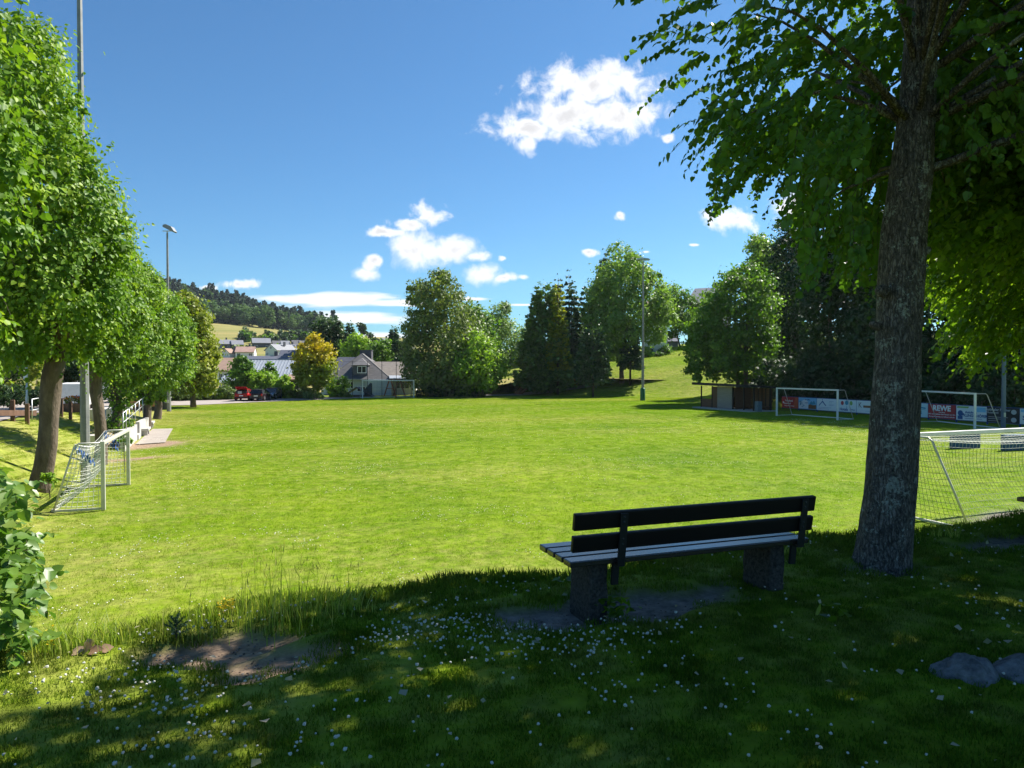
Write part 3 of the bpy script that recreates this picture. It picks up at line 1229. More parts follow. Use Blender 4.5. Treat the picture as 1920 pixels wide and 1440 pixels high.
def limbs(mb, base, top, r0, ends, n=8, bend=0.12, split=0.45):
    """tapered trunk from base to top with limbs out to the given points"""
    base, top = Vector(base), Vector(top)
    L = (top - base).length
    pts, rad = [], []
    for i in range(9):
        t = i / 8
        p = base.lerp(top, t) + Vector((math.sin(t * 5 + base.x) * bend, math.cos(t * 4 + base.y) * bend, 0)) * min(1, t * 2) * L * 0.06
        pts.append(p)
        rad.append(r0 * (1.25 - 0.25 * min(1, t * 8)) * (1 - 0.72 * t))
    mb.tube(pts, rad, n)
    for e in ends:
        e = Vector(e)
        t = random.uniform(split, 0.9)
        s = pts[int(t * 8)]
        if e.z < s.z + 0.5:
            s = pts[max(2, int(split * 8) - 1)]
        r = r0 * (1 - 0.72 * t) * 0.55
        mid = s.lerp(e, 0.5) + Vector((random.uniform(-.1, .1), random.uniform(-.1, .1), 0.12)) * (e - s).length
        mb.tube([s, s.lerp(mid, .5) + Vector((0, 0, .03)) * (e - s).length, mid, e], [r, r * .8, r * .55, r * .15], 5)


def px_balls(d, blobs, c=None, hw=None, base=None, depth=0.55):
    """circles seen from the touchline corner turned into balls of a round crown standing at distance d"""
    xs = [b[0] for b in blobs]
    lo, hi = min(b[0] - b[2] for b in blobs), max(b[0] + b[2] for b in blobs)
    c = c if c is not None else (lo + hi) / 2
    hw = hw or (hi - lo) / 2
    out = []
    for (px, py, r) in blobs:
        q = max(0.15, 1 - ((px - c) / hw) ** 2) ** 0.5
        D = depth * hw * d / F * q
        for s in (-1, 1):
            dd = d + s * D * random.uniform(0.6, 1.0)
            p = at(px, py, dd)
            out.append((p.x, p.y, p.z, r * d / F * random.uniform(.92, 1.0)))
        if q > 0.6:
            p = at(px, py, d)
            out.append((p.x, p.y, p.z, r * d / F * 0.95))
    return np.array(out)


def tree(label, d, bx, blobs, n, ls, leaf, tr=0.3, group=None, name='broadleaf_tree', cat='tree', droop=0.0, topx=None, bark=None, tmpl=RHOMB,
         per=50, clump=0.24, zb=None, nl=7, inner=0.2, stems=1, depth=0.55, lean=0.0):
    p = at(bx, 700, d)
    z = Hs(p.x, p.y) if zb is None else zb
    root = thing(name, label, cat, (p.x, p.y, z), 0, group)
    B = px_balls(d, blobs, depth=depth)
    C, D, K = crown_pts(B, n, per, clump, inner)
    C[:, 2] = np.maximum(C[:, 2], z + 0.15)
    T = rdir(len(C)) + np.array([0, 0, -droop])
    N = D + 0.55 * rdir(len(C)) + np.array([0, 0, 0.45])
    S = ls * (0.55 + 0.8 * rng.random(len(C)))
    if tr > 0:
        mb = MB()
        hi = B[np.argmax(B[:, 2])]
        for s in range(stems):
            o = Vector((random.uniform(-1, 1), random.uniform(-1, 1), 0)) * (tr * 2.2 if stems > 1 else 0)
            top = Vector((hi[0] * 0.6 + p.x * 0.4, hi[1], hi[2])) + o * 2
            ends = [B[i, :3] for i in rng.choice(len(B), size=min(nl, len(B)), replace=False)]
            limbs(mb, Vector((p.x, p.y, z - 0.2)) + o, top, tr, ends)
        mb.build('trunk', bark or M_BARK, root, world=True, smooth=True)
    link_mesh('crown', leaf_mesh('crown', C, T, N, S, tmpl, K), LM[leaf], root)
    return root


def conifer(label, d, px, top, bot, hw, n, leaf, ls=0.5, p=0.85, droop=0.35, levels=20, nbr=9, group=None, name='spruce_tree', bare=0.0, rag=0.25, tr=0.2):
    a, b = at(px, top, d), at(px, bot, d)
    z0 = Hs(a.x, a.y)
    root = thing(name, label, 'tree', (a.x, a.y, z0), 0, group)
    Rm = hw * d / F
    zb, zt = b.z, a.z
    mb = MB()
    mb.tube([(a.x, a.y, z0 - 0.2), (a.x, a.y, zb + (zt - zb) * .5), (a.x, a.y, zb + (zt - zb) * .93)], [tr, tr * .55, 0.03], 7)
    h = 1 - np.sqrt(rng.random(n) * 0.97 + 0.03 * rng.random(n))
    lv = np.floor(h * levels + rng.random(n) * 0.55)
    hq = np.clip((lv + 0.5) / levels, 0, 0.995)
    br = rng.integers(0, nbr, n)
    key = (lv * 31 + br * 7).astype(int)
    hsh = np.abs(np.sin(key * 12.9898) * 43758.5453) % 1
    az = br * 2 * np.pi / nbr + hsh * 1.4 + lv * 0.9
    ln = Rm * (1 - hq) ** p * (1 - rag + rag * 1.5 * ((hsh * 7.3) % 1)) + 0.15
    s = np.sqrt(rng.random(n)) * 0.95 + 0.05
    wd = 0.16 * ln * s * rng.normal(size=n)
    x = a.x + ln * s * np.cos(az) - wd * np.sin(az)
    y = a.y + ln * s * np.sin(az) + wd * np.cos(az)
    z = zb + (zt - zb) * hq - droop * ln * s ** 1.6 + 0.08 * ln * rng.normal(size=n) * 0.8
    z = np.maximum(z, z0 + 0.1)
    C = np.stack([x, y, z], -1)
    T = np.stack([np.cos(az), np.sin(az), np.full(n, -droop * 0.9)], -1) + 0.45 * rng.normal(size=(n, 3))
    N = np.array([0, 0, 1]) + 0.45 * rng.normal(size=(n, 3)) + 0.3 * np.stack([np.cos(az), np.sin(az), np.zeros(n)], -1)
    mb.build('trunk', M_BARK_D, root, world=True, smooth=True)
    link_mesh('crown', leaf_mesh('crown', C, T, N, ls * (0.6 + 0.8 * rng.random(n)), RHOMB), LM[leaf], root)
    return root


def center_trees():
    G1 = 'tall trees around the far end of the pitch'
    tree('tall drooping birch with a dark leaning crown beside the slate house', 112, 832,
         [(828, 528, 24), (812, 548, 24), (842, 552, 26), (786, 548, 24), (772, 545, 12), (800, 575, 34), (845, 582, 36), (790, 612, 34), (855, 620, 40), (785, 655, 32), (830, 655, 48), (880, 655, 28),
          (795, 695, 34), (845, 700, 46), (885, 700, 30), (775, 690, 18), (815, 722, 26), (862, 722, 26), (835, 512, 12)], 26000, 0.42, 'birch', 0.36, G1, 'birch_tree', droop=0.9, clump=0.24)
    tree('rounded light green tree at the foot of the tall birch', 109, 908,
         [(890, 650, 26), (905, 665, 34), (920, 690, 28), (885, 690, 36), (910, 712, 24), (880, 715, 22), (935, 695, 12)], 11000, 0.40, 'bright', 0.16, G1)
    tree('dark green tree peeping out behind the right shoulder of the birch', 138, 890, [(882, 592, 24), (900, 612, 28), (880, 635, 32), (905, 650, 28), (915, 640, 18)], 7000, 0.55, 'maple', 0.2, G1)
    tree('airy pale green tree between the light round tree and the dark conifers', 150, 950,
         [(940, 592, 20), (948, 580, 12), (930, 620, 26), (955, 628, 28), (940, 655, 32), (968, 655, 20), (945, 690, 34), (970, 690, 20)], 12000, 0.45, 'willow', 0.2, G1, inner=.1)
    conifer('broad dark green cypress, left front of the conifer clump', 116, 1022, 522, 738, 54, 19000, 'thuja', 0.55, 0.55, -0.25, 26, 10, G1, 'cypress_tree')
    conifer('slim golden cypress glowing inside the dark conifer clump', 114, 1046, 522, 700, 20, 4500, 'gold_fir', 0.42, 0.6, -0.3, 20, 7, G1, 'cypress_tree')
    conifer('thin grey tipped fir rising behind the golden cypress', 150, 1047, 508, 700, 26, 5000, 'blue_fir', 0.55, 0.7, 0.3, 18, 7, G1, 'fir_tree')
    conifer('sparse tipped larch standing behind the dark conical spruce', 142, 1067, 500, 700, 18, 2600, 'blue_fir', 0.5, 0.7, 0.1, 16, 6, G1, 'fir_tree', rag=.5)
    conifer('dark conical spruce right of the golden cypress', 122, 1072, 522, 722, 33, 9000, 'fir', 0.5, 0.75, 0.25, 20, 8, G1)
    conifer('tallest black green spruce, its spire beside the big ash', 140, 1135, 458, 700, 52, 12000, 'fir', 0.62, 0.8, 0.45, 22, 9, G1)
    conifer('dark spruce with a blunt top in front of the tallest spruce', 128, 1102, 525, 724, 36, 9000, 'fir', 0.55, 0.6, 0.1, 20, 8, G1)
    conifer('low dark column of yew on the bank left of the ash trunk', 108, 1112, 610, 724, 33, 9000, 'fir', 0.4, 0.4, -0.2, 16, 9, G1, 'yew_tree')
    tree('big open crowned ash leaning over the grassy bank', 118, 1166,
         [(1163, 482, 26), (1185, 505, 26), (1145, 515, 26), (1205, 520, 20), (1128, 548, 26), (1165, 545, 34), (1205, 555, 28), (1118, 585, 22), (1150, 590, 32), (1195, 595, 34), (1100, 592, 14), (1130, 620, 26),
          (1180, 625, 28), (1148, 648, 20), (1235, 520, 14), (1240, 545, 18), (1235, 575, 24), (1250, 600, 22), (1225, 615, 24), (1150, 668, 12), (1235, 640, 18), (1215, 655, 12)],
         24000, 0.42, 'ash', 0.36, G1, 'ash_tree', clump=0.23, inner=.12, nl=14)
    conifer('slim dark fir on the bank behind the ash trunk', 116, 1182, 600, 690, 20, 3500, 'fir', 0.45, 0.6, 0.2, 14, 7, G1)
    tree('low round tree below the hilltop house roof', 150, 1275, [(1265, 560, 24), (1285, 575, 24), (1265, 595, 26), (1290, 605, 20), (1255, 620, 20), (1245, 560, 14)], 8000, 0.45, 'maple', 0.2, G1)
    tree('small bush at the top edge of the mown bank', 140, 1235, [(1225, 668, 14), (1245, 660, 12), (1210, 676, 10)], 2200, 0.4, 'maple', 0.08, None, 'bush', 'bush')

    G2 = 'trees behind the slate house and the parking'
    conifer('dark flat topped pine behind the yellow tree', 152, 618, 590, 700, 46, 9000, 'fir', 0.7, 0.42, 0.15, 9, 7, G2, 'pine_tree', rag=.45)
    tree('dark broad pine shoulder under the flat topped pine', 150, 630, [(605, 620, 16), (628, 612, 14), (640, 640, 18), (620, 655, 22), (645, 668, 18)], 4500, 0.6, 'dark', 0.15, G2, 'pine_tree')
    conifer('small pointed spruce right of the flat topped pine', 150, 656, 598, 690, 18, 4500, 'fir', 0.5, 0.8, 0.3, 16, 7, G2)
    conifer('small pointed spruce left of the tall birch', 142, 738, 610, 690, 20, 5000, 'fir', 0.5, 0.8, 0.3, 16, 7, G2)
    tree('bright green tree behind the chimney of the slate house', 140, 672, [(668, 640, 16), (660, 655, 18), (680, 652, 16), (690, 668, 16), (658, 672, 14)], 4500, 0.45, 'bright', 0.14, G2)
    tree('mid green tree above the right roof of the slate house', 138, 712, [(700, 655, 16), (718, 652, 16), (706, 672, 20), (728, 672, 18), (742, 665, 16)], 5000, 0.45, 'maple', 0.14, G2)
    tree('lone round tree far off on the skyline', 330, 677, [(676, 613, 6), (679, 618, 6), (684, 622, 5)], 700, 1.1, 'dark', 0.3, None, zb=12)
    tree('dark tree at the left edge of the birch', 132, 760, [(752, 650, 14), (762, 665, 16), (750, 680, 14)], 2500, 0.45, 'dark', 0.1, G2)
    tree('grey green tree far off below the skyline', 300, 700, [(692, 632, 6), (700, 636, 5), (735, 634, 6), (724, 640, 6)], 700, 1.1, 'dark', 0.2, None, zb=8)
    tree('yellow topped young tree with a green skirt by the dark car', 101, 588,
         [(588, 642, 14), (578, 655, 16), (600, 652, 16), (570, 675, 18), (590, 672, 24), (610, 670, 16), (562, 694, 14), (582, 698, 26), (608, 692, 20), (622, 690, 10), (595, 714, 18), (572, 714, 14)],
         11000, 0.36, 'yellow', 0.12, None, 'yellow_tree', droop=-0.8)
    tree('dark green small tree in front of the ribbed metal roof', 108, 455, [(455, 680, 12), (445, 692, 14), (466, 694, 14), (440, 710, 16), (460, 712, 18), (476, 712, 12), (452, 728, 14)], 6000, 0.36, 'maple', 0.1, G2)
    tree('slender green sapling against the ribbed metal roof', 109, 505, [(505, 690, 8), (500, 700, 10), (510, 705, 9)], 1600, 0.34, 'maple', 0.06, G2)
    tree('yellow green shrub behind the dark parked cars', 106, 488, [(482, 716, 14), (496, 712, 14), (508, 718, 14), (490, 728, 12), (520, 728, 10)], 4500, 0.32, 'bright', 0.08, None, 'bush', 'bush')
    tree('pointed yellow green bush right of the parked cars', 104, 532, [(533, 708, 7), (528, 720, 11), (540, 726, 10), (520, 724, 10), (534, 734, 9)], 3500, 0.3, 'bright', 0.06, None, 'bush', 'bush')
    tree('tall yellow green maple at the end of the lime row', 80, 362,
         [(345, 566, 16), (360, 578, 20), (335, 590, 24), (372, 602, 22), (350, 620, 34), (385, 635, 20), (365, 655, 34), (392, 670, 18), (340, 670, 30), (370, 695, 30), (395, 700, 16), (350, 715, 24), (385, 718, 18)],
         16000, 0.34, 'golden', 0.3, None, 'maple_tree')


center_trees()


def right_trees():
    G = 'dark trees behind the touchline boards'
    tree('round crowned maple spreading over the wooden shelter', 88, 1394,
         [(1400, 520, 30), (1372, 528, 24), (1425, 535, 24), (1345, 560, 26), (1385, 560, 40), (1425, 570, 34), (1325, 590, 24), (1365, 600, 40), (1410, 605, 40), (1438, 610, 20), (1305, 622, 22), (1340, 635, 36), (1385, 645, 40),
          (1425, 650, 30), (1292, 648, 18), (1312, 668, 24), (1350, 680, 28), (1390, 690, 30), (1425, 695, 26), (1300, 690, 14), (1308, 706, 9), (1335, 702, 10), (1400, 715, 18)],
         26000, 0.36, 'maple', 0.28, None, 'maple_tree', stems=3, nl=10)
    spec = [
        ('blue green tall tree with its top just over the round maple', 106, 1425, [(1422, 465, 22), (1440, 480, 26), (1415, 495, 18), (1450, 520, 34), (1462, 560, 34), (1470, 610, 36), (1470, 660, 36), (1460, 700, 30)], 'ash'),
        ('very tall dark tree just right of the round maple', 98, 1490, [(1490, 440, 34), (1475, 480, 34), (1510, 480, 36), (1490, 540, 48), (1500, 600, 50), (1495, 660, 46), (1490, 705, 34), (1525, 700, 30)], 'dark'),
        ('dark tree behind the middle of the boards', 78, 1560, [(1560, 430, 44), (1545, 500, 46), (1580, 510, 44), (1555, 570, 50), (1570, 640, 50), (1550, 690, 40), (1590, 700, 36)], 'dark'),
        ('dark tree hidden half behind the leaning lime trunk', 72, 1645, [(1640, 420, 52), (1620, 500, 50), (1660, 520, 52), (1640, 590, 56), (1640, 660, 50), (1620, 705, 36), (1670, 705, 36)], 'dark'),
        ('dark tree behind the red board right of the leaning trunk', 68, 1745, [(1745, 420, 60), (1725, 520, 56), (1770, 520, 56), (1745, 600, 60), (1740, 670, 52), (1780, 700, 40), (1710, 710, 36)], 'dark'),
        ('dark tree behind the last boards and the slim lamp post', 64, 1850, [(1850, 420, 66), (1830, 530, 60), (1880, 540, 60), (1850, 620, 62), (1830, 690, 46), (1890, 700, 46)], 'dark'),
        ('dark tree cut by the edge of the view behind the boards', 62, 1960, [(1960, 440, 70), (1940, 540, 66), (1970, 620, 66), (1930, 690, 48), (1990, 700, 50)], 'dark'),
    ]
    for lab, d, bx, bl, lf in spec:
        tree(lab, d, bx, bl, 15000, 0.42, lf, 0.3, G, 'tall_tree', inner=0.25)
    # undergrowth at the foot of the wood, behind the boards
    k = 0
    for px in (1452, 1500, 1545, 1600, 1660, 1720, 1780, 1840, 1900):
        kk = (px - 960) / F
        y = 58.5 / (kk * CT + ST)
        s = 1371 / y / 20.0
        w = ['under the blue green tree', 'behind the red sponsor board', 'behind the mountain picture board', 'behind the crossbar board', 'at the leaning lime trunk', 'behind the pale blue board', 'behind the big white lettered board', 'at the lamp post', 'at the end of the boards'][k]
        k += 1
        tree('dark undergrowth bush ' + w, y, px, [(px - 20, 735, 26), (px + 16, 722, 30), (px, 700, 30)], 3200, 0.34, 'dark', 0.05, 'undergrowth behind the boards', 'bush', 'bush', nl=3)


right_trees()


def hedges():
    spec = [('dark clipped bush beside the far left lamp pole', 96, 340, [(332, 742, 10), (345, 740, 12), (356, 744, 10)], 'hedge'),
            ('low olive hedge bush left of the white wall', 97, 372, [(366, 744, 8), (376, 745, 8)], 'hedge'),
            ('rounded olive bush below the white wall', 98, 390, [(382, 740, 11), (395, 742, 11)], 'hedge'),
            ('yellowish bush below the middle of the white wall', 98.5, 408, [(404, 742, 9), (413, 741, 10)], 'bright'),
            ('dark bush next to the red car', 99, 428, [(422, 738, 12), (433, 741, 10)], 'hedge'),
            ('low bush on the parking edge under the yellow tree', 103, 560, [(552, 740, 9), (566, 741, 9)], 'hedge'),
            ('grey green bush at the foot of the yellow tree', 102, 582, [(574, 738, 11), (588, 742, 9), (600, 743, 6)], 'willow'),
            ('round dark bush against the house porch', 108, 634, [(628, 722, 14), (640, 722, 13), (634, 735, 14)], 'maple'),
            ('light green bush in front of the house porch', 106.5, 628, [(624, 735, 8), (632, 733, 8)], 'bright'),
            ('small bush by the sandpit roof', 106, 645, [(640, 744, 7), (650, 745, 7)], 'hedge'),
            ('yellow green bush between parking and yellow tree', 103, 516, [(512, 738, 8), (522, 740, 8), (540, 742, 7)], 'bright'),
            ('dark shrub under the birch by the playground', 109, 800, [(790, 738, 10), (810, 736, 12), (830, 738, 12), (850, 738, 10)], 'dark'),
            ('dark shrub under the light green tree', 109, 878, [(870, 738, 10), (885, 738, 10), (900, 739, 7)], 'dark')]
    for lab, d, bx, bl, lf in spec:
        tree(lab, d, bx, bl, 2400, 0.28, lf, 0.04, 'bushes along the parking and the house', 'bush', 'bush', nl=3)


hedges()


def village_trees():
    k = 0
    for i in range(40):
        px = random.uniform(452, 600) if i > 4 else random.uniform(400, 620)
        d = random.uniform(372, 405) if i > 4 else random.uniform(290, 345)
        r = random.uniform(5, 9)
        z = float(hill_z(np.array(px), np.array(d)))
        py = 690 - (z - CAMZ) * F / d
        fir = random.random() < 0.3
        lab = 'green tree in the belt between the village roofs and the hay meadow' if i > 4 else 'green garden tree standing among the far village houses'
        gr = 'trees above the village' if i > 4 else 'garden trees in the village'
        if fir:
            conifer(lab.replace('green', 'dark pointed'), d, px, py - 2.6 * r, py, r * 0.7, 350, 'fir', 1.3, 0.8, 0.2, 10, 6, gr + ', pointed')
        else:
            tree(lab, d, px, [(px, py - r * .9, r), (px - r * .5, py - r * 1.3, r * .7), (px + r * .5, py - r * 1.2, r * .7)], 480, 1.2, random.choice(['maple', 'dark', 'hedge']), 0.2, gr, nl=2, zb=z)


village_trees()
# ------------------------------------------------------------------ the near trees
def bark_lichen():
    m = bpy.data.materials.new('lichen_bark')
    m.use_nodes = True
    nt = m.node_tree
    node, link = NT(nt)
    b = nt.nodes['Principled BSDF']
    tc = node('ShaderNodeTexCoord')
    mp = node('ShaderNodeMapping')
    mp.inputs['Scale'].default_value = (1, 1, 0.4)
    link(tc.outputs['Object'], mp.inputs[0])

    def nz(sc, det, src, rough=.6):
        n = node('ShaderNodeTexNoise')
        n.inputs['Scale'].default_value = sc
        n.inputs['Detail'].default_value = det
        n.inputs['Roughness'].default_value = rough
        link(src, n.inputs['Vector'])
        return n.outputs[0]
    cr = node('ShaderNodeValToRGB')
    e = cr.color_ramp.elements
    e[0].position, e[1].position = 0.33, 0.7
    e[0].color = (0.035, 0.030, 0.027, 1)
    e[1].color = (0.26, 0.23, 0.205, 1)
    link(nz(34, 7, mp.outputs[0], .75), cr.inputs[0])
    # dark upright fissures
    m2 = node('ShaderNodeMapping')
    m2.inputs['Scale'].default_value = (1, 1, 0.16)
    link(tc.outputs['Object'], m2.inputs[0])
    vf = node('ShaderNodeTexVoronoi', feature='DISTANCE_TO_EDGE')
    vf.inputs['Scale'].default_value = 36
    link(m2.outputs[0], vf.inputs['Vector'])
    wob = node('ShaderNodeMix', data_type='RGBA', blend_type='ADD')
    wob.inputs['Factor'].default_value = 0.06
    wn = node('ShaderNodeTexNoise')
    wn.inputs['Scale'].default_value = 14
    wn.inputs['Detail'].default_value = 5
    link(tc.outputs['Object'], wn.inputs['Vector'])
    link(m2.outputs[0], wob.inputs[6])
    link(wn.outputs['Color'], wob.inputs[7])
    link(wob.outputs[2], vf.inputs['Vector'])
    vm = node('ShaderNodeMapRange')
    vm.inputs[1].default_value = 0.02
    vm.inputs[2].default_value = 0.22
    vm.inputs[3].default_value = 0.55
    vm.inputs[4].default_value = 1.08
    link(vf.outputs[0], vm.inputs[0])
    fs = node('ShaderNodeHueSaturation')
    link(cr.outputs[0], fs.inputs['Color'])
    link(vm.outputs[0], fs.inputs['Value'])
    # lichen: pale grey green crusts, broken up
    big = nz(5.2, 3, tc.outputs['Object'])
    fine = nz(38, 5, tc.outputs['Object'], .75)
    s = mth(nt, 'ADD', mth(nt, 'MULTIPLY', big, 0.5), mth(nt, 'MULTIPLY', fine, 0.5))
    mr = node('ShaderNodeMapRange')
    mr.inputs[1].default_value = 0.545
    mr.inputs[2].default_value = 0.60
    mr.inputs[4].default_value = 0.85
    link(s, mr.inputs[0])
    lc = node('ShaderNodeMix', data_type='RGBA')
    link(fine, lc.inputs['Factor'])
    lc.inputs[6].default_value = (0.20, 0.23, 0.19, 1)
    lc.inputs[7].default_value = (0.42, 0.45, 0.40, 1)
    mx = node('ShaderNodeMix', data_type='RGBA')
    link(mr.outputs[0], mx.inputs['Factor'])
    link(fs.outputs[0], mx.inputs[6])
    link(lc.outputs[2], mx.inputs[7])
    link(mx.outputs[2], b.inputs['Base Color'])
    b.inputs['Roughness'].default_value = 0.9
    b.inputs['Specular IOR Level'].default_value = 0.2
    vr = node('ShaderNodeTexVoronoi', feature='DISTANCE_TO_EDGE')
    vr.inputs['Scale'].default_value = 26
    link(mp.outputs[0], vr.inputs['Vector'])
    hb = mth(nt, 'ADD', mth(nt, 'MULTIPLY', mth(nt, 'MINIMUM', vf.outputs[0], 0.2), 4.0), nz(30, 6, mp.outputs[0], .7))
    bp = node('ShaderNodeBump')
    bp.inputs['Strength'].default_value = 0.9
    bp.inputs['Distance'].default_value = 0.02
    link(hb, bp.inputs['Height'])
    link(bp.outputs[0], b.inputs['Normal'])
    return m


M_LICHEN = bark_lichen()


def inpoly(px, py, poly):
    px = np.asarray(px); py = np.asarray(py)
    r = np.zeros(px.shape, bool)
    n = len(poly)
    j = n - 1
    for i in range(n):
        xi, yi = poly[i]; xj, yj = poly[j]
        c = ((yi > py) != (yj > py)) & (px < (xj - xi) * (py - yi) / (yj - yi + 1e-12) + xi)
        r ^= c
        j = i
    return r


def project(P):
    """bearing and height of points, in photo pixels, used to trim tree crowns to their outline"""
    P = np.asarray(P)
    c, s = math.cos(PITCH), math.sin(PITCH)
    z = P[:, 2] - CAMZ
    dep = P[:, 1] * c - z * s
    upc = P[:, 1] * s + z * c
    dep = np.where(dep < 0.05, 0.05, dep)
    return 960 + F * P[:, 0] / dep, 720 - F * upc / dep


SPR = [None]


def sprays(C, D, nl, length, ls, hang=0.45):
    """leafy shoots: two rows of drooping leaves on a sagging twig; returns leaf arrays and twig polylines"""
    n = len(C)
    D = norm(D)
    side = norm(np.cross(D, np.array([0, 0, 1.0])) + 1e-6)
    L = length * (0.6 + 0.8 * rng.random(n))
    t = (np.arange(nl)[None, :] + 0.3 + 0.5 * rng.random((n, nl))) / nl
    sag = hang * (0.5 + rng.random(n))
    P = C[:, None, :] + D[:, None, :] * (t * L[:, None])[..., None]
    P[:, :, 2] -= (t ** 2 * (L * sag)[:, None])
    sgn = np.where(np.arange(nl) % 2 == 0, 1.0, -1.0)[None, :, None]
    T = D[:, None, :] * 0.55 + side[:, None, :] * sgn * 0.75 + np.array([0, 0, -0.6]) + 0.35 * rng.normal(size=(n, nl, 3))
    N = np.array([0, 0, 1.0]) + 0.45 * D[:, None, :] + 0.55 * rng.normal(size=(n, nl, 3))
    S = ls * (0.55 + 0.75 * rng.random((n, nl))) * (1.05 - 0.35 * t)
    tw = []
    for q in (0, .5, 1.0):
        p = C + D * (q * L)[:, None]
        p[:, 2] -= q * q * L * sag
        tw.append(p)
    SPR[0] = np.repeat(rng.random(n), nl)
    return P.reshape(-1, 3), T.reshape(-1, 3), N.reshape(-1, 3), S.ravel(), tw


def twig_mesh(name, tw, r=0.004):
    """thin three sided twigs along the polylines tw = [starts, middles, ends]"""
    k = len(tw)
    n = len(tw[0])
    ring = np.array([(1, 0, 0), (-.5, .87, .3), (-.5, -.87, -.3)])
    V = np.stack([tw[i][:, None, :] + ring[None] * (r * (1 - 0.35 * i)) for i in range(k)], 1).reshape(-1, 3)
    fs = []
    for i in range(k - 1):
        for a in range(3):
            b = (a + 1) % 3
            fs.append((i * 3 + a, i * 3 + b, i * 3 + 3 + b, i * 3 + 3 + a))
    fs = np.array(fs)
    idx = (np.arange(n)[:, None, None] * 3 * k + fs[None]).reshape(-1)
    return np_mesh(name, V, n * len(fs), 4, idx)


LEFT_PART = [(1190, 150), (1205, 235), (1240, 262), (1272, 255), (1262, 300), (1245, 335), (1272, 368), (1300, 345), (1312, 385), (1330, 400), (1308, 440), (1330, 448), (1352, 425), (1385, 408), (1408, 392), (1440, 420),
             (1480, 458), (1500, 520), (1478, 570), (1530, 592), (1562, 560), (1600, 605), (1630, 620), (1700, 620), (1800, 470), (1900, 430), (2000, 430), (2000, -200), (1100, -200), (1150, 100)]


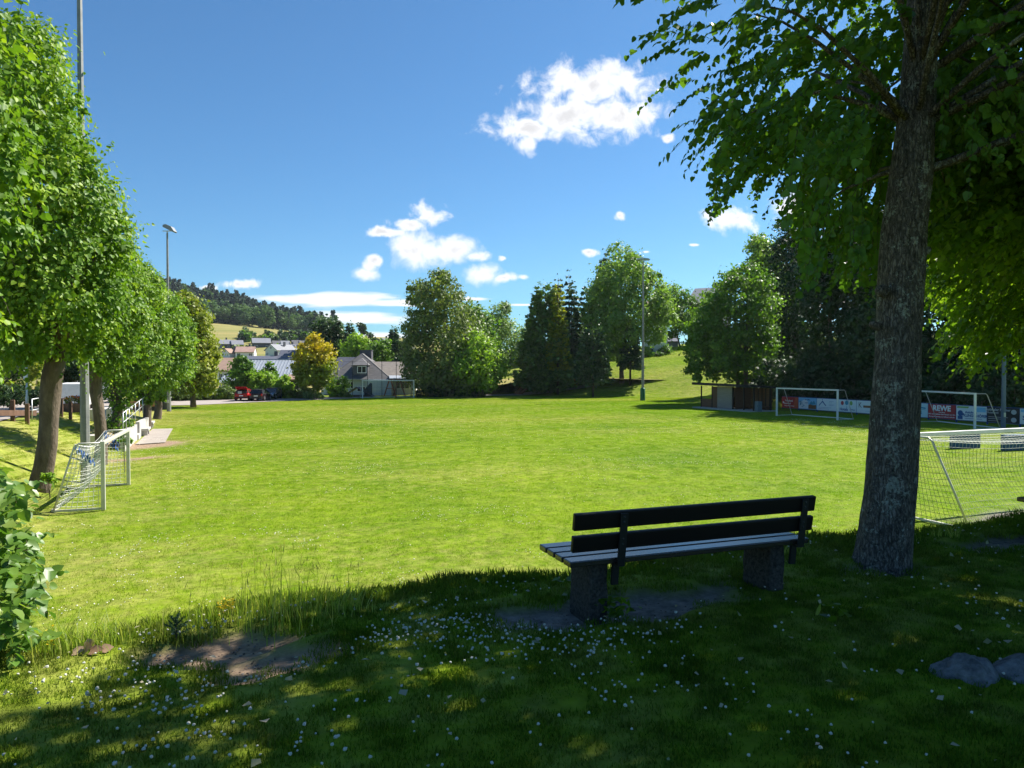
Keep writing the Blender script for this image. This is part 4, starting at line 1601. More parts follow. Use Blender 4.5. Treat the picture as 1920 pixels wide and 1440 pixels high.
def bank_tree():
    """the big lime beside the bench: its whole crown stands over the terrace and shades it"""
    b = atz(1655, 1062, 2.4)
    root = thing('lime_tree', 'big leaning lime with lichen on its bark right beside the bench', 'tree', (b.x, b.y, Hs(b.x, b.y)), 0, 'limes of the terrace row')
    y0 = b.y
    # trunk: centre line and radius read at several heights
    prof = [(1652, 1078, 62), (1655, 1050, 54), (1660, 1010, 51), (1668, 930, 49), (1675, 800, 46), (1682, 680, 43), (1688, 560, 42), (1696, 430, 42), (1708, 330, 40), (1716, 240, 35), (1722, 150, 32), (1728, 40, 30),
            (1740, -120, 26), (1765, -320, 22), (1790, -520, 16), (1810, -760, 9)]
    pts, rad = [], []
    for (px, py, r) in prof:
        p = at(px, py, y0)
        pts.append(p)
        rad.append(r * 0.92 * y0 / F)
    # finer rings with flutes and root flare
    mb = MB()
    P2, R2 = [], []
    for i in range(len(pts) - 1):
        m = 4
        for k in range(m):
            t = k / m
            P2.append(pts[i].lerp(pts[i + 1], t)); R2.append(rad[i] * (1 - t) + rad[i + 1] * t)
    P2.append(pts[-1]); R2.append(rad[-1])
    n = 26
    vs, fs = [], []
    for i, (p, r) in enumerate(zip(P2, R2)):
        fl = max(0, 1 - i / 7.0)
        for k in range(n):
            a = 2 * math.pi * k / n
            rr = r * (1 + 0.035 * math.sin(a * 5 + i * .25) + 0.03 * math.sin(a * 9 - i * .4) + fl * fl * 0.22 * max(0, math.sin(a * 3 + 1.2)) + random.uniform(-.012, .012))
            vs.append((p.x + rr * math.cos(a), p.y + rr * math.sin(a), p.z))
    for i in range(len(P2) - 1):
        for k in range(n):
            k2 = (k + 1) % n
            fs.append((i * n + k, i * n + k2, (i + 1) * n + k2, (i + 1) * n + k))
    mb.add(vs, fs)
    # old pruning knots
    for (px, py, r, dx) in [(1652, 545, 12, -1), (1640, 610, 8, -1), (1735, 470, 9, 1)]:
        q = at(px, py, y0 - 0.12)
        mb.lathe([(r * y0 / F, -.05), (r * y0 / F * .9, 0.02), (r * y0 / F * .4, 0.05)], 10, q, Matrix.Rotation(R(70 * dx), 3, 'Y'))
    top = pts[11]
    # crown volume
    m = 6500
    ctr = np.array([b.x + 1.35, b.y + 0.9, 9.6])
    dr = rdir(m)
    rad_ = (0.30 + 0.70 * rng.random(m) ** 0.55)
    C = ctr + dr * rad_[:, None] * np.array([4.7, 5.0, 5.6])
    # lower leafy skirt on the pitch side
    m2 = 900
    px = rng.uniform(1200, 1660, m2); py = rng.uniform(190, 620, m2); dd = rng.uniform(5.4, 10.5, m2)
    c2 = np.stack([(px - 960) / F * dd, dd, CAMZ + (690 - py) / F * dd], -1)
    c2 = c2[rng.random(m2) > 0.72 * ss(410, 520, py)]
    C = np.concatenate([C, c2])
    # keep crown inside its outline where it comes into view
    sx, sy = project(C + np.array([0, 0, -0.12]))
    vis = (sx > -300) & (sx < 2300) & (sy > -100) & (sy < 1500) & (C[:, 1] > 0.6)
    ok = ~vis | inpoly(sx, sy, LEFT_PART)
    ok &= C[:, 2] > 4.4
    ok &= ~((sx > 1630) & (sx < 1765) & (sy > 195) & (C[:, 1] < b.y + 0.5))      # nothing before the trunk
    ok &= (C[:, 1] > 2.2) & ~((C[:, 1] < 5.2) & vis)
    C = C[ok]
    D = norm(C - np.array([b.x + .3, b.y, 7.5])) + 0.5 * rdir(len(C)) + np.array([0, 0, -0.15])
    # shoots end short of the outline
    e = C + norm(D) * 0.6 + np.array([0, 0, -0.35])
    ex, ey = project(e)
    vis = (ex > -300) & (ex < 2300) & (ey > 60) & (C[:, 1] > 0.6)
    bad = (vis & ~inpoly(ex, ey, LEFT_PART)) | ((ex > 1640) & (ex < 1755) & (ey > 195) & (e[:, 1] < b.y + 0.4))
    # narrow crown on the street side: the lawn by the hazel stays sunny
    hs = (C[:, 2] - 2.5) / math.tan(R(SUN_EL))
    shx, shy = C[:, 0] - hs * math.sin(R(SUN_AZ)), C[:, 1] - hs * math.cos(R(SUN_AZ))
    us, vs_ = uv(shx, shy)
    bad |= (shx + 1.45) * 1.5 - (shy - 6.2) * 0.98 < 0.50 + 0.3 * np.sin(vs_ * 3.1) + 0.25 * rng.normal(size=len(us))
    C, D = C[~bad], D[~bad]
    LC, LT, LN, LS, tw = sprays(C, D, 17, 0.58, 0.086, 0.3)
    ends = C[rng.choice(len(C), 90, replace=False)]
    for k in range(90):
        e = Vector(ends[k])
        t = min(0.98, max(0.0, (e.z - 5.2) / 9.5))
        i = int(8 + t * 6.99)
        s = pts[min(i, len(pts) - 2)]
        if (e - s).length < 0.8:
            continue
        r = rad[min(i, len(pts) - 2)] * 0.22
        mid = s.lerp(e, 0.5) + Vector((random.uniform(-.15, .15), random.uniform(-.15, .15), 0.16)) * (e - s).length
        sx, sy = project(np.array([tuple(mid), tuple(e)]))
        if any((1635 < a < 1760) and bb > 195 for a, bb in zip(sx, sy)) and mid.y < b.y:
            continue
        mb.tube([s, s.lerp(mid, .5) + Vector((0, 0, .05)), mid, e.lerp(mid, .45) + Vector((0, 0, .04)), e], [r, r * .75, r * .5, r * .3, .006], 6)
    mb.build('trunk', M_LICHEN, root, world=True, smooth=True)
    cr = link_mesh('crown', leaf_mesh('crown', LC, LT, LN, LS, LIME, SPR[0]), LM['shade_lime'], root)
    tm = twig_mesh('twigs', tw)
    tm.materials.append(M_BARK_D)
    join_into(cr, tm)
    return root


RIGHT_PART = [(1752, 455), (1800, 448), (1850, 440), (1920, 420), (2400, 380), (2400, 760), (1925, 690), (1895, 655), (1860, 672), (1845, 700), (1812, 690), (1838, 640), (1795, 650), (1745, 640), (1790, 610), (1770, 575), (1730, 545),
              (1725, 520), (1760, 500)]


def second_lime():
    """next lime of the terrace row, mostly beyond the right edge of the view; its sunny side shows right of the leaning trunk"""
    bx, by = 10.3, 9.9
    z = Hs(bx, by)
    root = thing('lime_tree', 'lime whose sunlit low boughs hang in at the right edge behind the trunk', 'tree', (bx, by, z), 0, 'limes of the terrace row')
    mb = MB()
    pts = [Vector((bx, by, z - .2)), Vector((bx, by, z + 1.2)), Vector((bx + .1, by + .1, z + 3)), Vector((bx + .3, by + .1, z + 6)), Vector((bx + .4, by + .3, z + 10)), Vector((bx + .4, by + .3, z + 12.5))]
    rad = [.33, .27, .25, .2, .1, .03]
    mb.tube(pts, rad, 14)
    m = 6200
    dr = rdir(m)
    C = np.array([bx + .2, by - .5, 9.6]) + dr * (0.35 + 0.65 * rng.random(m) ** .5)[:, None] * np.array([5.0, 4.2, 6.0])
    m2 = 2100
    px = rng.uniform(1720, 2150, m2); py = rng.uniform(400, 730, m2); dd = rng.uniform(11.5, 15.8, m2)
    c2 = np.stack([(px - 960) / F * dd, dd, CAMZ + (690 - py) / F * dd], -1)
    C = np.concatenate([C, c2])
    for rep in (0, 1):
        q = C if rep == 0 else C + np.array([-0.25, 0, -0.3])
        sx, sy = project(q)
        vis = (sx > 1000) & (sx < 1960) & (sy > 400) & (C[:, 1] > 0.6)
        upper = (sx > 1760) & (sy <= 460)
        C = C[(~vis & ((sx > 1960) | (sy < 150) | upper)) | (inpoly(sx, sy, RIGHT_PART)) & (C[:, 1] > 8.0)]
    m3 = 1300
    px = rng.uniform(1745, 2020, m3); py = rng.uniform(120, 455, m3); dd = rng.uniform(8.0, 12.5, m3)
    C = np.concatenate([C, np.stack([(px - 960) / F * dd, dd, CAMZ + (690 - py) / F * dd], -1)])
    # mostly unseen boughs added to shade the lawn round the bench and the trunk
    m4 = 5200
    gx, gy, hh = rng.uniform(0.5, 9.0, m4), rng.uniform(1.5, 8.6, m4), rng.uniform(3.2, 11.0, m4)
    k = hh / math.tan(R(SUN_EL))
    c4 = np.stack([gx + k * math.sin(R(SUN_AZ)), gy + k * math.cos(R(SUN_AZ)), 2.5 + hh], -1)
    sx, sy = project(c4)
    far = (c4[:, 0] > 5.6) & (np.hypot(c4[:, 0] - bx, c4[:, 1] - by) < 6.2)
    c4 = c4[far & ((sy < 130) | (sx > 2000) | ((sx > 1780) & (sy < 430)))]
    C = np.concatenate([C, c4])
    C = C[C[:, 2] > 4.2]
    D = norm(C - np.array([bx, by, 8.0])) + 0.5 * rdir(len(C)) + np.array([-0.2, 0, -0.1])
    LC, LT, LN, LS, tw = sprays(C, D, 13, 0.55, 0.105, 0.35)
    for e in C[rng.choice(len(C), 45, replace=False)]:
        e = Vector(e)
        i = 2 if e.z < 7 else (3 if e.z < 10 else 4)
        s = pts[i]
        mid = s.lerp(e, 0.5) + Vector((0, 0, 0.14)) * (e - s).length
        r = rad[i] * .3
        mb.tube([s, s.lerp(mid, .5) + Vector((0, 0, .05)), mid, e], [r, r * .7, r * .5, .008], 6)
    mb.build('trunk', M_LICHEN, root, world=True, smooth=True)
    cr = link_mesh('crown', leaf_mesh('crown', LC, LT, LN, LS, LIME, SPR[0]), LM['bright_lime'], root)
    tm = twig_mesh('twigs', tw)
    tm.materials.append(M_BARK_D)
    join_into(cr, tm)


LM['bright_lime'] = leaf_mat('sunny_lime_leaf', (0.070, 0.145, 0.014), (0.13, 0.225, 0.016), (0.25, 0.35, 0.03), trans=0.52, rough=0.42, spec=0.4)  # brighter copy of the lime leaf: sunlight on the boughs put into the colour


def third_lime():
    """another tree of the row further right, outside the view; it only adds its shade to the terrace"""
    bx, by = 16.2, 12.4
    z = Hs(bx, by)
    root = thing('lime_tree', 'lime further along the terrace row beyond the right edge', 'tree', (bx, by, z), 0, 'limes of the terrace row')
    B = [(bx + dx, by + dy, z + h, r) for dx, dy, h, r in [(0, 0, 6, 3.4), (2, 1, 7, 3.2), (-1.6, -.6, 7, 3.0), (0, 0, 10, 3.2), (.5, .5, 12.5, 2.2), (0, -2, 6.5, 2.8), (0, 2, 6.5, 2.8)]]
    C, D, K = crown_pts(B, 26000, 24, .25)
    mb = MB()
    limbs(mb, (bx, by, z - .2), (bx, by, z + 12), .3, [q[:3] for q in B])
    mb.build('trunk', M_BARK, root, world=True, smooth=True)
    link_mesh('crown', leaf_mesh('crown', C, rdir(len(C)), D + .5 * rdir(len(C)) + np.array([0, 0, .4]), .22 * (0.6 + .7 * rng.random(len(C)))), LM['shade_lime'], root)


bank_tree()
second_lime()
third_lime()


def row_lime(label, d, bx, by, tops, blobs, n, ls, r0, tmpl, ivy=None, low=None, per=42, clump=0.17):
    """pollarded lime of the street row: stout trunk, dense shaggy crown"""
    g = at(bx, by, d)
    z = Hs(g.x, g.y)
    root = thing('lime_tree', label, 'tree', (g.x, g.y, z), 0, 'pollarded limes along the street')
    B = px_balls(d, blobs, depth=0.6)
    mb = MB()
    tp = at(tops[0], tops[1], d)
    base = Vector((g.x, g.y, z - 0.25))
    L = tp - base
    pts = [base + L * t + Vector((0.10 * math.sin(t * 6), 0.05 * math.sin(t * 4), 0)) for t in (0, .08, .2, .35, .5, .65, .8, 1)]
    mb.tube(pts, [r0 * q for q in (1.35, 1.12, 1.0, .95, .95, 1.02, 1.1, .9)], 14, jitter=0.06)
    for e in B[rng.choice(len(B), size=min(12, len(B)), replace=False), :3]:
        e = Vector(e)
        mid = tp.lerp(e, .5) + Vector((0, 0, .12)) * (e - tp).length
        mb.tube([tp - L * .06, tp.lerp(mid, .6), mid, e], [r0 * .42, r0 * .3, r0 * .2, .02], 6)
    mb.build('trunk', M_BARK, root, world=True, smooth=True)
    C, D, K = crown_pts(B, n, per, clump, 0.18)
    T = D * 0.5 + rdir(len(C)) * .7 + np.array([0, 0, -0.75])
    N = D + 0.5 * rdir(len(C)) + np.array([0, 0, 0.5])
    S = ls * (0.55 + 0.75 * rng.random(len(C)))
    # whippy shoots that stick out of the outline
    q = C[rng.choice(len(C), size=n // 90, replace=False)]
    ctr = B[:, :3].mean(0)
    dd = norm(q - ctr) + 0.35 * rdir(len(q)) + np.array([0, 0, .1])
    c2, t2, n2, s2, tw = sprays(q, dd, 9, 0.75, ls, 0.3)
    C = np.concatenate([C, c2]); T = np.concatenate([T, t2]); N = np.concatenate([N, n2]); S = np.concatenate([S, s2]); K = np.concatenate([K, SPR[0]])
    cr = link_mesh('crown', leaf_mesh('crown', C, T, N, S, tmpl, K), LM['lime'], root)
    tm = twig_mesh('twigs', tw, 0.005)
    tm.materials.append(M_BARK_D)
    join_into(cr, tm)
    if ivy:
        Bi = px_balls(d, ivy, depth=0.7)
        Ci, Di, Ki = crown_pts(Bi, 2600, 18, .22, .1)
        Ci[:, 2] = np.maximum(Ci[:, 2], z + .1)
        link_mesh('shoots', leaf_mesh('shoots', Ci, rdir(len(Ci)) + np.array([0, 0, -.6]), Di + .5 * rdir(len(Ci)), ls * (0.5 + .7 * rng.random(len(Ci))), RHOMB), LM['maple'], root)
    return root


def lime_row():
    row_lime('nearest lime of the street row, its boughs coming in at the left edge', 12.5, -190, 900, (-180, 560),
             [(-90, 250, 110), (-70, 330, 110), (-60, 430, 90), (-110, 130, 150), (-150, 520, 110), (-40, 390, 60), (-30, 300, 60), (-25, 240, 55), (-30, 470, 50), (-230, 300, 200), (-70, 620, 60), (-45, 700, 40)], 9000, 0.125, .3, LIME)
    row_lime('lime with a stout slanting trunk on the bank behind the small goal', 24, 66, 900, (112, 655),
             [(40, 260, 85), (90, 290, 75), (130, 300, 55), (60, 360, 110), (140, 370, 70), (170, 410, 60), (30, 440, 110), (120, 450, 100), (185, 470, 55), (80, 520, 110), (150, 540, 80), (190, 550, 45), (40, 590, 80), (110, 610, 65),
              (165, 610, 45), (0, 640, 55), (-40, 400, 120), (-30, 560, 100), (60, 180, 80), (110, 210, 45), (20, 120, 90), (60, 655, 26), (150, 650, 24)],
             52000, 0.125, .30, LIME)
    row_lime('lime with a smooth bent trunk directly behind the near floodlight pole', 32, 186, 850, (180, 660),
             [(170, 420, 45), (205, 440, 42), (215, 490, 48), (190, 530, 60), (230, 545, 42), (200, 590, 55), (240, 600, 38), (180, 640, 45), (225, 645, 38), (195, 675, 26)], 24000, 0.135, .25, RHOMB)
    row_lime('lime with a leafy trunk at the lower end of the ramp', 41, 216, 800, (218, 680),
             [(240, 500, 32), (262, 525, 34), (235, 550, 45), (275, 570, 34), (250, 600, 48), (285, 620, 30), (245, 650, 45), (275, 665, 34), (225, 690, 32), (262, 700, 26)], 20000, 0.16, .29, RHOMB,
             ivy=[(212, 700, 22), (218, 730, 24), (222, 755, 18), (238, 745, 12), (215, 795, 20), (232, 790, 16), (205, 810, 16)])
    row_lime('lime with a leafy trunk beside the upper ramp rail', 51, 272, 770, (275, 690),
             [(288, 550, 26), (305, 572, 30), (285, 600, 38), (318, 605, 30), (300, 640, 42), (335, 640, 26), (300, 680, 38), (330, 680, 28), (275, 700, 26), (310, 705, 24)], 15000, 0.19, .28, RHOMB,
             ivy=[(266, 715, 18), (272, 738, 18), (280, 745, 12)])
    row_lime('last lime of the street row beside the far left floodlight pole', 61, 293, 770, (298, 700),
             [(325, 590, 22), (340, 612, 24), (320, 635, 30), (348, 645, 20), (330, 672, 30), (348, 690, 18), (310, 700, 26), (335, 705, 20), (298, 715, 20)], 11000, 0.22, .3, RHOMB,
             ivy=[(290, 735, 12), (300, 742, 9)])


lime_row()


def hazel_bush():
    """big leaved shrub growing up the terrace edge at the left"""
    g = at(-60, 1250, 5.2)
    z = Hs(g.x, g.y)
    root = thing('hazel_bush', 'broad leaved hazel bush in full sun at the left edge of the terrace', 'bush', (g.x, g.y, z), 0)
    poly = [(-400, 780), (-100, 800), (0, 845), (20, 870), (25, 895), (48, 905), (40, 960), (55, 985), (50, 1010), (72, 1030), (80, 1058), (60, 1090), (78, 1110), (60, 1150), (66, 1185), (30, 1215), (0, 1240), (-100, 1300), (-400, 1300)]
    m = 1500
    px = rng.uniform(-330, 90, m); py = rng.uniform(790, 1290, m); dd = rng.uniform(4.7, 6.8, m)
    ok = inpoly(px, py, poly)
    px, py, dd = px[ok], py[ok], dd[ok]
    C = np.stack([(px - 960) / F * dd, dd, CAMZ + (690 - py) / F * dd], -1)
    D = np.stack([0.55 + 0.4 * rng.normal(size=len(C)), -0.35 + 0.4 * rng.normal(size=len(C)), 0.15 + 0.4 * rng.random(len(C))], -1)
    e = C + norm(D) * 0.3
    sx, sy = project(e)
    C, D = C[inpoly(sx - 8, sy, poly)], D[inpoly(sx - 8, sy, poly)]
    LC, LT, LN, LS, tw = sprays(C, D, 8, 0.40, 0.092, 0.35)
    # a few long shoots reaching out
    ex = np.array([tuple(at(62, 1075, 5.5)), tuple(at(30, 905, 5.8)), tuple(at(50, 1100, 5.4)), tuple(at(60, 1000, 5.6))])
    xd = np.array([(0.6, -.1, .12), (.5, 0, .1), (.5, -.2, .02), (.55, -.1, .1)])
    c2, t2, n2, s2, tw2 = sprays(ex, xd, 6, 0.24, 0.075, 0.2)
    LC, LT, LN, LS = (np.concatenate(q) for q in ((LC, c2), (LT, t2), (LN, n2), (LS, s2)))
    mb = MB()
    for k in range(34):
        e = Vector(C[rng.integers(len(C))])
        s = Vector((g.x + random.uniform(-.5, .1), g.y + random.uniform(-.3, .4), z - .1))
        mb.tube([s, s.lerp(e, .5) + Vector((-.1, 0, .12)), e], [.014, .01, .004], 6)
    mb.build('stems', M_BARK, root, world=True, smooth=True)
    fo = link_mesh('foliage', leaf_mesh('foliage', LC, LT, LN, LS, LIME), LM['shrub'], root)
    tm = twig_mesh('twigs', tw, .003)
    tm.materials.append(M_BARK)
    join_into(fo, tm)


hazel_bush()


def street_greens():
    tree('dark hedge block across the street behind the slanting trunk', 60, 30, [(10, 742, 18), (40, 742, 18), (68, 744, 16), (-20, 740, 20), (85, 748, 12)], 5000, 0.22, 'dark', .05, None, 'hedge', 'hedge')
    tree('pale green hedge top behind the dark hedge across the street', 66, 60, [(20, 722, 9), (50, 724, 9), (75, 726, 10), (66, 700, 12), (70, 680, 12), (120, 740, 12), (110, 735, 12)], 3500, 0.22, 'golden', .05, None, 'hedge', 'hedge')
    tree('dark tree behind the street lamp across the street', 74, 20, [(0, 690, 34), (30, 670, 30), (-30, 660, 40), (50, 690, 24), (20, 640, 30)], 8000, 0.34, 'dark', .2, None)
    tree('dark tree across the street behind the white van', 78, 130, [(110, 690, 24), (135, 680, 28), (155, 695, 22), (120, 710, 16), (170, 680, 30), (200, 700, 22)], 8000, 0.34, 'dark', .2, None)
    tree('dark tree at the far end of the street', 92, 245, [(235, 715, 20), (255, 720, 18), (270, 712, 20), (300, 718, 20), (320, 720, 16)], 6000, 0.34, 'dark', .2, None)
    tree('yellow leafed bush beside the low white wall', 95, 322, [(318, 738, 8), (328, 745, 6)], 1500, 0.25, 'hedge', .04, None, 'bush', 'bush', nl=2)
    tree('small leafy sprout at the foot of the slanting lime trunk', 23.4, 92, [(88, 893, 8), (97, 902, 7)], 260, .09, 'bright', .02, None, 'sapling', 'bush', nl=2)
    tree('leafy young shrub behind the far post of the small goal', 30, 232, [(228, 822, 8), (238, 828, 7), (232, 812, 6)], 500, .11, 'bright', .02, None, 'sapling', 'bush', nl=2)


street_greens()
# ------------------------------------------------------------------ things on and around the pitch
M_WHITE = mat('white_paint', (0.78, 0.78, 0.76), 0.4, noise=4, col2=(0.66, 0.66, 0.63))
M_ALU = mat('weathered_aluminium', (0.50, 0.48, 0.42), 0.45, noise=5, col2=(0.62, 0.60, 0.55), metal=0.25)
M_GALV = mat('galvanised_steel', (0.42, 0.44, 0.45), 0.45, metal=0.5, noise=3, col2=(0.55, 0.56, 0.57))
M_NETW = mat('white_net_cord', (0.72, 0.72, 0.68), 0.8)
M_NETG = mat('green_net_cord', (0.16, 0.22, 0.10), 0.8)
M_NETB = mat('blue_net_cord', (0.05, 0.12, 0.33), 0.8)
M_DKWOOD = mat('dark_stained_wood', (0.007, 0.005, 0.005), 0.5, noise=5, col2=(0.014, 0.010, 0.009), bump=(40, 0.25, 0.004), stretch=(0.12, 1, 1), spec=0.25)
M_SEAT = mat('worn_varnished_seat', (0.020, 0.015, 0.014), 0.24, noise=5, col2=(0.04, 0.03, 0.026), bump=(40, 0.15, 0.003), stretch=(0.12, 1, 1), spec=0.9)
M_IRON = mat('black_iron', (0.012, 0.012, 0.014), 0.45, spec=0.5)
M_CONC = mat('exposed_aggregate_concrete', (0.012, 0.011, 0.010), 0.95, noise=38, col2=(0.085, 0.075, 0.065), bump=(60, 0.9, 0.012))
M_CONCL = mat('pale_concrete', (0.34, 0.32, 0.29), 0.9, noise=3, col2=(0.52, 0.50, 0.46), bump=(25, 0.3), stretch=(1, 1, 0.3))


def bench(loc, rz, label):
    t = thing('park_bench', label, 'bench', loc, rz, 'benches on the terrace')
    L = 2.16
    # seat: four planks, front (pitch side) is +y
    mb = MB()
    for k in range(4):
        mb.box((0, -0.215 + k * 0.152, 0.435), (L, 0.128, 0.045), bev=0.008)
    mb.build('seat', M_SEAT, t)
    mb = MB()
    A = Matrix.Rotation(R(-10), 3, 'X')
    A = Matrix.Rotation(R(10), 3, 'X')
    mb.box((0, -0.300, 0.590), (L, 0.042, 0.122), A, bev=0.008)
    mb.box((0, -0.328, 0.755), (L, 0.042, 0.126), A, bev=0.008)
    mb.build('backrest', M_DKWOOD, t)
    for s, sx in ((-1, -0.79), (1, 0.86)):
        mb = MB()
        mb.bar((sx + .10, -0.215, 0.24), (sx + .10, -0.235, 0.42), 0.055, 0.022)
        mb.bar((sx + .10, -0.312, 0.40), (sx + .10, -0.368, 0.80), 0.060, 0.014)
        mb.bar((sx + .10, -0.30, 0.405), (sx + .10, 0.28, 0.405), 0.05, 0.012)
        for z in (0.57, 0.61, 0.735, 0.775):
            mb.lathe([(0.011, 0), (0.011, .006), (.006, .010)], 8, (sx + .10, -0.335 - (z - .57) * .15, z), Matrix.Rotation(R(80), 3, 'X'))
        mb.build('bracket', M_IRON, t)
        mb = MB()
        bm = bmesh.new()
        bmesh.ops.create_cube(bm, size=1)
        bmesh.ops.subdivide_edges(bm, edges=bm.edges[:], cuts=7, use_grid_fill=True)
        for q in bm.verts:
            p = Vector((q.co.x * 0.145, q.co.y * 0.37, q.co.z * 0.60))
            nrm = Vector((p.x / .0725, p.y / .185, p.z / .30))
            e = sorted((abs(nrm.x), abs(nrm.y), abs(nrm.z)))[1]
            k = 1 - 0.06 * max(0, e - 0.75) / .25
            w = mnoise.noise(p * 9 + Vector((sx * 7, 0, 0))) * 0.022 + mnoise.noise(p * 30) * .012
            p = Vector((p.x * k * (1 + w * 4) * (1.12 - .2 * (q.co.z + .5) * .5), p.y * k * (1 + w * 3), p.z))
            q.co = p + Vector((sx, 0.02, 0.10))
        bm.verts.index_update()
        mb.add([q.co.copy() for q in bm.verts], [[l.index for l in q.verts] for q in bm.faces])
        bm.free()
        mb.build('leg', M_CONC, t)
    return t


bc = (1.335, 5.87)
b1 = bench((bc[0], bc[1], Hs(*bc)), R(20.5), 'black slatted bench on two rough concrete legs facing the pitch')
b2p = at(1906, 926, 8.0)
b2 = copy_tree(b1)
b2['label'] = 'second black bench of which only a seat end shows at the right edge'
o2 = Matrix.Rotation(R(23), 3, 'Z') @ Vector((1.08, -0.305, 0))
b2.location = (b2p.x + o2.x, b2p.y + o2.y, Hs(b2p.x + o2.x, b2p.y + o2.y))
b2.rotation_euler = (0, 0, R(23))


def net(name, grids, m, parent, r=0.006):
    """cords of a net: grids of points (rows x cols), each cord a thin three sided string"""
    mb_v, mb_i = [], []
    ring = [(1, 0, 0), (-.5, .87, 0), (-.5, -.87, 0)]
    ring2 = [(0, 0, 1), (0, .87, -.5), (0, -.87, -.5)]

    def string(pts):
        n0 = len(mb_v)
        d = pts[-1] - pts[0]
        rg = ring if abs(d.z) > 0.6 * math.hypot(d.x, d.y) else None
        for p in pts:
            for k in range(3):
                a = 2.094 * k
                if rg:
                    o = Vector((math.cos(a), math.sin(a), 0))
                else:
                    h = Vector((-d.y, d.x, 0))
                    h = h.normalized() if h.length > 1e-6 else Vector((1, 0, 0))
                    o = h * math.cos(a) + Vector((0, 0, 1)) * math.sin(a)
                mb_v.append(tuple(p + o * r))
        for i in range(len(pts) - 1):
            for k in range(3):
                k2 = (k + 1) % 3
                mb_i.extend([n0 + i * 3 + k, n0 + i * 3 + k2, n0 + i * 3 + 3 + k2, n0 + i * 3 + 3 + k])
    for g in grids:
        for row in g:
            string(row)
        for j in range(len(g[0])):
            string([row[j] for row in g])
    me = np_mesh(name, np.array(mb_v), len(mb_i) // 4, 4, np.array(mb_i))
    return link_mesh(name, me, m, parent, world=False)


def lerp_grid(fn, nu, nv):
    return [[Vector(fn(i / nu, j / nv)) for j in range(nv + 1)] for i in range(nu + 1)]


def goal(loc, rz, label, w, h, dt, db, pw, m_post, m_net=None, cell=0.13, sag=0.0, netr=0.006, group='football goals', m_net2=None, slim=0.03, name='football_goal'):
    """opening faces -y; net goes back to +y"""
    t = thing(name, label, 'goal', loc, rz, group)
    for s in (-1, 1):
        mb = MB()
        mb.box((s * w / 2, 0, (h + pw) / 2), (pw, pw * 1.15, h + pw), bev=0.012)
        mb.build('post', m_post, t)
    mb = MB()
    mb.box((0, 0, h + pw / 2), (w - pw - 0.004, pw * 1.15, pw), bev=0.012)
    mb.build('crossbar', m_post, t)
    for s in (-1, 1):
        mb = MB()
        x = s * w / 2
        q = h + pw * .5
        mb.tube([(x, pw * .5, q), (x, dt - .12, q), (x, dt, q - .10), (x, dt + (db - dt) * .5, q * .5), (x, db, 0.07)], slim, 8)
        mb.build('stay', M_ALU, t, smooth=True)
        mb = MB()
        mb.bar((x, pw * .6, 0.05), (x, db, 0.05), slim * 2, slim * 2)
        mb.build('ground_bar', M_ALU, t)
    mb = MB()
    mb.bar((-w / 2, db + slim * 1.2, 0.06), (w / 2, db + slim * 1.2, 0.06), slim * 2.4, slim * 2.4)
    mb.build('back_bar', m_post, t)
    if m_net:
        q = h + pw * .4
        nx = int(w / cell)

        def back(a, b):               # a along the width, b from crossbar over the top and down to the ground
            x = -w / 2 + w * a
            if b < 0.3:
                k = b / 0.3
                return (x, dt * k, q - sag * 0.25 * math.sin(math.pi * a) * k - 0.10 * sag * math.sin(k * 3.14))
            k = (b - 0.3) / 0.7
            edge = 1 - abs(2 * a - 1) ** 6
            return (x, dt + (db - dt) * k - sag * edge * math.sin(math.pi * k) * 0.55 * dt, (q - sag * .25 * math.sin(math.pi * a)) * (1 - k) + .06 * k)
        gl = lerp_grid(back, nx, int((dt + math.hypot(db - dt, h)) / cell))

        def side(s):
            def f(a, b):
                z = q * (1 - b) + .05 * b
                yb = dt + (db - dt) * b
                return (s * w / 2, yb * a, z - 0.05 * sag * math.sin(3.14 * a))
            return f
        top = [row[:int(len(row) * .42)] for row in gl]
        bot = [row[int(len(row) * .42) - 1:] for row in gl]
        if m_net2:
            net('net', [top], m_net, t, netr)
            net('lower_net', [bot, lerp_grid(side(-1), int(db / cell), int(h / cell)), lerp_grid(side(1), int(db / cell), int(h / cell))], m_net2, t, netr)
        else:
            net('net', [gl, lerp_grid(side(-1), int(db / cell), int(h / cell)), lerp_grid(side(1), int(db / cell), int(h / cell))], m_net, t, netr)
    return t


def place_uv(u, v, z=None):
    x, y = xy(u, v)
    return (x, y, Hs(x, y) if z is None else z)


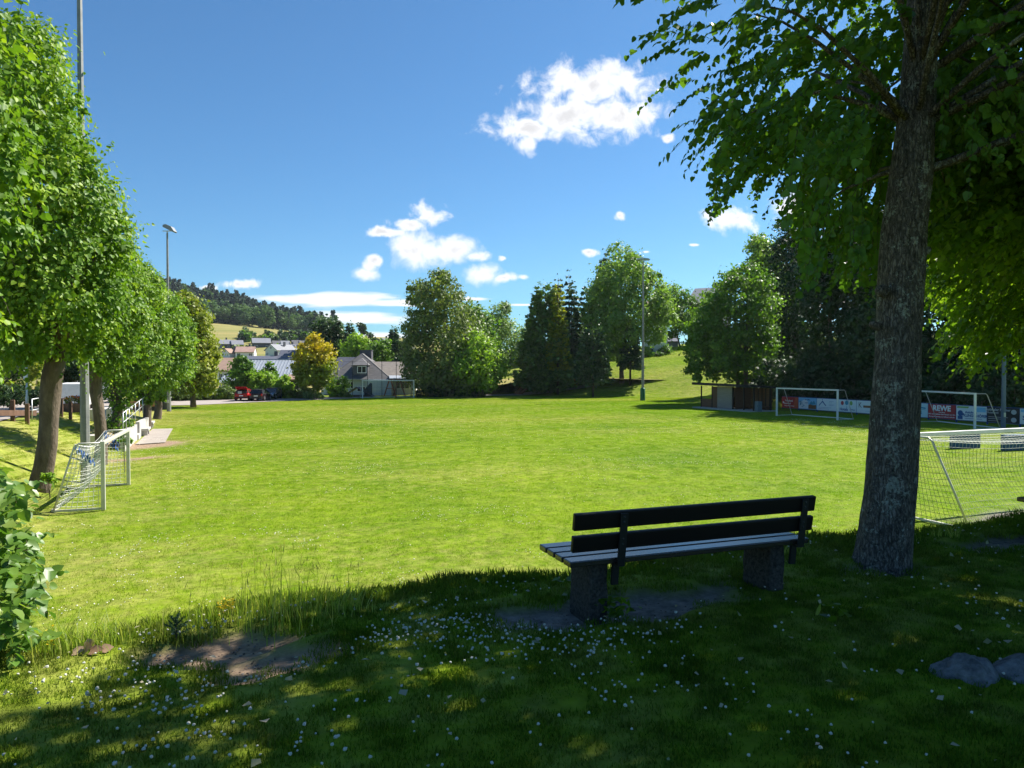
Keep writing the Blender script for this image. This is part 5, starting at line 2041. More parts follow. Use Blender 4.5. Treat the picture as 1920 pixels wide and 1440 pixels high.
def goals():
    # small goal on the left touchline: opening towards +u
    a, b = atz(194, 955, 0.03), atz(241, 909, 0.03)
    mid = (a + b) / 2
    d = (b - a)
    rz = math.atan2(d.y, d.x)
    g = goal((mid.x, mid.y, Hs(mid.x, mid.y)), rz, 'small aluminium youth goal with a sagging white net on the left touchline', d.length, 1.98, 0.75, 1.30, 0.10, M_ALU, M_NETW, 0.14, 1.0, 0.007)
    # blue corner ties
    for s in (-1, 1):
        mb = MB()
        w = d.length / 2
        vs = []
        for k in range(5):
            for j in range(4):
                p = Vector((s * (w - .05 - 0.30 * k / 4), 0.70 - .12 * j + .05 * math.sin(k * 2 + j), 1.95 - 0.13 * j - .05 * k))
                mb.box(p, (.10, .02, .12), Matrix.Rotation(.4 * k + j, 3, 'Y'))
        mb.build('net_tie', M_NETB, g)
    # near full size goal, seen from behind, right of the leaning trunk
    p0 = at(1698, 814, 21.0)
    dirv = Vector((CT, ST, 0))
    c = Vector((p0.x, p0.y, 0)) + dirv * 3.66
    goal((c.x, c.y, Hs(c.x, c.y)), TH + math.pi, 'full size white goal near the terrace, seen from behind its net', 7.44, 2.30, 0.9, 2.0, 0.12, M_WHITE, M_NETW, 0.15, 0.9, 0.0065, m_net2=M_NETG)
    # far goal
    c = at(728.5, 745, 105)
    goal((c.x, c.y, Hs(c.x, c.y)), TH, 'white goal at the far end of the pitch before the slate house', 7.44, 2.44, 0.9, 2.0, 0.14, M_WHITE, M_NETB, 0.45, 0.3, 0.008)
    # two goals parked on the right touchline, opening towards the pitch
    for (pa, pb, lab) in [((1457, 66.0), (1571, 60.2), 'white goal parked before the red and white boards, beside the shelter'), ((1716, 58.2), (1829, 51.5), 'white goal parked before the board with big white letters')]:
        A = Vector(((pa[0] - 960) / F * pa[1], pa[1], 0)); B = Vector(((pb[0] - 960) / F * pb[1], pb[1], 0))
        d = B - A
        m = (A + B) / 2
        goal((m.x, m.y, Hs(m.x, m.y)), math.atan2(d.y, d.x), lab, d.length, 2.44, 0.9, 1.9, 0.12, M_WHITE, None, group='football goals', slim=.028)


goals()


# ------------------------------------------------------------------ sponsor boards
def text_mesh(s, size, bold=0.0, align='CENTER'):
    cu = bpy.data.curves.new('text', 'FONT')
    cu.body = s
    cu.size = size
    cu.align_x = align
    cu.align_y = 'CENTER'
    cu.offset = bold
    cu.resolution_u = 2
    cu.extrude = 0.002
    o = bpy.data.objects.new('text', cu)
    me = bpy.data.meshes.new_from_object(o)
    bpy.data.objects.remove(o)
    return me


def lettering(parent, items, m, name='lettering'):
    """items: (string, size, x, z, boldness, x stretch) on the face of a board (x right, z up, towards -y)"""
    for (s, size, x, z, bold, sx) in items:
        me = text_mesh(s, size, bold)
        mb = MB()
        mb.add([(x + q.co.x * sx, -0.026 - q.co.z, z + q.co.y) for q in me.vertices], [list(q.vertices) for q in me.polygons])
        bpy.data.meshes.remove(me)
        mb.build(name, m, parent)


def board(v1, v0, label, panel, deco, u=54.3, h=1.12, z0=0.22, trim=True):
    """v1 > v0: left and right end seen from the pitch"""
    w = v1 - v0 - 0.06
    x, y = xy(u, (v1 + v0) / 2)
    t = thing('sponsor_board', label, 'sign', (x, y, 0.0), -(math.pi / 2 - TH), 'sponsor boards along the right touchline')
    t['w'] = w
    mb = MB()
    mb.box((0, 0, z0 + h / 2), (w, 0.03, h))
    mb.build('panel', panel, t)
    mb = MB()
    for s in (-1, 1):
        mb.box((s * (w / 2 + .0), 0.06, (z0 + h) / 2 + .03), (0.06, 0.05, z0 + h + .06))
    mb.box((0, 0.06, z0 + h + .03), (w - .07, 0.05, 0.05))
    mb.box((0, 0.06, z0 - .04), (w - .07, 0.05, 0.05))
    mb.build('frame', M_BLUE, t)
    deco(t, w, z0, h)
    return t


M_BLUE = mat('blue_board_frame', (0.025, 0.06, 0.22), 0.5)
M_BW = mat('board_white', (0.72, 0.75, 0.76), 0.5)
M_BR = mat('board_red', (0.42, 0.030, 0.035), 0.5)
M_BO = mat('board_orange_red', (0.52, 0.10, 0.05), 0.5)
M_BK = mat('board_black', (0.018, 0.018, 0.022), 0.5)
M_BSKY = mat('board_sky_blue', (0.22, 0.50, 0.72), 0.5)
M_INKB = mat('ink_blue', (0.03, 0.10, 0.28), 0.5)
M_INKT = mat('ink_teal', (0.05, 0.28, 0.42), 0.5)
M_INKG = mat('ink_green', (0.25, 0.42, 0.10), 0.5)
M_INKR = mat('ink_red', (0.50, 0.05, 0.06), 0.5)
M_INKK = mat('ink_black', (0.02, 0.02, 0.025), 0.5)
M_INKO = mat('ink_brown', (0.22, 0.10, 0.04), 0.5)
M_INKW = mat('ink_white', (0.80, 0.80, 0.80), 0.5)
M_INKGR = mat('ink_grey', (0.42, 0.45, 0.48), 0.5)


def patch(t, polys, m, name):
    """flat printed shapes: polygons in board coordinates, 6 mm proud"""
    mb = MB()
    for p in polys:
        mb.prism([(x, -0.0165, z) for x, z in p], (0, -0.004, 0))
    return mb.build(name, m, t)


def disc(cx, cz, r, n=18, sq=1.0):
    return [(cx + r * math.cos(k * 2 * math.pi / n), cz + r * sq * math.sin(k * 2 * math.pi / n)) for k in range(n)]


def strokes(rows, x0, x1, th=0.02):
    return [[(x0, z), (x1 - q, z), (x1 - q, z + th), (x0, z + th)] for z, q in rows]


def vat(px, u=54.3):
    k = (px - 960) / F
    y = u / (k * CT + ST)
    return -k * y * ST + y * CT


def boards():
    E = [1466, 1497.5, 1532, 1569, 1606.5, 1641, 1668, 1694, 1741, 1793.5, 1851.5, 1913, 1985]
    V = [vat(p) for p in E]

    def d_red(t, w, z, h):
        patch(t, [[(w * .18, z + .03), (w * .5 - .02, z + .03), (w * .5 - .02, z + h - .03), (w * .34, z + h - .03)]], M_BO, 'orange_corner')
        lettering(t, [('Volksbank', .27, -.05 * w, z + h * .66, .006, 1), ('Sauerland', .24, -.14 * w, z + h * .42, .004, 1), ('Morgen kann kommen', .15, -.02 * w, z + h * .2, .003, 1)], M_INKW)
        patch(t, [[(-.43 * w, z + h * .4), (-.36 * w, z + h * .4), (-.36 * w, z + h * .58), (-.43 * w, z + h * .58)]], M_INKW, 'emblem')

    def d_mtn(t, w, z, h):
        patch(t, [[(-w * .48, z + .05), (w * .05, z + .05), (w * .05, z + h * .62), (-w * .1, z + h * .9), (-w * .48, z + h * .55)]], M_BW, 'white_field')
        patch(t, [[(w * .06, z + .05), (w * .48, z + .05), (w * .48, z + h * .42), (w * .3, z + h * .38), (w * .15, z + h * .45), (w * .06, z + h * .36)]], M_INKO, 'brown_ground')
        patch(t, [[(w * .1, z + h * .46), (w * .22, z + h * .74), (w * .28, z + h * .6), (w * .36, z + h * .8), (w * .47, z + h * .48), (w * .3, z + h * .41)]], M_INKT, 'mountains')
        patch(t, [[(-w * .44, z + h * .70), (-w * .34, z + h * .72), (-w * .22, z + h * .40), (-w * .14, z + h * .32), (-w * .3, z + h * .16), (-w * .33, z + h * .2), (-w * .22, z + h * .31), (-w * .34, z + h * .42), (-w * .42, z + h * .25), (-w * .44, z + h * .3)]], M_INKT, 'runner_figure')
        lettering(t, [('Ski & Bike', .17, .0, z + h * .84, .004, 1), ('Verleih', .16, -.04 * w, z + h * .56, .003, 1)], M_INKB)

    def d_roof(t, w, z, h):
        patch(t, [[(-w * .40, z + h * .42), (-w * .38, z + h * .36), (-w * .21, z + h * .70), (-.03 * w, z + h * .36), (-.01 * w, z + h * .42), (-w * .20, z + h * .84)], disc(-w * .205, z + h * .91, .045)], M_INKB, 'roof_emblem')
        patch(t, strokes([(z + h * .78, .1), (z + h * .66, .3), (z + h * .5, .05), (z + h * .42, .2)], w * .14, w * .42) + strokes([(z + h * .24, .1), (z + h * .12, .4)], -w * .42, w * .3), M_INKB, 'small_print')

    def d_hotels(t, w, z, h):
        patch(t, [disc(-w * .2, z + h * .72, .17, sq=1.15)], M_INKR, 'red_balloon')
        patch(t, [disc(w * .02, z + h * .76, .19, sq=1.15), [(w * .015, z + h * .5), (w * .035, z + h * .5), (w * .05, z + h * .3), (w * .03, z + h * .3)]], M_INKT, 'blue_balloon')
        patch(t, [disc(w * .25, z + h * .74, .17, sq=1.15)], M_INKG, 'green_balloon')
        lettering(t, [('Hotels', .36, -.12 * w, z + h * .2, .010, 1), ('in Willingen', .15, .32 * w, z + h * .2, .002, .9)], M_INKB)

    def d_k(t, w, z, h):
        patch(t, [[(-w * .12, z + h * .44), (w * .45, z + h * .44), (w * .45, z + h * .62), (-w * .12, z + h * .62)]], M_INKO, 'brown_bar')
        lettering(t, [('K', .72, -.30 * w, z + h * .62, -.004, .8)], M_INKK)
        patch(t, strokes([(z + h * .16, .0)], w * .0, w * .4), M_INKT, 'small_print')

    def d_blank(t, w, z, h):
        patch(t, strokes([(z + h * .6, .3), (z + h * .4, .1)], -w * .3, w * .4, .05), M_INKB, 'small_print')

    def d_bber(t, w, z, h):
        patch(t, [[(-.4 * w, z + h * .88), (.42 * w, z + h * .70), (.42 * w, z + h * .60), (-.4 * w, z + h * .78)], [(-.4 * w, z + h * .70), (.42 * w, z + h * .55), (.42 * w, z + h * .52), (-.4 * w, z + h * .66)]], M_INKT, 'roof_lines')
        lettering(t, [('WEBER', .40, 0.0, z + h * .36, .016, 1)], M_INKT)

    def d_rewe(t, w, z, h):
        lettering(t, [('REWE', .60, 0.0, z + h * .72, .026, 1.0)], M_INKW)
        lettering(t, [('Dein Markt', .12, 0.02, z + h * .44, .002, 1), ('Wir unterstützen den Verein vor Ort', .155, 0, z + h * .30, .003, 1), ('Montag bis Samstag von 7.00 bis 21.00 Uhr', .13, 0, z + h * .12, .003, 1)], M_INKW, 'small_print')

    def d_kling(t, w, z, h):
        patch(t, [disc(-w * .36, z + h * .48, .22), [(-w * .45, z + .06), (-w * .28, z + .06), (-w * .28, z + h * .3), (-w * .45, z + h * .3)], [(-w * .30, z + h * .30), (-w * .24, z + h * .36), (-w * .24, z + h * .48), (-w * .30, z + h * .5)]], M_INKB, 'mechanic_figure')
        patch(t, [[(-w * .48, z + h * .84), (-w * .1, z + h * .84), (-w * .06, z + h * .96), (-w * .46, z + h * .96)]], M_INKG, 'green_stripe')
        patch(t, [[(w * .14, z + h * .62), (w * .48, z + h * .62), (w * .48, z + h * .95), (w * .2, z + h * .95)]], M_BSKY, 'blue_corner')
        lettering(t, [('Autohaus', .25, .0, z + h * .56, .008, 1), ('KLINGELHÖFER', .30, .14 * w, z + h * .33, .010, .9)], M_INKB)
        patch(t, strokes([(z + h * .12, .1)], -w * .2, w * .4, .03), M_INKB, 'small_print')

    def d_opt(t, w, z, h):
        lettering(t, [('Optimaler Partner', .26, -.17 * w, z + h * .84, .006, 1), ('Hoteltextil', .20, -.32 * w, z + h * .64, .003, 1)], M_INKGR)
        patch(t, strokes([(z + h * .34, .1), (z + h * .22, .6), (z + h * .08, .9)], -w * .46, w * .2, .03), M_INKGR, 'small_print')
        patch(t, [disc(w * .34, z + h * .74, .2, sq=.9), disc(w * .34, z + h * .22, .2, sq=.9)], M_INKGR, 'emblem')

    def d_last(t, w, z, h):
        patch(t, [[(-w * .48, z + h * .78), (w * .48, z + h * .78), (w * .48, z + h * .97), (-w * .48, z + h * .97)]], M_BSKY, 'blue_stripe')
        lettering(t, [('SPORT', .42, -.18 * w, z + h * .4, .012, 1)], M_INKB)
    D = [('dark red board with an orange corner and white lines, at the shelter end', M_BR, d_red), ('pale blue board with a runner and brown mountains', M_BSKY, d_mtn), ('white board with a dark open roof emblem', M_BW, d_roof),
         ('white board with three coloured balloons reading Hotels', M_BW, d_hotels), ('white board with a brown bar left of the leaning trunk', M_BW, d_k), ('white board covered by the left side of the leaning trunk', M_BW, d_blank),
         ('plain white board wholly behind the leaning trunk', M_BW, d_blank), ('pale blue board with teal block letters right of the trunk', mat('board_pale_blue', (0.48, 0.66, 0.72), .5), d_bber), ('red board reading REWE in big white letters', M_BR, d_rewe),
         ('pale board reading KLINGELHÖFER with a dark mechanic figure', M_BW, d_kling), ('black board with grey writing behind the lamp post', M_BK, d_opt), ('white board with a blue stripe cut by the right edge', M_BW, d_last)]
    for k, (lab, m, deco) in enumerate(D):
        board(V[k], V[k + 1], lab, m, deco, h=1.12 if k != 7 else 1.15)


boards()


# ------------------------------------------------------------------ wooden shelter
def shelter():
    M_BRW = mat('brown_boards', (0.10, 0.045, 0.022), 0.7, noise=4, col2=(0.19, 0.09, 0.045), stretch=(1, 1, 8), bump=(10, .4, .01))
    M_LTW = mat('silvered_boards', (.22, .185, .16), .75, noise=3, col2=(.34, .29, .25), stretch=(.4, .4, 9), bump=(10, .4, .01))
    M_DKR = mat('shelter_roof_felt', (0.018, 0.016, 0.02), 0.8)
    x, y = xy(49.8, 61.6)
    t = thing('wooden_shelter', 'brown wooden team shelter with a flat dark roof under the round maple', 'shelter', (x, y, 0), -(math.pi / 2 - TH))
    L, Dp = 8.4, 2.3                      # local x along the touchline (right seen from the pitch), front is -y
    xl = -L / 2
    mb = MB(); mb.box((0, -.25, .04), (L + .6, Dp + 1.2, .12)); mb.build('floor_slab', M_CONCL, t)
    mb = MB()
    mb.prism([(xl - .7, -Dp / 2 - .6, 2.62), (xl + L + .25, -Dp / 2 - .6, 2.52), (xl + L + .25, Dp / 2 + .3, 2.30), (xl - .7, Dp / 2 + .3, 2.40)], (0, 0, .14))
    mb.bar((xl - .7, -Dp / 2 - .63, 2.60), (xl + L + .25, -Dp / 2 - .63, 2.50), .04, .22)
    mb.build('roof', M_DKR, t)
    mb = MB()
    for k in range(9):
        mb.box((xl + 1.9 + (L - 1.9) / 2, Dp / 2, .22 + k * .24), (L - 1.9, .03, .225))
    mb.build('back_wall', M_BRW, t)
    mb = MB()
    for k in range(4):
        mb.box((xl + .95, -Dp / 2 + .06, .22 + .215 * k), (1.75, .03, .20))
        mb.box((xl + .06, 0, .22 + .215 * k), (.03, Dp - .2, .20))
        mb.box((xl + .95, Dp / 2 - .06, .22 + .215 * k), (1.75, .03, .20))
    mb.build('porch_rail', M_BRW, t)
    mb = MB()
    for k in range(13):
        mb.box((xl + 1.98, 0, .2 + .165 * k), (.03, Dp - .12, .155))
    mb.build('side_wall', M_BRW, t)
    mb = MB()
    for k in range(16):
        mb.box((xl + 4.0, -Dp / 2 + .02, .19 + .142 * k), (2.35, .035, .134))
    mb.build('pale_front_panel', M_LTW, t)
    mb = MB()
    for k in range(14):
        mb.box((xl + 2.4, -Dp / 2 + .06, .19 + .16 * k), (.8, .03, .15))
    mb.build('front_panel', M_BRW, t)
    mb = MB()
    for k in range(13):
        mb.box((xl + 5.3, 0.15, .2 + .165 * k), (.03, Dp - .4, .155))
    mb.build('inner_wall', M_BRW, t)
    for px_, py_ in [(xl + .06, -Dp / 2 + .05), (xl + .06, Dp / 2 - .05), (xl + 1.9, -Dp / 2 + .08), (xl + 5.25, -Dp / 2 + .08), (xl + 6.9, -Dp / 2 + .08), (xl + L - .06, -Dp / 2 + .08), (xl + L - .06, Dp / 2 - .12)]:
        mb = MB(); mb.box((px_, py_, 1.24), (.11, .11, 2.28)); mb.build('post', M_DKWOOD, t)
    mb = MB()
    for k in range(5):
        mb.box((xl + 5.9 + k * .55, Dp / 2 - .045, 1.2), (.07, .05, 2.1))
    mb.build('stud', M_DKWOOD, t)
    mb = MB(); mb.box((xl + 6.85, .75, .46), (2.9, .38, .05)); mb.box((xl + 5.6, .75, .27), (.06, .3, .34)); mb.box((xl + 8.1, .75, .27), (.06, .3, .34)); mb.build('inside_bench', M_BRW, t)
    # grey cabinet at the open right end
    c = thing('metal_cabinet', 'grey metal cabinet at the right end of the wooden shelter', 'cabinet', (*xy(49.0, 57.1), 0.05), -(math.pi / 2 - TH))
    M_CAB = mat('grey_green_cabinet_paint', (.15, .19, .21), .6)
    mb = MB(); mb.box((0, 0, .5), (.55, .45, 1.0), bev=.02); mb.build('body', M_CAB, c)
    mb = MB(); mb.box((0, -.237, .5), (.48, .02, .9), bev=.005); mb.build('door', M_CAB, c)
    mb = MB(); mb.box((.18, -.26, .55), (.03, .02, .14)); mb.build('handle', M_IRON, c)


shelter()


# ------------------------------------------------------------------ poles
def floodlight(label, px, base_py, d, top_py, wb, mfoot=None, heads=1, rot=0.0, mast=None):
    g = at(px, base_py, d)
    z = Hs(g.x, g.y)
    t = thing('floodlight_pole', label, 'floodlight', (g.x, g.y, z), 0, 'floodlight poles')
    top = at(px, top_py, d)
    Hh = top.z - z
    mb = MB()
    n = 8
    a0 = TH + R(22.5)
    prof = [(wb, -.3), (wb, .0), (wb * .95, 1.0), (wb * .42, Hh)]
    mb.lathe(prof, n, (0, 0, 0), Matrix.Rotation(a0, 3, 'Z'))
    mb.build('mast', mast or mat('dull_zinc_mast', (.20, .20, .195), .55, metal=.3, noise=3, col2=(.29, .29, .28)), t)
    mb = MB(); mb.box((0, 0, Hh + .06), (.10, .10, .34)); mb.bar((-.45, 0, Hh + .2), (.45, 0, Hh + .2), .08); mb.build('bracket', M_GALV, t)
    for s in ((-1, 1) if heads == 2 else (1,)):
        mb = MB()
        M = Matrix.Rotation(rot, 3, 'Z') @ Matrix.Rotation(R(18 if heads == 1 else 6 * s), 3, 'Y')
        pr = [(-.55, -.05), (.55, -.22), (.62, -.10), (.2, .24), (-.35, .3), (-.6, .15)] if heads == 1 else [(-.45, -.06), (.42, -.10), (.45, 0), (.2, .10), (-.4, .12)]
        mb.prism([M @ Vector((x, -.36, zz)) + Vector((s * .42 if heads == 2 else .25, 0, Hh + .42)) for x, zz in pr], M @ Vector((0, .72, 0)))
        mb.build('lamp_head', mat('floodlight_housing', (.22, .23, .24), .5, metal=.4) if heads == 1 else M_GALV, t)
    if mfoot:
        mb = MB()
        mb.lathe([(wb + .12, -.1), (wb + .14, .1), (wb + .13, 1.55), (wb + .02, 1.7)], 16)
        mb.build('padding', mfoot, t, smooth=True)
    mb = MB(); mb.box((0, -wb * .98, 1.0), (wb * .8, .03, .3)); mb.build('service_hatch', M_GALV, t)
    return t


floodlight('tall near floodlight pole standing behind the small goal', 160.5, 888, 27, -190, 0.175, heads=2)
floodlight('floodlight pole at the end of the lime row with a single dark head', 317, 770, 72, 437, 0.21)
floodlight('floodlight pole with a green padded foot before the grassy bank', 1205, 750, 97, 492, 0.20, mat('green_padding', (0.015, 0.12, 0.05), 0.6), 2)
floodlight('slim blue grey pole in front of the black board', 1881, 800, 52.0, 330, 0.16, mast=mat('shaded_pole_steel', (.10, .14, .20), .6))  # pole stands in shade; that darkening is put into the steel colour


# ------------------------------------------------------------------ ball stop fence behind the far goal
def ball_stop():
    base = at(728.5, 745, 105)
    u0, v0 = uv(base.x, base.y)
    a = xy(u0 - 7.5, v0 + 4.0); b = xy(u0 + 7.5, v0 + 4.0)
    t = thing('ball_stop_net', 'tall thin posts with a ball stop net behind the far goal', 'fence', (a[0], a[1], 0))
    for px in (633, 661, 689, 716, 743, 771):
        k = (px - 960) / F
        s = (k * a[1] - a[0]) / ((b[0] - a[0]) - k * (b[1] - a[1]))
        p = Vector((a[0] + (b[0] - a[0]) * s, a[1] + (b[1] - a[1]) * s, 0))
        mb = MB(); mb.tube([p, p + Vector((0, 0, 5.3))], .04, 8); mb.build('post', M_IRON, t, world=True, smooth=True)
    mb = MB()
    for z in (0.15, 2.6, 5.25):
        mb.tube([(a[0] - 3, a[1] - 1.2, z), (b[0] + 1, b[1] + .4, z)], .012, 5)
    mb.build('wire', M_IRON, t, world=True)


ball_stop()


# ------------------------------------------------------------------ left: wall, ramp, rails, street furniture
def left_side():
    # retaining wall with a stepped top
    t = thing('retaining_wall', 'pale board marked concrete wall of the ramp beside the paved pad', 'wall', (*xy(-4.4, 50), 0))
    mb = MB()

    def wseg(va, vb, h0, h1, u=-4.40, th=.22):
        a, b = xy(u, va), xy(u, vb)
        c, d = xy(u - th, vb), xy(u - th, va)
        vs = [(*a, -.2), (*b, -.2), (*c, -.2), (*d, -.2), (*a, h0), (*b, h1), (*c, h1), (*d, h0)]
        mb.add(vs, [(0, 1, 2, 3), (4, 5, 6, 7), (0, 1, 5, 4), (1, 2, 6, 5), (2, 3, 7, 6), (3, 0, 4, 7)])
    wseg(42.2, 48.6, 1.05, .95)
    wseg(50.0, 57.4, 1.0, .85)
    mb.build('wall_face', M_CONCL, t, world=True)
    mb = MB()
    for k in range(4):
        a = Vector((*xy(-4.5 - .32 * k, 49.3), .11 + .2 * k))
        mb.box(a, (.34, 1.36, .22 + .4 * k * 0 + .2), Matrix.Rotation(TH, 3, 'Z'))
    mb.build('steps', M_CONCL, t, world=True)
    # tall pale end block behind
    t2 = thing('concrete_block', 'pale concrete block at the upper end of the ramp', 'wall', (*xy(-6.4, 52.5), .8))
    mb = MB(); mb.box((0, 0, .45), (1.6, 4.2, 1.1), Matrix.Rotation(TH, 3, 'Z'), bev=.02); mb.build('block', M_CONCL, t2)
    t3 = thing('concrete_block', 'low dark concrete block on the bank behind the bent lime trunk', 'wall', (at(176, 805, 37).x, 37, Hs(at(176, 805, 37).x, 37)))
    mb = MB(); mb.box((0, 0, .15), (.7, .9, .7), Matrix.Rotation(TH, 3, 'Z'), bev=.02); mb.build('block', M_CONCL, t3)

    def rail(label, pts, hts, n):
        q = [Vector((*xy(u, v), z)) for (u, v, z) in pts]
        t = thing('handrail', label, 'railing', q[0])
        up = Vector((0, 0, hts))
        mb = MB()
        mb.tube([p + up for p in q], .028, 8)
        mb.build('top_rail', M_GALV, t, world=True, smooth=True)
        mb = MB()
        mb.tube([p + up * .5 for p in q], .02, 8)
        mb.build('middle_rail', M_GALV, t, world=True, smooth=True)
        for i in range(n + 1):
            s = i / n * (len(q) - 1)
            j = min(int(s), len(q) - 2)
            p = q[j].lerp(q[j + 1], s - j)
            mb = MB(); mb.tube([p, p + up], .026, 8); mb.build('baluster', M_GALV, t, world=True, smooth=True)
    rail('grey handrail climbing along the ramp beside the leafy trunks', [(-4.55, 43.0, .95), (-4.55, 48, 1.1), (-4.6, 57, 1.35)], 1.0, 7)
    rail('second grey handrail on the inner side of the ramp', [(-5.6, 45.0, 1.0), (-5.7, 56, 1.5)], 1.0, 4)
    rail('short grey handrail at the street behind the bent lime trunk', [(-8.2, 41.0, 1.75), (-8.2, 44.5, 1.75)], 1.05, 2)
    # concrete seats on the pad
    for px, py, lab in [(272, 815, 'nearer concrete block seat on the paved pad'), (281, 802, 'further concrete block seat on the paved pad')]:
        p = atz(px, py, 0.05)
        t = thing('concrete_bench', lab, 'bench', (p.x, p.y, .05), TH, 'concrete seats on the pad')
        mb = MB(); mb.box((0, 0, .38), (.55, 1.7, .14), bev=.015); mb.build('seat', M_CONCL, t)
        for s in (-.6, .6):
            mb = MB(); mb.box((0, s, .155), (.4, .22, .31)); mb.build('leg', M_CONCL, t)
    # wooden barrier along the street
    M_BOL = mat('weathered_brown_wood', (.10, .055, .035), .8, noise=5, col2=(.18, .10, .07), stretch=(1, 1, .3))
    t = thing('wooden_barrier', 'brown wooden barrier of posts and a plank along the street', 'fence', (*xy(-9.2, 28), 1.9))
    for px in (-40, 24, 51):
        p = at(px, 780, 34 if px > 0 else 31)
        z = Hs(p.x, p.y)
        mb = MB(); mb.box((p.x, p.y, z + .4), (.17, .17, 1.1), Matrix.Rotation(TH, 3, 'Z'), bev=.015); mb.build('post', M_BOL, t, world=True)
    a, b = at(-60, 772, 31), at(75, 768, 35.5)
    za, zb_ = Hs(a.x, a.y), Hs(b.x, b.y)
    mb = MB(); mb.bar((a.x - .1, a.y - .15, za + .52), (b.x - .1, b.y - .15, zb_ + .52), .07, .26); mb.build('plank', M_BOL, t, world=True)
    k = 0
    for px, lab in [(115, 'right of the slanting lime trunk'), (132, 'left of the near floodlight pole')]:
        p = at(px, 775, 41)
        z = Hs(p.x, p.y)
        t = thing('wooden_bollard', 'dark wooden street bollard ' + lab, 'bollard', (p.x, p.y, z), TH, 'wooden bollards at the street')
        mb = MB(); mb.box((0, 0, .45), (.17, .17, 1.1), bev=.02); mb.build('post', M_BOL, t)
        mb = MB(); mb.box((0, 0, 1.01), (.2, .2, .03), bev=.006); mb.build('cap', M_BOL, t)
    k = 0
    for px, d, lab in [(243, 66, 'left one of the three far bollards'), (252, 67, 'middle one of the three far bollards'), (262, 68, 'right one of the three far bollards')]:
        p = at(px, 760, d)
        z = Hs(p.x, p.y)
        t = thing('wooden_bollard', lab + ' seen between the leafy trunks', 'bollard', (p.x, p.y, z), TH, 'wooden bollards at the street')
        mb = MB(); mb.box((0, 0, .45), (.15, .15, .95), bev=.02); mb.build('post', M_BOL, t)
    # street lamp
    p = at(51, 770, 38)
    z = Hs(p.x, p.y)
    t = thing('street_lamp', 'slim grey street lamp with a small white sign behind the wooden barrier', 'lamp', (p.x, p.y, z))
    mb = MB(); mb.lathe([(.075, -.1), (.075, .9), (.05, 1.0), (.04, 3.0)], 10); mb.build('post', M_GALV, t, smooth=True)
    mb = MB(); mb.lathe([(.06, 2.98), (.10, 3.05), (.22, 3.45), (.05, 3.62)], 12); mb.build('lamp_head', mat('lamp_glass', (.75, .77, .75), .3), t, smooth=True)
    mb = MB(); mb.box((-.03, -.06, 2.0), (.2, .02, .32)); mb.build('sign_plate', M_BW, t)
    # parked white van across the street
    p = at(143, 745, 62)
    z = Hs(p.x, p.y)
    t = thing('white_van', 'white box van parked across the street behind the near floodlight pole', 'van', (p.x, p.y, z), R(25))
    mb = MB(); mb.box((0, 0, 1.45), (2.0, 4.2, 1.9), bev=.08); mb.build('body', M_WHITE, t)
    mb = MB(); mb.box((0, 2.75, 1.05), (1.9, 1.3, 1.2), taper=.8, bev=.06); mb.build('cab', M_WHITE, t)
    mb = MB(); mb.box((0, 3.12, 1.45), (1.5, .45, .5), bev=.02); mb.build('windscreen', mat('car_glass', (.02, .025, .03), .08, spec=.6), t)
    for sx in (-.92, .92):
        for sy in (-1.3, 2.5):
            mb = MB(); mb.lathe([(.1, -.1), (.33, -.1), (.36, -.05), (.36, .05), (.33, .1), (.1, .1)], 18, (sx, sy, .34), Matrix.Rotation(R(90), 3, 'Y')); mb.build('wheel', mat('tyre', (.015, .015, .016), .8), t, smooth=True)
    mb = MB(); mb.box((.3, -2.108, 1.3), (.5, .02, .14)); mb.build('rear_plate', M_INKB, t)
    # flower trough
    p = at(142, 762, 46)
    z = Hs(p.x, p.y)
    t = thing('flower_trough', 'brown flower trough with orange blooms behind the near floodlight pole', 'planter', (p.x, p.y, z), TH)
    mb = MB(); mb.box((0, 0, .35), (1.3, .6, .6), taper=1.08, bev=.03); mb.build('trough', M_BOL, t)
    n = 260
    C = np.stack([rng.uniform(-.6, .6, n), rng.uniform(-.25, .25, n), .66 + .35 * rng.random(n)], -1)
    link_mesh('foliage', leaf_mesh('foliage', C, rdir(n), rdir(n) + np.array([0, 0, .6]), .12 * (.6 + .8 * rng.random(n))), LM['hedge'], t, world=False)
    n = 70
    C = np.stack([rng.uniform(-.6, .6, n), rng.uniform(-.3, .25, n), .85 + .25 * rng.random(n)], -1)
    link_mesh('blooms', leaf_mesh('blooms', C, rdir(n), rdir(n) + np.array([0, -.5, .6]), .13 * (.6 + .8 * rng.random(n))), leaf_mat('orange_petal', (.55, .10, .02), (.6, .2, .02), (.62, .3, .03)), t, world=False)
    # stone planter by the far left pole
    p = at(306, 762, 76)
    t = thing('round_planter', 'round dark stone planter beside the far left floodlight pole', 'planter', (p.x, p.y, Hs(p.x, p.y)))
    mb = MB(); mb.lathe([(.42, -.1), (.5, .2), (.62, .6), (.66, .66), (.56, .66), (.5, .55)], 18); mb.build('bowl', mat('dark_stone', (.12, .11, .10), .9, noise=9), t, smooth=True)
    n = 120
    C = np.stack([.45 * rng.normal(size=n) * .7, .45 * rng.normal(size=n) * .7, .7 + .35 * rng.random(n)], -1)
    link_mesh('foliage', leaf_mesh('foliage', C, rdir(n), rdir(n) + np.array([0, 0, .6]), .16 * (.6 + .8 * rng.random(n))), LM['hedge'], t, world=False)
    # waste bin on the bank top between the trunks
    p = at(268, 742, 72)
    t = thing('waiting_shelter', 'small dark car bonnet high kiosk seen between the leafy trunks', 'kiosk', (p.x, p.y, Hs(p.x, p.y)), TH)
    t['label'] = 'dark low kiosk with an orange front seen between the leafy trunks'
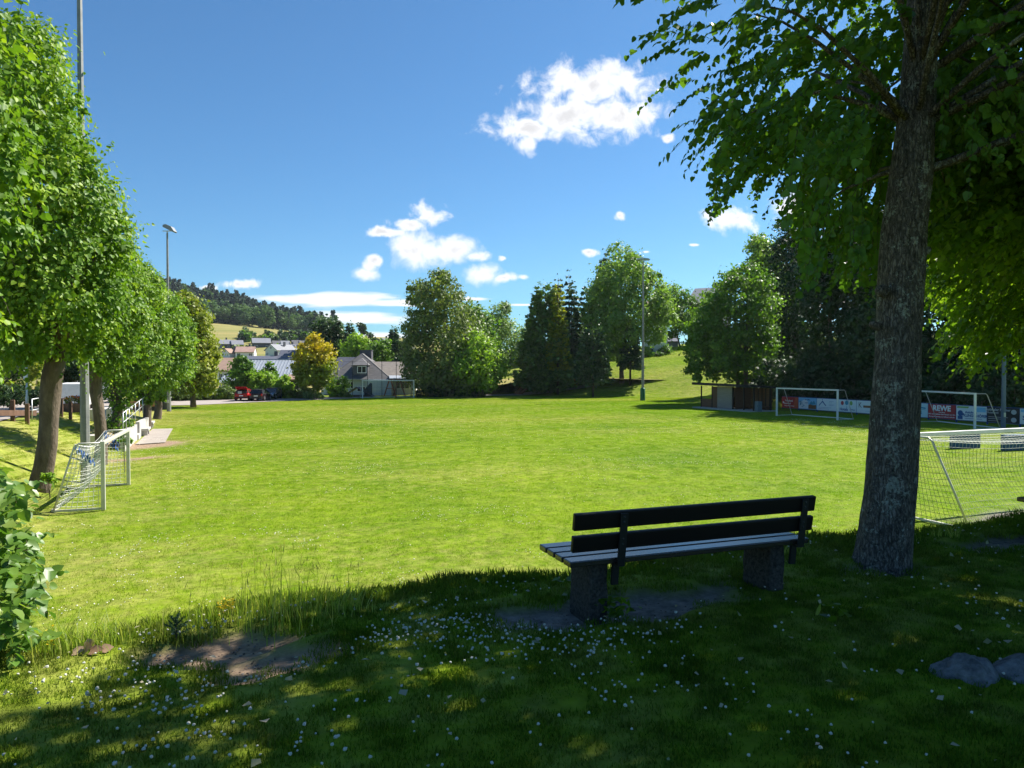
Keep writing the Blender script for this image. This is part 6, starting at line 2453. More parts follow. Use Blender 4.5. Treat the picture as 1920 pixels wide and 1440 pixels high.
    mb = MB(); mb.box((0, 0, .9), (2.4, 1.4, 1.0), bev=.04); mb.build('counter', mat('orange_brown_wood', (.34, .16, .07), .7, noise=3), t)
    mb = MB(); mb.box((0, 0, 1.75), (2.9, 1.9, .3), taper=.8, bev=.04); mb.build('roof', M_BK, t)
    mb = MB(); mb.box((0, 0, .2), (2.2, 1.3, .4)); mb.build('base', M_BK, t)


left_side()


# ------------------------------------------------------------------ cars
M_TYRE = mat('tyre', (.015, .015, .016), .8)
M_GLASS = mat('car_glass', (.02, .025, .03), .08, spec=.6)
M_RIM = mat('wheel_rim', (.45, .46, .48), .3, metal=.7)
M_LAMP = mat('tail_lamp_red', (.40, .01, .01), .2)
M_HEAD = mat('head_lamp_clear', (.75, .77, .80), .1)


def car(label, loc, rz, paint, open_hatch=False):
    """forward is +y; estate body lofted over stations along its length"""
    t = thing('parked_car', label, 'car', loc, rz, 'cars on the parking')
    # (y, half width, bottom, belt)
    st = [(-2.15, .62, .42, .80), (-2.10, .80, .34, .92), (-1.9, .87, .28, .98), (-1.2, .90, .24, .98), (0, .90, .22, .96), (.9, .90, .24, .94), (1.5, .88, .26, .88), (1.95, .80, .30, .76), (2.15, .62, .36, .64)]
    mb = MB()
    vs, fs = [], []
    for (y, w, b, h) in st:
        ring = [(-w * .9, b), (-w, b + .12), (-w, h - .14), (-w * .93, h), (w * .93, h), (w, h - .14), (w, b + .12), (w * .9, b)]
        vs += [(x, y, z) for x, z in ring]
    m = 8
    for i in range(len(st) - 1):
        for k in range(m):
            k2 = (k + 1) % m
            fs.append((i * m + k, i * m + k2, (i + 1) * m + k2, (i + 1) * m + k))
    fs += [tuple(range(m - 1, -1, -1)), tuple((len(st) - 1) * m + k for k in range(m))]
    mb.add(vs, fs)
    mb.build('body', paint, t, smooth=False)
    # cabin: glass band with a painted roof
    y0 = -2.02 if not open_hatch else -1.75
    base = [(-.80, y0), (.80, y0), (.80, .95), (-.80, .95)]
    top = [(-.62, y0 + .28), (.62, y0 + .28), (.60, .15), (-.60, .15)]
    mb = MB()
    V = [(x, y, .955) for x, y in base] + [(x, y, 1.42) for x, y in top]
    mb.add(V, [(0, 1, 5, 4), (1, 2, 6, 5), (2, 3, 7, 6), (3, 0, 4, 7), (4, 5, 6, 7), (3, 2, 1, 0)])
    mb.build('windows', M_GLASS, t)
    mb = MB()
    mb.prism([(x * 1.02, y + (.0 if y > 0 else -.05), 1.424) for x, y in top], (0, 0, .07))
    for x in (-1, 1):
        for (ya, yb) in ((y0, y0 + .28), (.95, .15)):
            mb.bar((x * .806, ya, .96), (x * .63, yb, 1.43), .07, .07)
        mb.bar((x * .806, -.35, .96), (x * .63, -.3, 1.43), .08, .06)
    mb.build('roof', paint, t)
    for sx in (-.80, .80):
        for sy in (-1.35, 1.3):
            mb = MB()
            mb.lathe([(.18, -.11), (.30, -.11), (.33, -.06), (.33, .06), (.30, .11), (.18, .11)], 20, (sx, sy, .33), Matrix.Rotation(R(90), 3, 'Y'))
            wh = mb.build('wheel', M_TYRE, t, smooth=True)
            mb = MB()
            mb.lathe([(.02, -.10), (.20, -.10), (.20, .10), (.02, .10)], 16, (sx * 1.03, sy, .33), Matrix.Rotation(R(90), 3, 'Y'))
            mb.build('rim', M_RIM, wh)
    for s in (-1, 1):
        mb = MB(); mb.box((s * .70, -2.13, .80), (.16, .10, .30), bev=.02); mb.build('tail_light', M_LAMP, t)
        mb = MB(); mb.box((s * .62, 2.05, .62), (.26, .14, .14), bev=.02); mb.build('headlight', M_HEAD, t)
        mb = MB(); mb.box((s * .98, .72, 1.02), (.16, .10, .12), bev=.02); mb.build('mirror', paint, t)
    mb = MB(); mb.box((0, -2.19, .44), (1.5, .10, .16), bev=.03); mb.box((0, 2.16, .40), (1.4, .08, .16), bev=.03); mb.build('bumper', M_BK, t)
    mb = MB(); mb.box((0, -2.165, .66), (.5, .015, .11)); mb.build('number_plate', M_BW, t)
    if open_hatch:
        mb = MB()
        mb.prism([(-.72, -1.55, 1.47), (.72, -1.55, 1.47), (.68, -2.55, 1.78), (-.68, -2.55, 1.78)], (0, .02, .06))
        mb.build('tailgate', paint, t)
        mb = MB(); mb.box((0, -1.95, 1.12), (1.35, .3, .32)); mb.build('boot', M_BK, t)
        mb = MB(); mb.box((-.15, -2.13, 1.08), (.5, .1, .35), bev=.04); mb.build('luggage', M_INKGR, t)
    return t


P_RED = mat('red_car_paint', (.42, .012, .016), .25, spec=.6)
P_BLACK = mat('dark_plum_car_paint', (.030, .016, .022), .22, spec=.6)
P_BLUE = mat('blue_black_car_paint', (.02, .03, .05), .2, spec=.6)


def cars():
    for (px, py, d, rel, lab, paint, op) in [(459, 752, 96, 24, 'red estate car with its tailgate raised on the parking', P_RED, True), (489, 753, 95.5, 20, 'dark plum car seen from behind next to the red car', P_BLACK, False),
                                             (510, 749, 100, 200, 'blue black car facing the pitch behind the dark plum car', P_BLUE, False)]:
        p = at(px, py, d)
        view = math.atan2(-(px - 960) / F, 1)
        car(lab, (p.x, p.y, Hs(p.x, p.y) + .055), view + R(rel) - R(36), paint, op)


cars()


def person(label, loc, rz, shirt, h=1.72):
    """standing figure as one skinned surface"""
    me = bpy.data.meshes.new('person')
    k = h / 1.72
    J = [(0, 0, .95, .15, .11), (0, 0, 1.15, .14, .10), (0, 0, 1.38, .17, .10), (0, 0, 1.50, .06, .06), (0, .01, 1.62, .085, .10), (0, .01, 1.70, .06, .07),
         (-.09, 0, .9, .085, .085), (-.10, .02, .5, .06, .06), (-.10, -.02, .08, .045, .045), (-.10, .12, .03, .04, .03),
         (.09, 0, .9, .085, .085), (.10, .02, .5, .06, .06), (.10, -.02, .08, .045, .045), (.10, .12, .03, .04, .03),
         (-.20, 0, 1.40, .055, .055), (-.26, .0, 1.12, .042, .042), (-.24, .12, .90, .035, .035), (.20, 0, 1.40, .055, .055), (.26, .0, 1.12, .042, .042), (.24, .12, .90, .035, .035)]
    E = [(0, 1), (1, 2), (2, 3), (3, 4), (4, 5), (0, 6), (6, 7), (7, 8), (8, 9), (0, 10), (10, 11), (11, 12), (12, 13), (2, 14), (14, 15), (15, 16), (2, 17), (17, 18), (18, 19)]
    me.from_pydata([(x * k, y * k, z * k) for x, y, z, a, b in J], E, [])
    o = bpy.data.objects.new('person', me)
    COL.objects.link(o)
    md = o.modifiers.new('skin', 'SKIN')
    for i, q in enumerate(J):
        me.skin_vertices[0].data[i].radius = (q[3] * k, q[4] * k)
    me.skin_vertices[0].data[0].use_root = True
    sb = o.modifiers.new('sub', 'SUBSURF')
    sb.levels = sb.render_levels = 1
    me.materials.append(shirt)
    o.location = loc
    o.rotation_euler = (0, 0, rz)
    return tag(o, label, 'person')


# ------------------------------------------------------------------ small things
def rock(label, px, py, d, s, seed):
    p = at(px, py, d)
    z = Hs(p.x, p.y)
    bm = bmesh.new()
    bmesh.ops.create_icosphere(bm, subdivisions=5, radius=1)
    for q in bm.verts:
        c = q.co.copy()
        n = mnoise.noise(c * 1.3 + Vector((seed, 0, 0))) * .35 + mnoise.noise(c * 3 + Vector((0, seed, 0))) * .14 + mnoise.noise(c * 9) * .035
        f = 1 + n
        c = c * f
        for a in range(5):               # broken flat faces
            dv = Vector((math.sin(seed + a * 2.4), math.cos(seed * 2 + a * 1.7), .5 + .5 * math.sin(a + seed))).normalized()
            over = c.dot(dv) - .80
            if over > 0:
                c -= dv * over * .85
        q.co = Vector((c.x * s[0], c.y * s[1], c.z * s[2]))
    me = bpy.data.meshes.new('rock')
    bm.to_mesh(me)
    bm.free()
    me.polygons.foreach_set('use_smooth', [True] * len(me.polygons))
    o = link_mesh('rock', me, mat('grey_rock', (.06, .06, .065), .9, noise=9, col2=(.24, .24, .245), bump=(28, 1.0, .03)))
    o.location = (p.x, p.y, z - .045)
    tag(o, label, 'rock', 'rocks on the terrace')


rock('rounded grey boulder at the bottom right of the terrace', 1815, 1330, 4.3, (.20, .20, .15), 1.3)
rock('flat grey rock beside the boulder at the right edge', 1925, 1310, 4.3, (.27, .2, .13), 4.1)


def seedling():
    p = atz(330, 1195, 2.42)
    t = thing('spruce_seedling', 'tiny dark spruce seedling at the lip of the terrace', 'seedling', (p.x, p.y, Hs(p.x, p.y)))
    mb = MB(); mb.tube([(0, 0, -.02), (.005, 0, .16)], [.005, .003], 6); mb.build('stem', M_BARK_D, t)
    n = 900
    s = rng.random(n)
    br = rng.integers(0, 12, n)
    az = br * 2.4
    zz = .03 + (br / 12) * .11
    ln = .09 * (1.1 - br / 14)
    C = np.stack([ln * s * np.cos(az), ln * s * np.sin(az), zz + .05 * s], -1)
    T = np.stack([np.cos(az), np.sin(az), np.full(n, .3)], -1) + .9 * rng.normal(size=(n, 3))
    link_mesh('needles', leaf_mesh('needles', C, T, rdir(n), np.full(n, .018), NEEDLE), LM['fir'], t, world=False)


seedling()


def dry_leaf():
    p = atz(162, 1218, 2.44)
    n = 5
    x = p.x + np.array([-.09, -.03, .03, .09, .0]); y = p.y + np.array([0, .02, -.01, .02, .04])
    c = np.stack([x, y, H(x, y) + np.array([.02, .035, .03, .03, .045])], -1)
    T = np.array([(.9, .2, .3), (.7, -.4, .35), (1, .1, .2), (.8, .5, .1), (-.3, .3, .3)])
    N = np.array([(-.5, -.5, .7), (.2, -.8, .6), (-.3, -.5, .8), (.1, -.7, .7), (0, -.8, .5)])
    o = link_mesh('dry_leaf', leaf_mesh('dry_leaf', c, T, N, np.array([.085, .09, .085, .07, .07]), LIME), leaf_mat('dry_leaf', (.20, .12, .07), (.36, .24, .15), (.50, .36, .24), trans=.15, tint=(1, .8, .6)))
    tag(o, 'curled dry brown leaf lying at the terrace lip by the hazel bush', 'leaf')


dry_leaf()


def wildflowers():
    m = leaf_mat('yellow_petal', (.62, .42, .01), (.70, .50, .02), (.75, .58, .04), trans=.3)
    for px, py, v, lab in [(412, 1140, 5.75, 'yellow wildflower in the tall grass, left of the thickest tuft'), (428, 1132, 5.8, 'slightly higher yellow wildflower in the tall grass'), (92, 1205, 5.65, 'yellow wildflower near the hazel bush')]:
        k = (px - 960) / F
        y = v / (CT - k * ST)
        x = k * y
        z = Hs(x, y)
        top = at(px, py, y)
        h = max(.12, top.z - z)
        t = thing('wildflower', lab, 'flower', (x, y, z), 0, 'yellow wildflowers')
        mb = MB(); mb.tube([(0, 0, -.01), (.01, 0, h * .5), (0, 0, h)], [.003, .002, .002], 5); mb.build('stem', LM['hedge'], t)
        n = 40
        a = rng.random(n) * 6.283
        c = np.stack([.03 * np.cos(a) * rng.random(n), .03 * np.sin(a) * rng.random(n), h + .03 * rng.normal(size=n)], -1)
        link_mesh('petals', leaf_mesh('petals', c, np.stack([np.cos(a), np.sin(a), np.full(n, .4)], -1), rdir(n) + np.array([0, 0, 1]), np.full(n, .022)), m, t, world=False)


wildflowers()


def dock():
    """small leafy weeds at the bench legs and in the lawn"""
    for (px, py, n, s, lab) in [(1150, 1160, 34, .07, 'tuft of green weed at the foot of the left bench leg'), (1555, 1180, 7, .10, 'broad plantain leaf in the shaded lawn right of the bench'), (1075, 1105, 16, .06, 'small green weed climbing the left bench leg')]:
        p = atz(px, py, 2.42)
        c = np.stack([p.x + .06 * rng.normal(size=n), p.y + .05 * rng.normal(size=n), Hs(p.x, p.y) + .02 + .10 * rng.random(n)], -1)
        T = rdir(n); T[:, 2] = np.abs(T[:, 2]) * .5
        o = link_mesh('weed', leaf_mesh('weed', c, T, np.array([0, 0, 1]) + .5 * rng.normal(size=(n, 3)), s * (.6 + .6 * rng.random(n)), LIME), LM['bright_lime'])
        tag(o, lab, 'weed', 'weeds on the terrace')


dock()


def mats():
    """blue gym mats standing on the grass beyond the near goal"""
    for (px0, px1, d, lab) in [(1784, 1834, 39, 'left blue mat standing beyond the near goal net'), (1880, 1945, 38, 'right blue mat standing beyond the near goal net')]:
        a, b = at(px0, 841, d), at(px1, 841, d + .6)
        t = thing('blue_mat', lab, 'mat', ((a.x + b.x) / 2, (a.y + b.y) / 2, Hs(a.x, a.y)), math.atan2(b.y - a.y, b.x - a.x), 'blue mats')
        w = (b - a).length
        mb = MB(); mb.box((0, 0, .42), (w, .3, .84), bev=.04); mb.build('cover', mat('blue_vinyl', (.015, .075, .19), .6), t)
        mb = MB(); mb.box((0, -.155, .42), (w * .98, .012, .03)); mb.build('seam', M_NETB, t)
        for s in (-.3, .3):
            mb = MB(); mb.tube([(s * w - .1, -.16, .62), (s * w - .08, -.20, .6), (s * w + .08, -.20, .6), (s * w + .1, -.16, .62)], .012, 6); mb.build('strap', M_IRON, t)


mats()


# ------------------------------------------------------------------ playground and fence under the conifers
def playground():
    M_YB = mat('yellow_boards', (.50, .33, .03), .7, noise=3, col2=(.36, .22, .03))
    M_RB = mat('red_brown_wood', (.22, .07, .04), .75, noise=4, col2=(.34, .13, .07))
    a, b = at(1050, 712, 118), at(1090, 698, 121)
    t = thing('yellow_fence', 'yellow board fence on the bank under the conifers', 'fence', (a.x, a.y, Hs(a.x, a.y)))
    n = 5
    for i in range(n + 1):
        q = a.lerp(b, i / n); z = Hs(q.x, q.y)
        mb = MB(); mb.box((q.x, q.y, z + .55), (.16, .16, 1.3)); mb.build('post', M_BOLX, t, world=True)
    for i in range(n):
        if i == 0:
            continue
        p0, p1 = a.lerp(b, (i + .08) / n), a.lerp(b, (i + .88) / n)
        z0, z1 = Hs(p0.x, p0.y), Hs(p1.x, p1.y)
        mb = MB()
        mb.add([(p0.x, p0.y - .05, z0 + .1), (p1.x, p1.y - .05, z1 + .1), (p1.x, p1.y - .05, z1 + 1.1), (p0.x, p0.y - .05, z0 + 1.1), (p0.x, p0.y, z0 + .1), (p1.x, p1.y, z1 + .1), (p1.x, p1.y, z1 + 1.1), (p0.x, p0.y, z0 + 1.1)],
               [(0, 1, 2, 3), (4, 5, 6, 7), (0, 1, 5, 4), (3, 2, 6, 7), (0, 3, 7, 4), (1, 2, 6, 5)])
        mb.build('board', M_YB, t, world=True)
    p = at(988, 735, 117)
    z = Hs(p.x, p.y)
    t = thing('bank_slide', 'red brown wooden bank slide on the playground below the cypress', 'slide', (p.x, p.y, z))
    q = [at(972, 740, 116), at(982, 732, 117), at(992, 722, 118), at(1010, 716, 119.5), at(1022, 712, 121)]
    mb = MB()
    for i in range(4):
        mb.bar(q[i], q[i + 1], .9, .16)
    mb.build('chute', M_RB, t, world=True)
    for s in (-.5, .5):
        mb = MB()
        for i in range(4):
            mb.bar(q[i] + Vector((s, 0, .25)), q[i + 1] + Vector((s, 0, .25)), .07, .4)
        mb.build('side_board', mat('pale_red_wood', (.42, .22, .15), .7, noise=4), t, world=True)
    for s in (-.5, .5):
        mb = MB(); mb.box(q[2] + Vector((s, -.2, -.4)), (.14, .14, 1.9)); mb.build('post', M_BOLX, t, world=True)
    # post and rail fence along the gravel path
    t = thing('rail_fence', 'thin post fence along the gravel path below the conifers', 'fence', (*xy(38, 112), 0))
    pts = []
    for i in range(9):
        u = 33 + i * 2.6
        x, y = xy(u, 111.3 - i * .55)
        pts.append(Vector((x, y, Hs(x, y))))
        mb = MB(); mb.tube([pts[-1], pts[-1] + Vector((0, 0, 1.15))], .05, 6); mb.build('post', M_BOLX, t, world=True)
    mb = MB()
    for z in (.35, .7, 1.05):
        mb.tube([q + Vector((0, 0, z)) for q in pts], .012, 4)
    mb.build('wire', M_IRON, t, world=True)
    # swing frame by the house
    p = at(740, 742, 108)
    t = thing('swing_frame', 'brown wooden swing frame behind the right half of the far goal', 'swing', (p.x, p.y, Hs(p.x, p.y)), R(-25))
    for y in (-1.2, 1.2):
        for s in (-1, 1):
            mb = MB(); mb.bar((s * 1.1, y, 0), (s * .1, y, 2.6), .14); mb.build('leg', M_RB, t)
    mb = MB(); mb.bar((0, -1.5, 2.62), (0, 1.5, 2.62), .15); mb.build('top_beam', M_RB, t)
    mb = MB(); mb.bar((-.6, -1.2, 1.3), (.6, -1.2, 1.3), .1); mb.build('cross_beam', M_RB, t)
    mb = MB(); mb.box((0, 0, .55), (.2, .5, .04)); mb.tube([(0, -.22, .55), (0, -.22, 2.6)], .012, 5); mb.tube([(0, .22, .55), (0, .22, 2.6)], .012, 5); mb.build('swing_seat', M_BK, t)
    # sandpit roof
    p = at(665, 744, 108)
    t = thing('sandpit_roof', 'low dark tent shaped sandpit cover before the slate house', 'sandpit', (p.x, p.y, 0))
    mb = MB(); mb.slab([(-2.0, 0, .1), (0.2, 0, 1.5), (.2, 2.4, 1.5), (-2.0, 2.4, .1)], .08); mb.slab([(.2, 0, 1.5), (2.6, 0, .1), (2.6, 2.4, .1), (.2, 2.4, 1.5)], .08); mb.build('roof', mat('dark_slate_blue', (.03, .035, .055), .6), t)
    mb = MB(); mb.box((.2, 1.2, .12), (4.2, 2.6, .24)); mb.build('frame', M_BOLX, t)
    p = at(692, 741, 109)
    t = thing('wood_screen', 'dark slanting board screen at the left post of the far goal', 'screen', (p.x, p.y, 0))
    mb = MB(); mb.prism([(-.7, 0, 0), (.45, 0, 0), (.45, 0, 2.0), (.2, 0, 2.1), (-.7, 0, 1.1)], (0, .08, 0)); mb.build('boards', mat('grey_green_boards', (.07, .085, .08), .8), t)
    mb = MB(); mb.box((-.7, .12, .6), (.1, .1, 1.2)); mb.box((.4, .12, .9), (.1, .1, 1.8)); mb.build('posts', M_BOLX, t)


M_BOLX = mat('dark_post_wood', (.07, .045, .03), .8, noise=5)
playground()
# ------------------------------------------------------------------ buildings
M_SLATE = mat('grey_slate', (.06, .059, .066), .6, noise=2.2, col2=(.14, .133, .13), stretch=(.6, .6, 7), bump=(9, .5, .03))
M_SLATE2 = mat('blue_slate', (.075, .08, .105), .55, noise=2.0, col2=(.12, .125, .155), stretch=(.6, .6, 7), bump=(9, .4, .03))
M_SIDING = mat('pale_siding', (.42, .47, .52), .6, noise=1.2, col2=(.52, .57, .60), stretch=(.3, .3, 6))
M_FRAME = mat('white_window_frame', (.80, .80, .78), .4)
M_PANE = mat('window_pane', (.025, .03, .04), .06, spec=.7)
M_ZINC = mat('zinc_sheet', (.30, .33, .37), .42, metal=.3, noise=1.2, col2=(.40, .43, .47), stretch=(1, .2, 1))
M_DBLUE = mat('dark_blue_cladding', (.035, .05, .10), .7, noise=2)
M_TILE = mat('brown_roof_tile', (.20, .13, .10), .75, noise=2, col2=(.34, .23, .17), stretch=(.5, .5, 6), bump=(10, .5, .03))
M_REDT = mat('red_roof_tile', (.20, .11, .09), .75, noise=1.5, col2=(.34, .24, .20), stretch=(.5, .5, 5))
M_RENDER = mat('white_render', (.70, .69, .65), .85, noise=1.2, col2=(.78, .77, .73))
M_GREENR = mat('pale_green_render', (.52, .60, .54), .85, noise=1.2, col2=(.58, .66, .60))
M_GABLE = mat('slate_gable', (.07, .072, .085), .65, noise=3, col2=(.11, .11, .125), stretch=(1, 1, 5))
M_LROOF = mat('light_grey_roof', (.15, .155, .175), .5, noise=2, col2=(.25, .25, .265), stretch=(.5, .5, 5))
M_SOLAR = mat('solar_panel', (.03, .04, .08), .15, spec=.7)


def window(t, c, w, h, face=(0, -1, 0), bars=1, world=False, name='window'):
    """frame with panes; c = centre on the wall face, face = outward direction"""
    fx = Vector(face).normalized()
    sx = Vector((0, 0, 1)).cross(fx) * -1
    M = Matrix((sx, -fx, Vector((0, 0, 1)))).transposed()
    c = Vector(c)

    def bx(mb, ox, oz, sw, sh, out, th):
        mb.box(c + sx * ox + Vector((0, 0, oz)) + fx * out, (sw, th, sh), M)
    mb = MB()
    f = .09
    bx(mb, -w / 2 + f / 2, 0, f, h, .02, .09); bx(mb, w / 2 - f / 2, 0, f, h, .02, .09)
    bx(mb, 0, h / 2 - f / 2, w - 2 * f, f, .02, .09); bx(mb, 0, -h / 2 + f / 2, w - 2 * f, f, .02, .09)
    for k in range(bars):
        bx(mb, -w / 2 + w * (k + 1) / (bars + 1), 0, f * .9, h - 2 * f, .02, .08)
    fr = mb.build(name, M_FRAME, t, world=world)
    mb = MB()
    bx(mb, 0, 0, w - f, h - f, .005, .03)
    mb.build('pane', M_PANE, fr, world=world)
    return fr


def slate_house():
    """house with a hipped slate roof behind the far goal; local x to the right along the front, y to the back"""
    o = at(690, 740, 117)
    s = 117.0 / F
    t = thing('slate_house', 'slate roofed house with a dormer and pale siding behind the far goal', 'house', (o.x, o.y, 0.0), R(4))

    def X(px):
        return (px - 690) * s

    def Z(py):
        return CAMZ + (690 - py) * s
    e = Z(711)
    # main hipped roof
    xl, xr = X(612), X(735)
    pk = X(672)
    zr = Z(661.5)
    mb = MB()
    f = [(xl, -.5, e), (xr, -.5, e), (xr, 12, e), (xl, 12, e), (pk, 4.6, zr), (pk, 8.0, zr)]
    mb.slab([f[0], f[1], f[4]], .12)
    mb.slab([f[1], f[2], f[5], f[4]], .12)
    mb.slab([f[2], f[3], f[5]], .12)
    mb.slab([f[3], f[0], f[4], f[5]], .12)
    rf = mb.build('roof', M_SLATE, t)
    mb = MB()
    mb.bar(f[0], f[4], .12, .05); mb.bar(f[1], f[4], .12, .05); mb.bar(f[4], f[5], .14, .07)
    mb.build('ridge_cap', M_SLATE, rf)
    # rear left wing
    mb = MB()
    zl = Z(668)
    mb.slab([(X(600), 5, e + .2), (X(655), 5, e + .2), (X(655), 9, zl), (X(618), 9, zl)], .12)
    mb.slab([(X(600), 13, e + .2), (X(600), 5, e + .2), (X(618), 9, zl)], .12)
    mb.build('roof', M_SLATE2, t)
    # right wing
    z2 = Z(677.5)
    mb = MB()
    mb.slab([(X(684), -.3, e), (X(786), -.3, e), (X(772), 4.4, z2), (X(684), 4.4, z2)], .12)
    mb.slab([(X(786), -.3, e), (X(786), 9, e), (X(772), 4.4, z2)], .12)
    mb.slab([(X(684), 9, e), (X(786), 9, e), (X(772), 4.4, z2), (X(684), 4.4, z2)], .12)
    mb.build('roof', mat('sunlit_slate', (.13, .115, .105), .65, noise=2.2, col2=(.27, .235, .205), stretch=(.6, .6, 7), bump=(9, .5, .03)), t)  # paler brownish slate: the sunlight on this wing is put into its colour
    # white verge on the right hip and lean-to roof
    mb = MB(); mb.bar((X(786), -.32, e + .08), (X(772), 4.4, z2 + .08), .16, .08); mb.build('verge', M_ZINC, t)
    mb = MB(); mb.slab([(X(733), -2.6, Z(709)), (X(771), -2.6, Z(709)), (X(771), .1, Z(704)), (X(729), .1, Z(704))], .1); mb.build('lean_to_roof', M_ZINC, t)
    mb = MB(); mb.box(((X(733) + X(771)) / 2, -2.66, Z(709) - .14), (X(771) - X(733), .06, .2)); mb.build('fascia', M_BK, t)
    # chimney block
    mb = MB(); mb.box((X(675), 8.4, (Z(655) + Z(680)) / 2), (X(686.5) - X(664), 2.2, Z(655) - Z(680))); mb.box((X(675), 8.4, Z(655) + .03), (X(686.5) - X(664) + .16, 2.36, .10)); mb.build('chimney', M_GABLE, t)
    # dormer
    dz0, dz1 = Z(703.5), Z(684.5)
    mb = MB()
    dx0, dx1 = X(661.5), X(689)
    mb.box(((dx0 + dx1) / 2, 1.8, (dz0 + dz1) / 2), (dx1 - dx0, 3.2, dz1 - dz0))
    dm = mb.build('dormer', M_GABLE, t)
    mb = MB()
    cx = (dx0 + dx1) / 2
    zt = Z(671)
    mb.slab([(dx0 - .25, -.1, dz1), (dx1 + .25, -.1, dz1), (cx, 2.6, zt)], .1)
    mb.slab([(dx0 - .25, -.1, dz1), (cx, 2.6, zt), (cx, 6.2, zt), (dx0 - .25, 5.4, dz1)], .1)
    mb.slab([(dx1 + .25, -.1, dz1), (cx, 2.6, zt), (cx, 6.2, zt), (dx1 + .25, 5.4, dz1)], .1)
    mb.build('dormer_roof', M_SLATE, dm)
    window(t, (X(678.5), .19, Z(693)), X(687) - X(670), Z(686.5) - Z(699.8), bars=1)
    # walls
    mb = MB()
    mb.box(((X(640) + X(786)) / 2 - .4, 5.5, e / 2 - .05), (X(784) - X(642), 10.2, e))
    mb.build('wall', M_RENDER, t)
    mb = MB()
    for k in range(9):
        mb.box(((X(690) + X(737)) / 2, -1.0, .12 + k * .265), (X(737) - X(692), 2.6, .25))
    mb.build('siding', M_SIDING, t)
    mb = MB(); mb.box(((X(646) + X(690)) / 2, .36, e / 2 - .1), (X(690) - X(647), .1, e - .2)); mb.build('siding', M_SIDING, t)
    window(t, (X(677), .28, Z(729.5)), X(685) - X(669), Z(725) - Z(735), bars=1)
    window(t, (X(657), .28, Z(722)), X(664) - X(652), Z(716) - Z(729), bars=1)
    window(t, (X(754), .36, Z(722)), X(769) - X(743), Z(715) - Z(729.5), bars=2)
    window(t, (X(778), .36, Z(722)), X(784) - X(772), Z(715) - Z(729.5), bars=1)
    # porch at the left
    mb = MB(); mb.box(((X(606) + X(641)) / 2, 3.2, e / 2 - .1), (X(641) - X(608), 4.6, e - .15)); mb.build('porch_wall', M_BK, t)
    mb = MB()
    for k in range(5):
        mb.box((X(603 + k * 3.2), .78, 1.35), (.10, .08, 1.7))
    mb.build('porch_slats', M_FRAME, t)
    mb = MB(); mb.box((X(611), .72, .45), (X(620) - X(602), .1, .8)); mb.build('porch_parapet', M_RENDER, t)
    mb = MB(); mb.box((X(690), -.55, e - .06), (X(737) - X(618), .12, .12)); mb.build('gutter', M_GALV, t)
    mb = MB(); mb.tube([(X(638.5), 1.6, Z(699)), (X(638.5), 1.6, Z(694))], .07, 8); mb.tube([(X(634), 1.2, Z(700)), (X(638.5), 1.4, Z(698.5))], .05, 8); mb.build('vent_pipe', M_IRON, t, smooth=True)


slate_house()


def hall():
    """low hall with a hipped standing seam metal roof behind the parking"""
    d = 126.0
    s = d / F
    o = at(480, 735, d)
    t = thing('metal_roof_hall', 'low hall with a pale ribbed metal roof behind the parking trees', 'building', (o.x, o.y, 0), R(6))

    def X(px):
        return (px - 480) * s

    def Z(py):
        return CAMZ + (690 - py) * s
    e, r = Z(717), Z(673)
    xl, xr = X(404), X(560)
    rl, rr = X(446), X(533)
    dp = 8.5
    mb = MB()
    mb.slab([(xl, 0, e), (xr, 0, e), (rr, dp, r), (rl, dp, r)], .12)
    mb.slab([(xr, 0, e), (xr, 2 * dp, e), (rr, dp, r)], .12)
    mb.slab([(xl, 0, e), (rl, dp, r), (xl, 2 * dp, e)], .12)
    mb.slab([(xl, 2 * dp, e), (xr, 2 * dp, e), (rr, dp, r), (rl, dp, r)], .12)
    rf = mb.build('roof', M_ZINC, t)
    n = 26
    mb = MB()
    for k in range(n + 1):
        x = xl + (xr - xl) * k / n
        a = 1.0
        if x < rl:
            a = max(.02, (x - xl) / (rl - xl))
        elif x > rr:
            a = max(.02, (xr - x) / (xr - rr))
        mb.bar((x, -.02, e + .03), (x, dp * a, e + (r - e) * a + .03), .07, .10)
    mb.build('seams', mat('zinc_seam', (.26, .28, .32), .45, metal=.4), rf)
    mb = MB(); mb.bar((rl, dp, r + .04), (rr, dp, r + .04), .3, .12); mb.build('ridge_cap', M_ZINC, rf)
    mb = MB(); mb.box(((xl + xr) / 2, dp, e / 2), (xr - xl - 1.2, 2 * dp - 1.2, e)); mb.build('wall', M_DBLUE, t)
    for px in (415, 421, 428):
        window(t, (X(px), .58, Z(722)), .5, .62, bars=0)
    # low white wall in front
    w0, w1 = at(365, 733, 101), at(441, 731, 104)
    tw = thing('low_wall', 'low white capped wall between the parking bushes and the hall', 'wall', ((w0.x + w1.x) / 2, (w0.y + w1.y) / 2, 0))
    mb = MB(); mb.bar((w0.x, w0.y, .55), (w1.x, w1.y, .55), .25, 1.1); mb.build('wall_body', M_CONCL, tw, world=True)
    mb = MB(); mb.bar((w0.x, w0.y, 1.16), (w1.x, w1.y, 1.16), .35, .11); mb.build('coping', M_RENDER, tw, world=True)


hall()


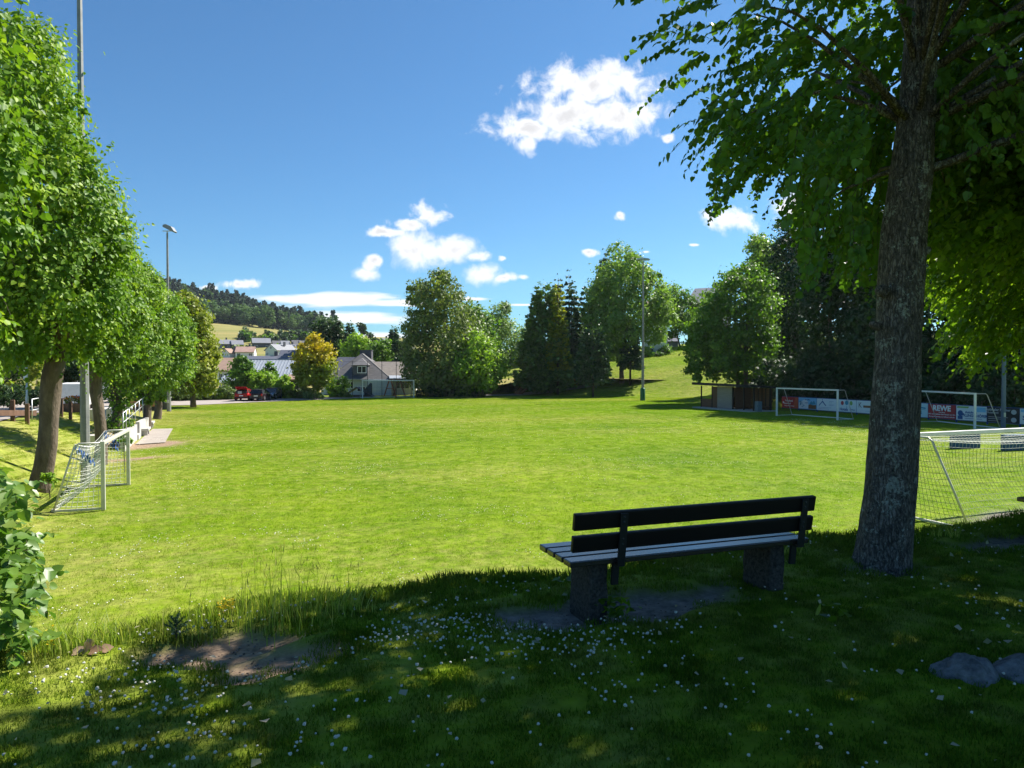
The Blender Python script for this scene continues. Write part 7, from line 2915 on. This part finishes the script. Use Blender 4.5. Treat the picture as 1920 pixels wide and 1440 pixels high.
def gabled(label, d, x0, x1, ridge, eave, base, wall, roof, yaw=0.0, depth=9.0, axis='x', group=None, chimney=True, nwin=2, name='village_house', solar=False, gable=None):
    """house from its bearing span: ridge along x (eaves towards us) or along y (gable towards us)"""
    s = d / F
    o = at((x0 + x1) / 2, base, d)
    W = (x1 - x0) * s
    t = thing(name, label, 'house', (o.x, o.y, o.z), yaw, group)
    hr, he = (base - ridge) * s, (base - eave) * s
    mb = MB()
    mb.box((0, depth / 2, he / 2 - 2), (W * .94, depth * .94, he + 4))
    mb.build('wall', wall, t)
    mb = MB()
    ov = .35
    g = MB()
    if axis == 'x':
        A = [(-W / 2, -ov, he), (W / 2, -ov, he), (W / 2, depth / 2, hr), (-W / 2, depth / 2, hr)]
        B = [(-W / 2, depth + ov, he), (W / 2, depth + ov, he), (W / 2, depth / 2, hr), (-W / 2, depth / 2, hr)]
        for sx in (-1, 1):
            g.prism([(sx * W * .465, .2, he - .1), (sx * W * .465, depth - .2, he - .1), (sx * W * .465, depth / 2, hr - .25)], (sx * .05, 0, 0))
    else:
        A = [(-W / 2 - ov, 0, he - .2), (-W / 2 - ov, depth, he - .2), (0, depth, hr), (0, 0, hr)]
        B = [(W / 2 + ov, 0, he - .2), (W / 2 + ov, depth, he - .2), (0, depth, hr), (0, 0, hr)]
        g.prism([(-W * .47, .28, he - .1), (W * .47, .28, he - .1), (0, .28, hr - .25)], (0, -.03, 0))
        g.prism([(-W * .47, depth - .3, he - .1), (W * .47, depth - .3, he - .1), (0, depth - .3, hr - .25)], (0, .03, 0))
    mb.slab(A, .22)
    mb.slab(B, .22)
    rf = mb.build('roof', roof, t)
    g.build('gable', gable or wall, t)
    if chimney:
        mb = MB(); mb.box((W * .18, depth * .55, hr + .2), (.7, .7, 1.6)); mb.build('chimney', M_GABLE, rf)
    if solar:
        mb = MB()
        for k in range(2):
            u0, u1 = .12 + .42 * k, .46 + .42 * k
            p = [Vector(A[0]).lerp(Vector(A[1]), u0).lerp(Vector(A[3]).lerp(Vector(A[2]), u0), q) for q in (.2, .8)]
            q = [Vector(A[0]).lerp(Vector(A[1]), u1).lerp(Vector(A[3]).lerp(Vector(A[2]), u1), q) for q in (.2, .8)]
            up = Vector((0, -.04, .10))
            mb.slab([p[0] + up, q[0] + up, q[1] + up, p[1] + up], .05)
        mb.build('solar_panel', M_SOLAR, rf)
    y = .02 + depth * .03
    for k in range(nwin):
        window(t, (-W * .3 + W * .6 * (k / max(1, nwin - 1) if nwin > 1 else .5), y, he * .45), min(1.6, W * .18), 1.2, bars=1)
    if axis == 'y':
        window(t, (0, .25, (he + hr) / 2 - .3), min(1.3, W * .18), 1.1, bars=1)
    return t


def village():
    G = 'houses of the far village'
    gabled('dark gabled house with a blue grey roof at the left end of the far village', 345, 409, 433, 636, 645, 655, M_GABLE, M_LROOF, R(24), 11, 'x', G)
    gabled('dark village house with a bright roof right of the leftmost one', 345, 435, 457, 637, 646, 656, M_GABLE, M_LROOF, R(24), 11, 'x', G)
    gabled('small white gabled house with a brown roof in front of the leftmost dark house', 285, 412, 431, 653, 661, 669, M_RENDER, M_TILE, R(-20), 9, 'y', G)
    gabled('white gabled house with a reddish roof in the middle of the far village', 285, 441, 476, 649, 660, 669, M_RENDER, M_REDT, R(14), 11, 'x', G)
    gabled('dark house with a wide grey roof above the pale green house', 350, 474, 508, 633, 643, 655, M_GABLE, M_LROOF, R(22), 12, 'x', G)
    gabled('pale green gabled house with a light roof', 285, 492, 522, 645, 656, 669, M_GREENR, M_LROOF, R(-25), 12, 'y', G)
    gabled('dark slate house right of the wide grey roof', 350, 512, 532, 638, 646, 657, M_GABLE, M_SLATE, R(22), 11, 'x', G)
    gabled('house with a pale roof beside the dark slate house', 345, 528, 545, 638, 648, 658, M_RENDER, M_LROOF, R(22), 11, 'x', G)
    gabled('house with solar panels on its roof left of the yellow tree', 300, 534, 556, 645, 656, 666, M_TILE, M_LROOF, R(18), 11, 'x', G, solar=True)
    gabled('grey house half behind the yellow tree', 345, 549, 566, 637, 647, 658, M_GABLE, M_SLATE, R(22), 11, 'x', G)
    gabled('last grey house of the village row behind the top of the yellow tree', 345, 563, 580, 638, 647, 658, M_GABLE, M_SLATE, R(22), 11, 'x', G)
    gabled('far house with a glinting roof between the birch and the chimney', 320, 690, 712, 640, 648, 656, M_RENDER, M_LROOF, R(18), 11, 'x', G)
    gabled('far white house just left of the small pointed spruce', 320, 716, 734, 633, 642, 652, M_RENDER, M_LROOF, R(18), 11, 'x', G)
    # roofs right behind the hall
    gabled('long low house with a dark slate roof behind the metal roofed hall', 152, 452, 531, 666.5, 680, 700, M_DBLUE, M_SLATE2, R(4), 10, 'x', None, chimney=True, name='slate_roof_house')
    gabled('brown tiled house behind the left end of the metal roofed hall', 146, 405, 447, 670, 695, 712, M_RENDER, M_TILE, R(4), 10, 'x', None, chimney=False, name='tiled_house')
    gabled('dark slate clad house end between the hall and the yellow tree', 142, 515, 555, 655, 684, 705, M_GABLE, M_SLATE2, R(4), 10, 'x', None, chimney=False, name='slate_roof_house')
    gabled('small brown roofed hut left of the yellow tree trunk', 116, 536, 560, 702, 711, 738, M_BK, M_TILE, R(4), 5, 'x', None, chimney=False, name='garden_hut', nwin=1)
    # hilltop houses on the right
    gabled('house with a pale steep roof on the hilltop above the round maple', 150, 1286, 1345, 535, 566, 620, M_GABLE, M_LROOF, R(-32), 11, 'x', 'houses on the hilltop', name='hilltop_house')
    gabled('white hilltop house glimpsed through the crown of the big ash', 140, 1205, 1252, 560, 590, 655, M_RENDER, M_TILE, R(-10), 10, 'x', 'houses on the hilltop', name='hilltop_house')
    gabled('white cottage in deep shade behind the light airy tree', 150, 938, 965, 672, 690, 725, M_RENDER, M_SLATE2, R(10), 7, 'x', None, name='cottage')
    gabled('blue shaded house front below the low round tree', 156, 1244, 1272, 628, 640, 665, mat('shaded_render', (.20, .24, .34), .8), M_SLATE2, R(-10), 8, 'x', 'houses on the hilltop', name='hilltop_house', nwin=1)  # the blue shade on this front is put into the wall colour
    # house across the street, left
    gabled('pale house across the street seen between the lime trunks', 96, 140, 215, 660, 705, 760, M_RENDER, M_TILE, R(30), 9, 'x', None, name='street_house')


village()

# ------------------------------------------------------------------ air
def haze():
    bm = bmesh.new()
    bmesh.ops.create_cube(bm, size=1)
    me = bpy.data.meshes.new('haze')
    bm.to_mesh(me)
    bm.free()
    o = link_mesh('haze', me, None)
    z0, z1 = -1.4, 150.0
    o.scale = (2700, 1700, z1 - z0)
    o.location = (0, 450, (z0 + z1) / 2)
    m = bpy.data.materials.new('haze')
    m.use_nodes = True
    nt = m.node_tree
    nt.nodes.clear()
    out = nt.nodes.new('ShaderNodeOutputMaterial')
    v = nt.nodes.new('ShaderNodeVolumePrincipled')
    v.inputs['Color'].default_value = (0.80, 0.90, 1.0, 1)
    v.inputs['Density'].default_value = 0.00007
    v.inputs['Anisotropy'].default_value = 0.3
    nt.links.new(v.outputs[0], out.inputs['Volume'])
    me.materials.append(m)
    tag(o, kind='stuff')


haze()
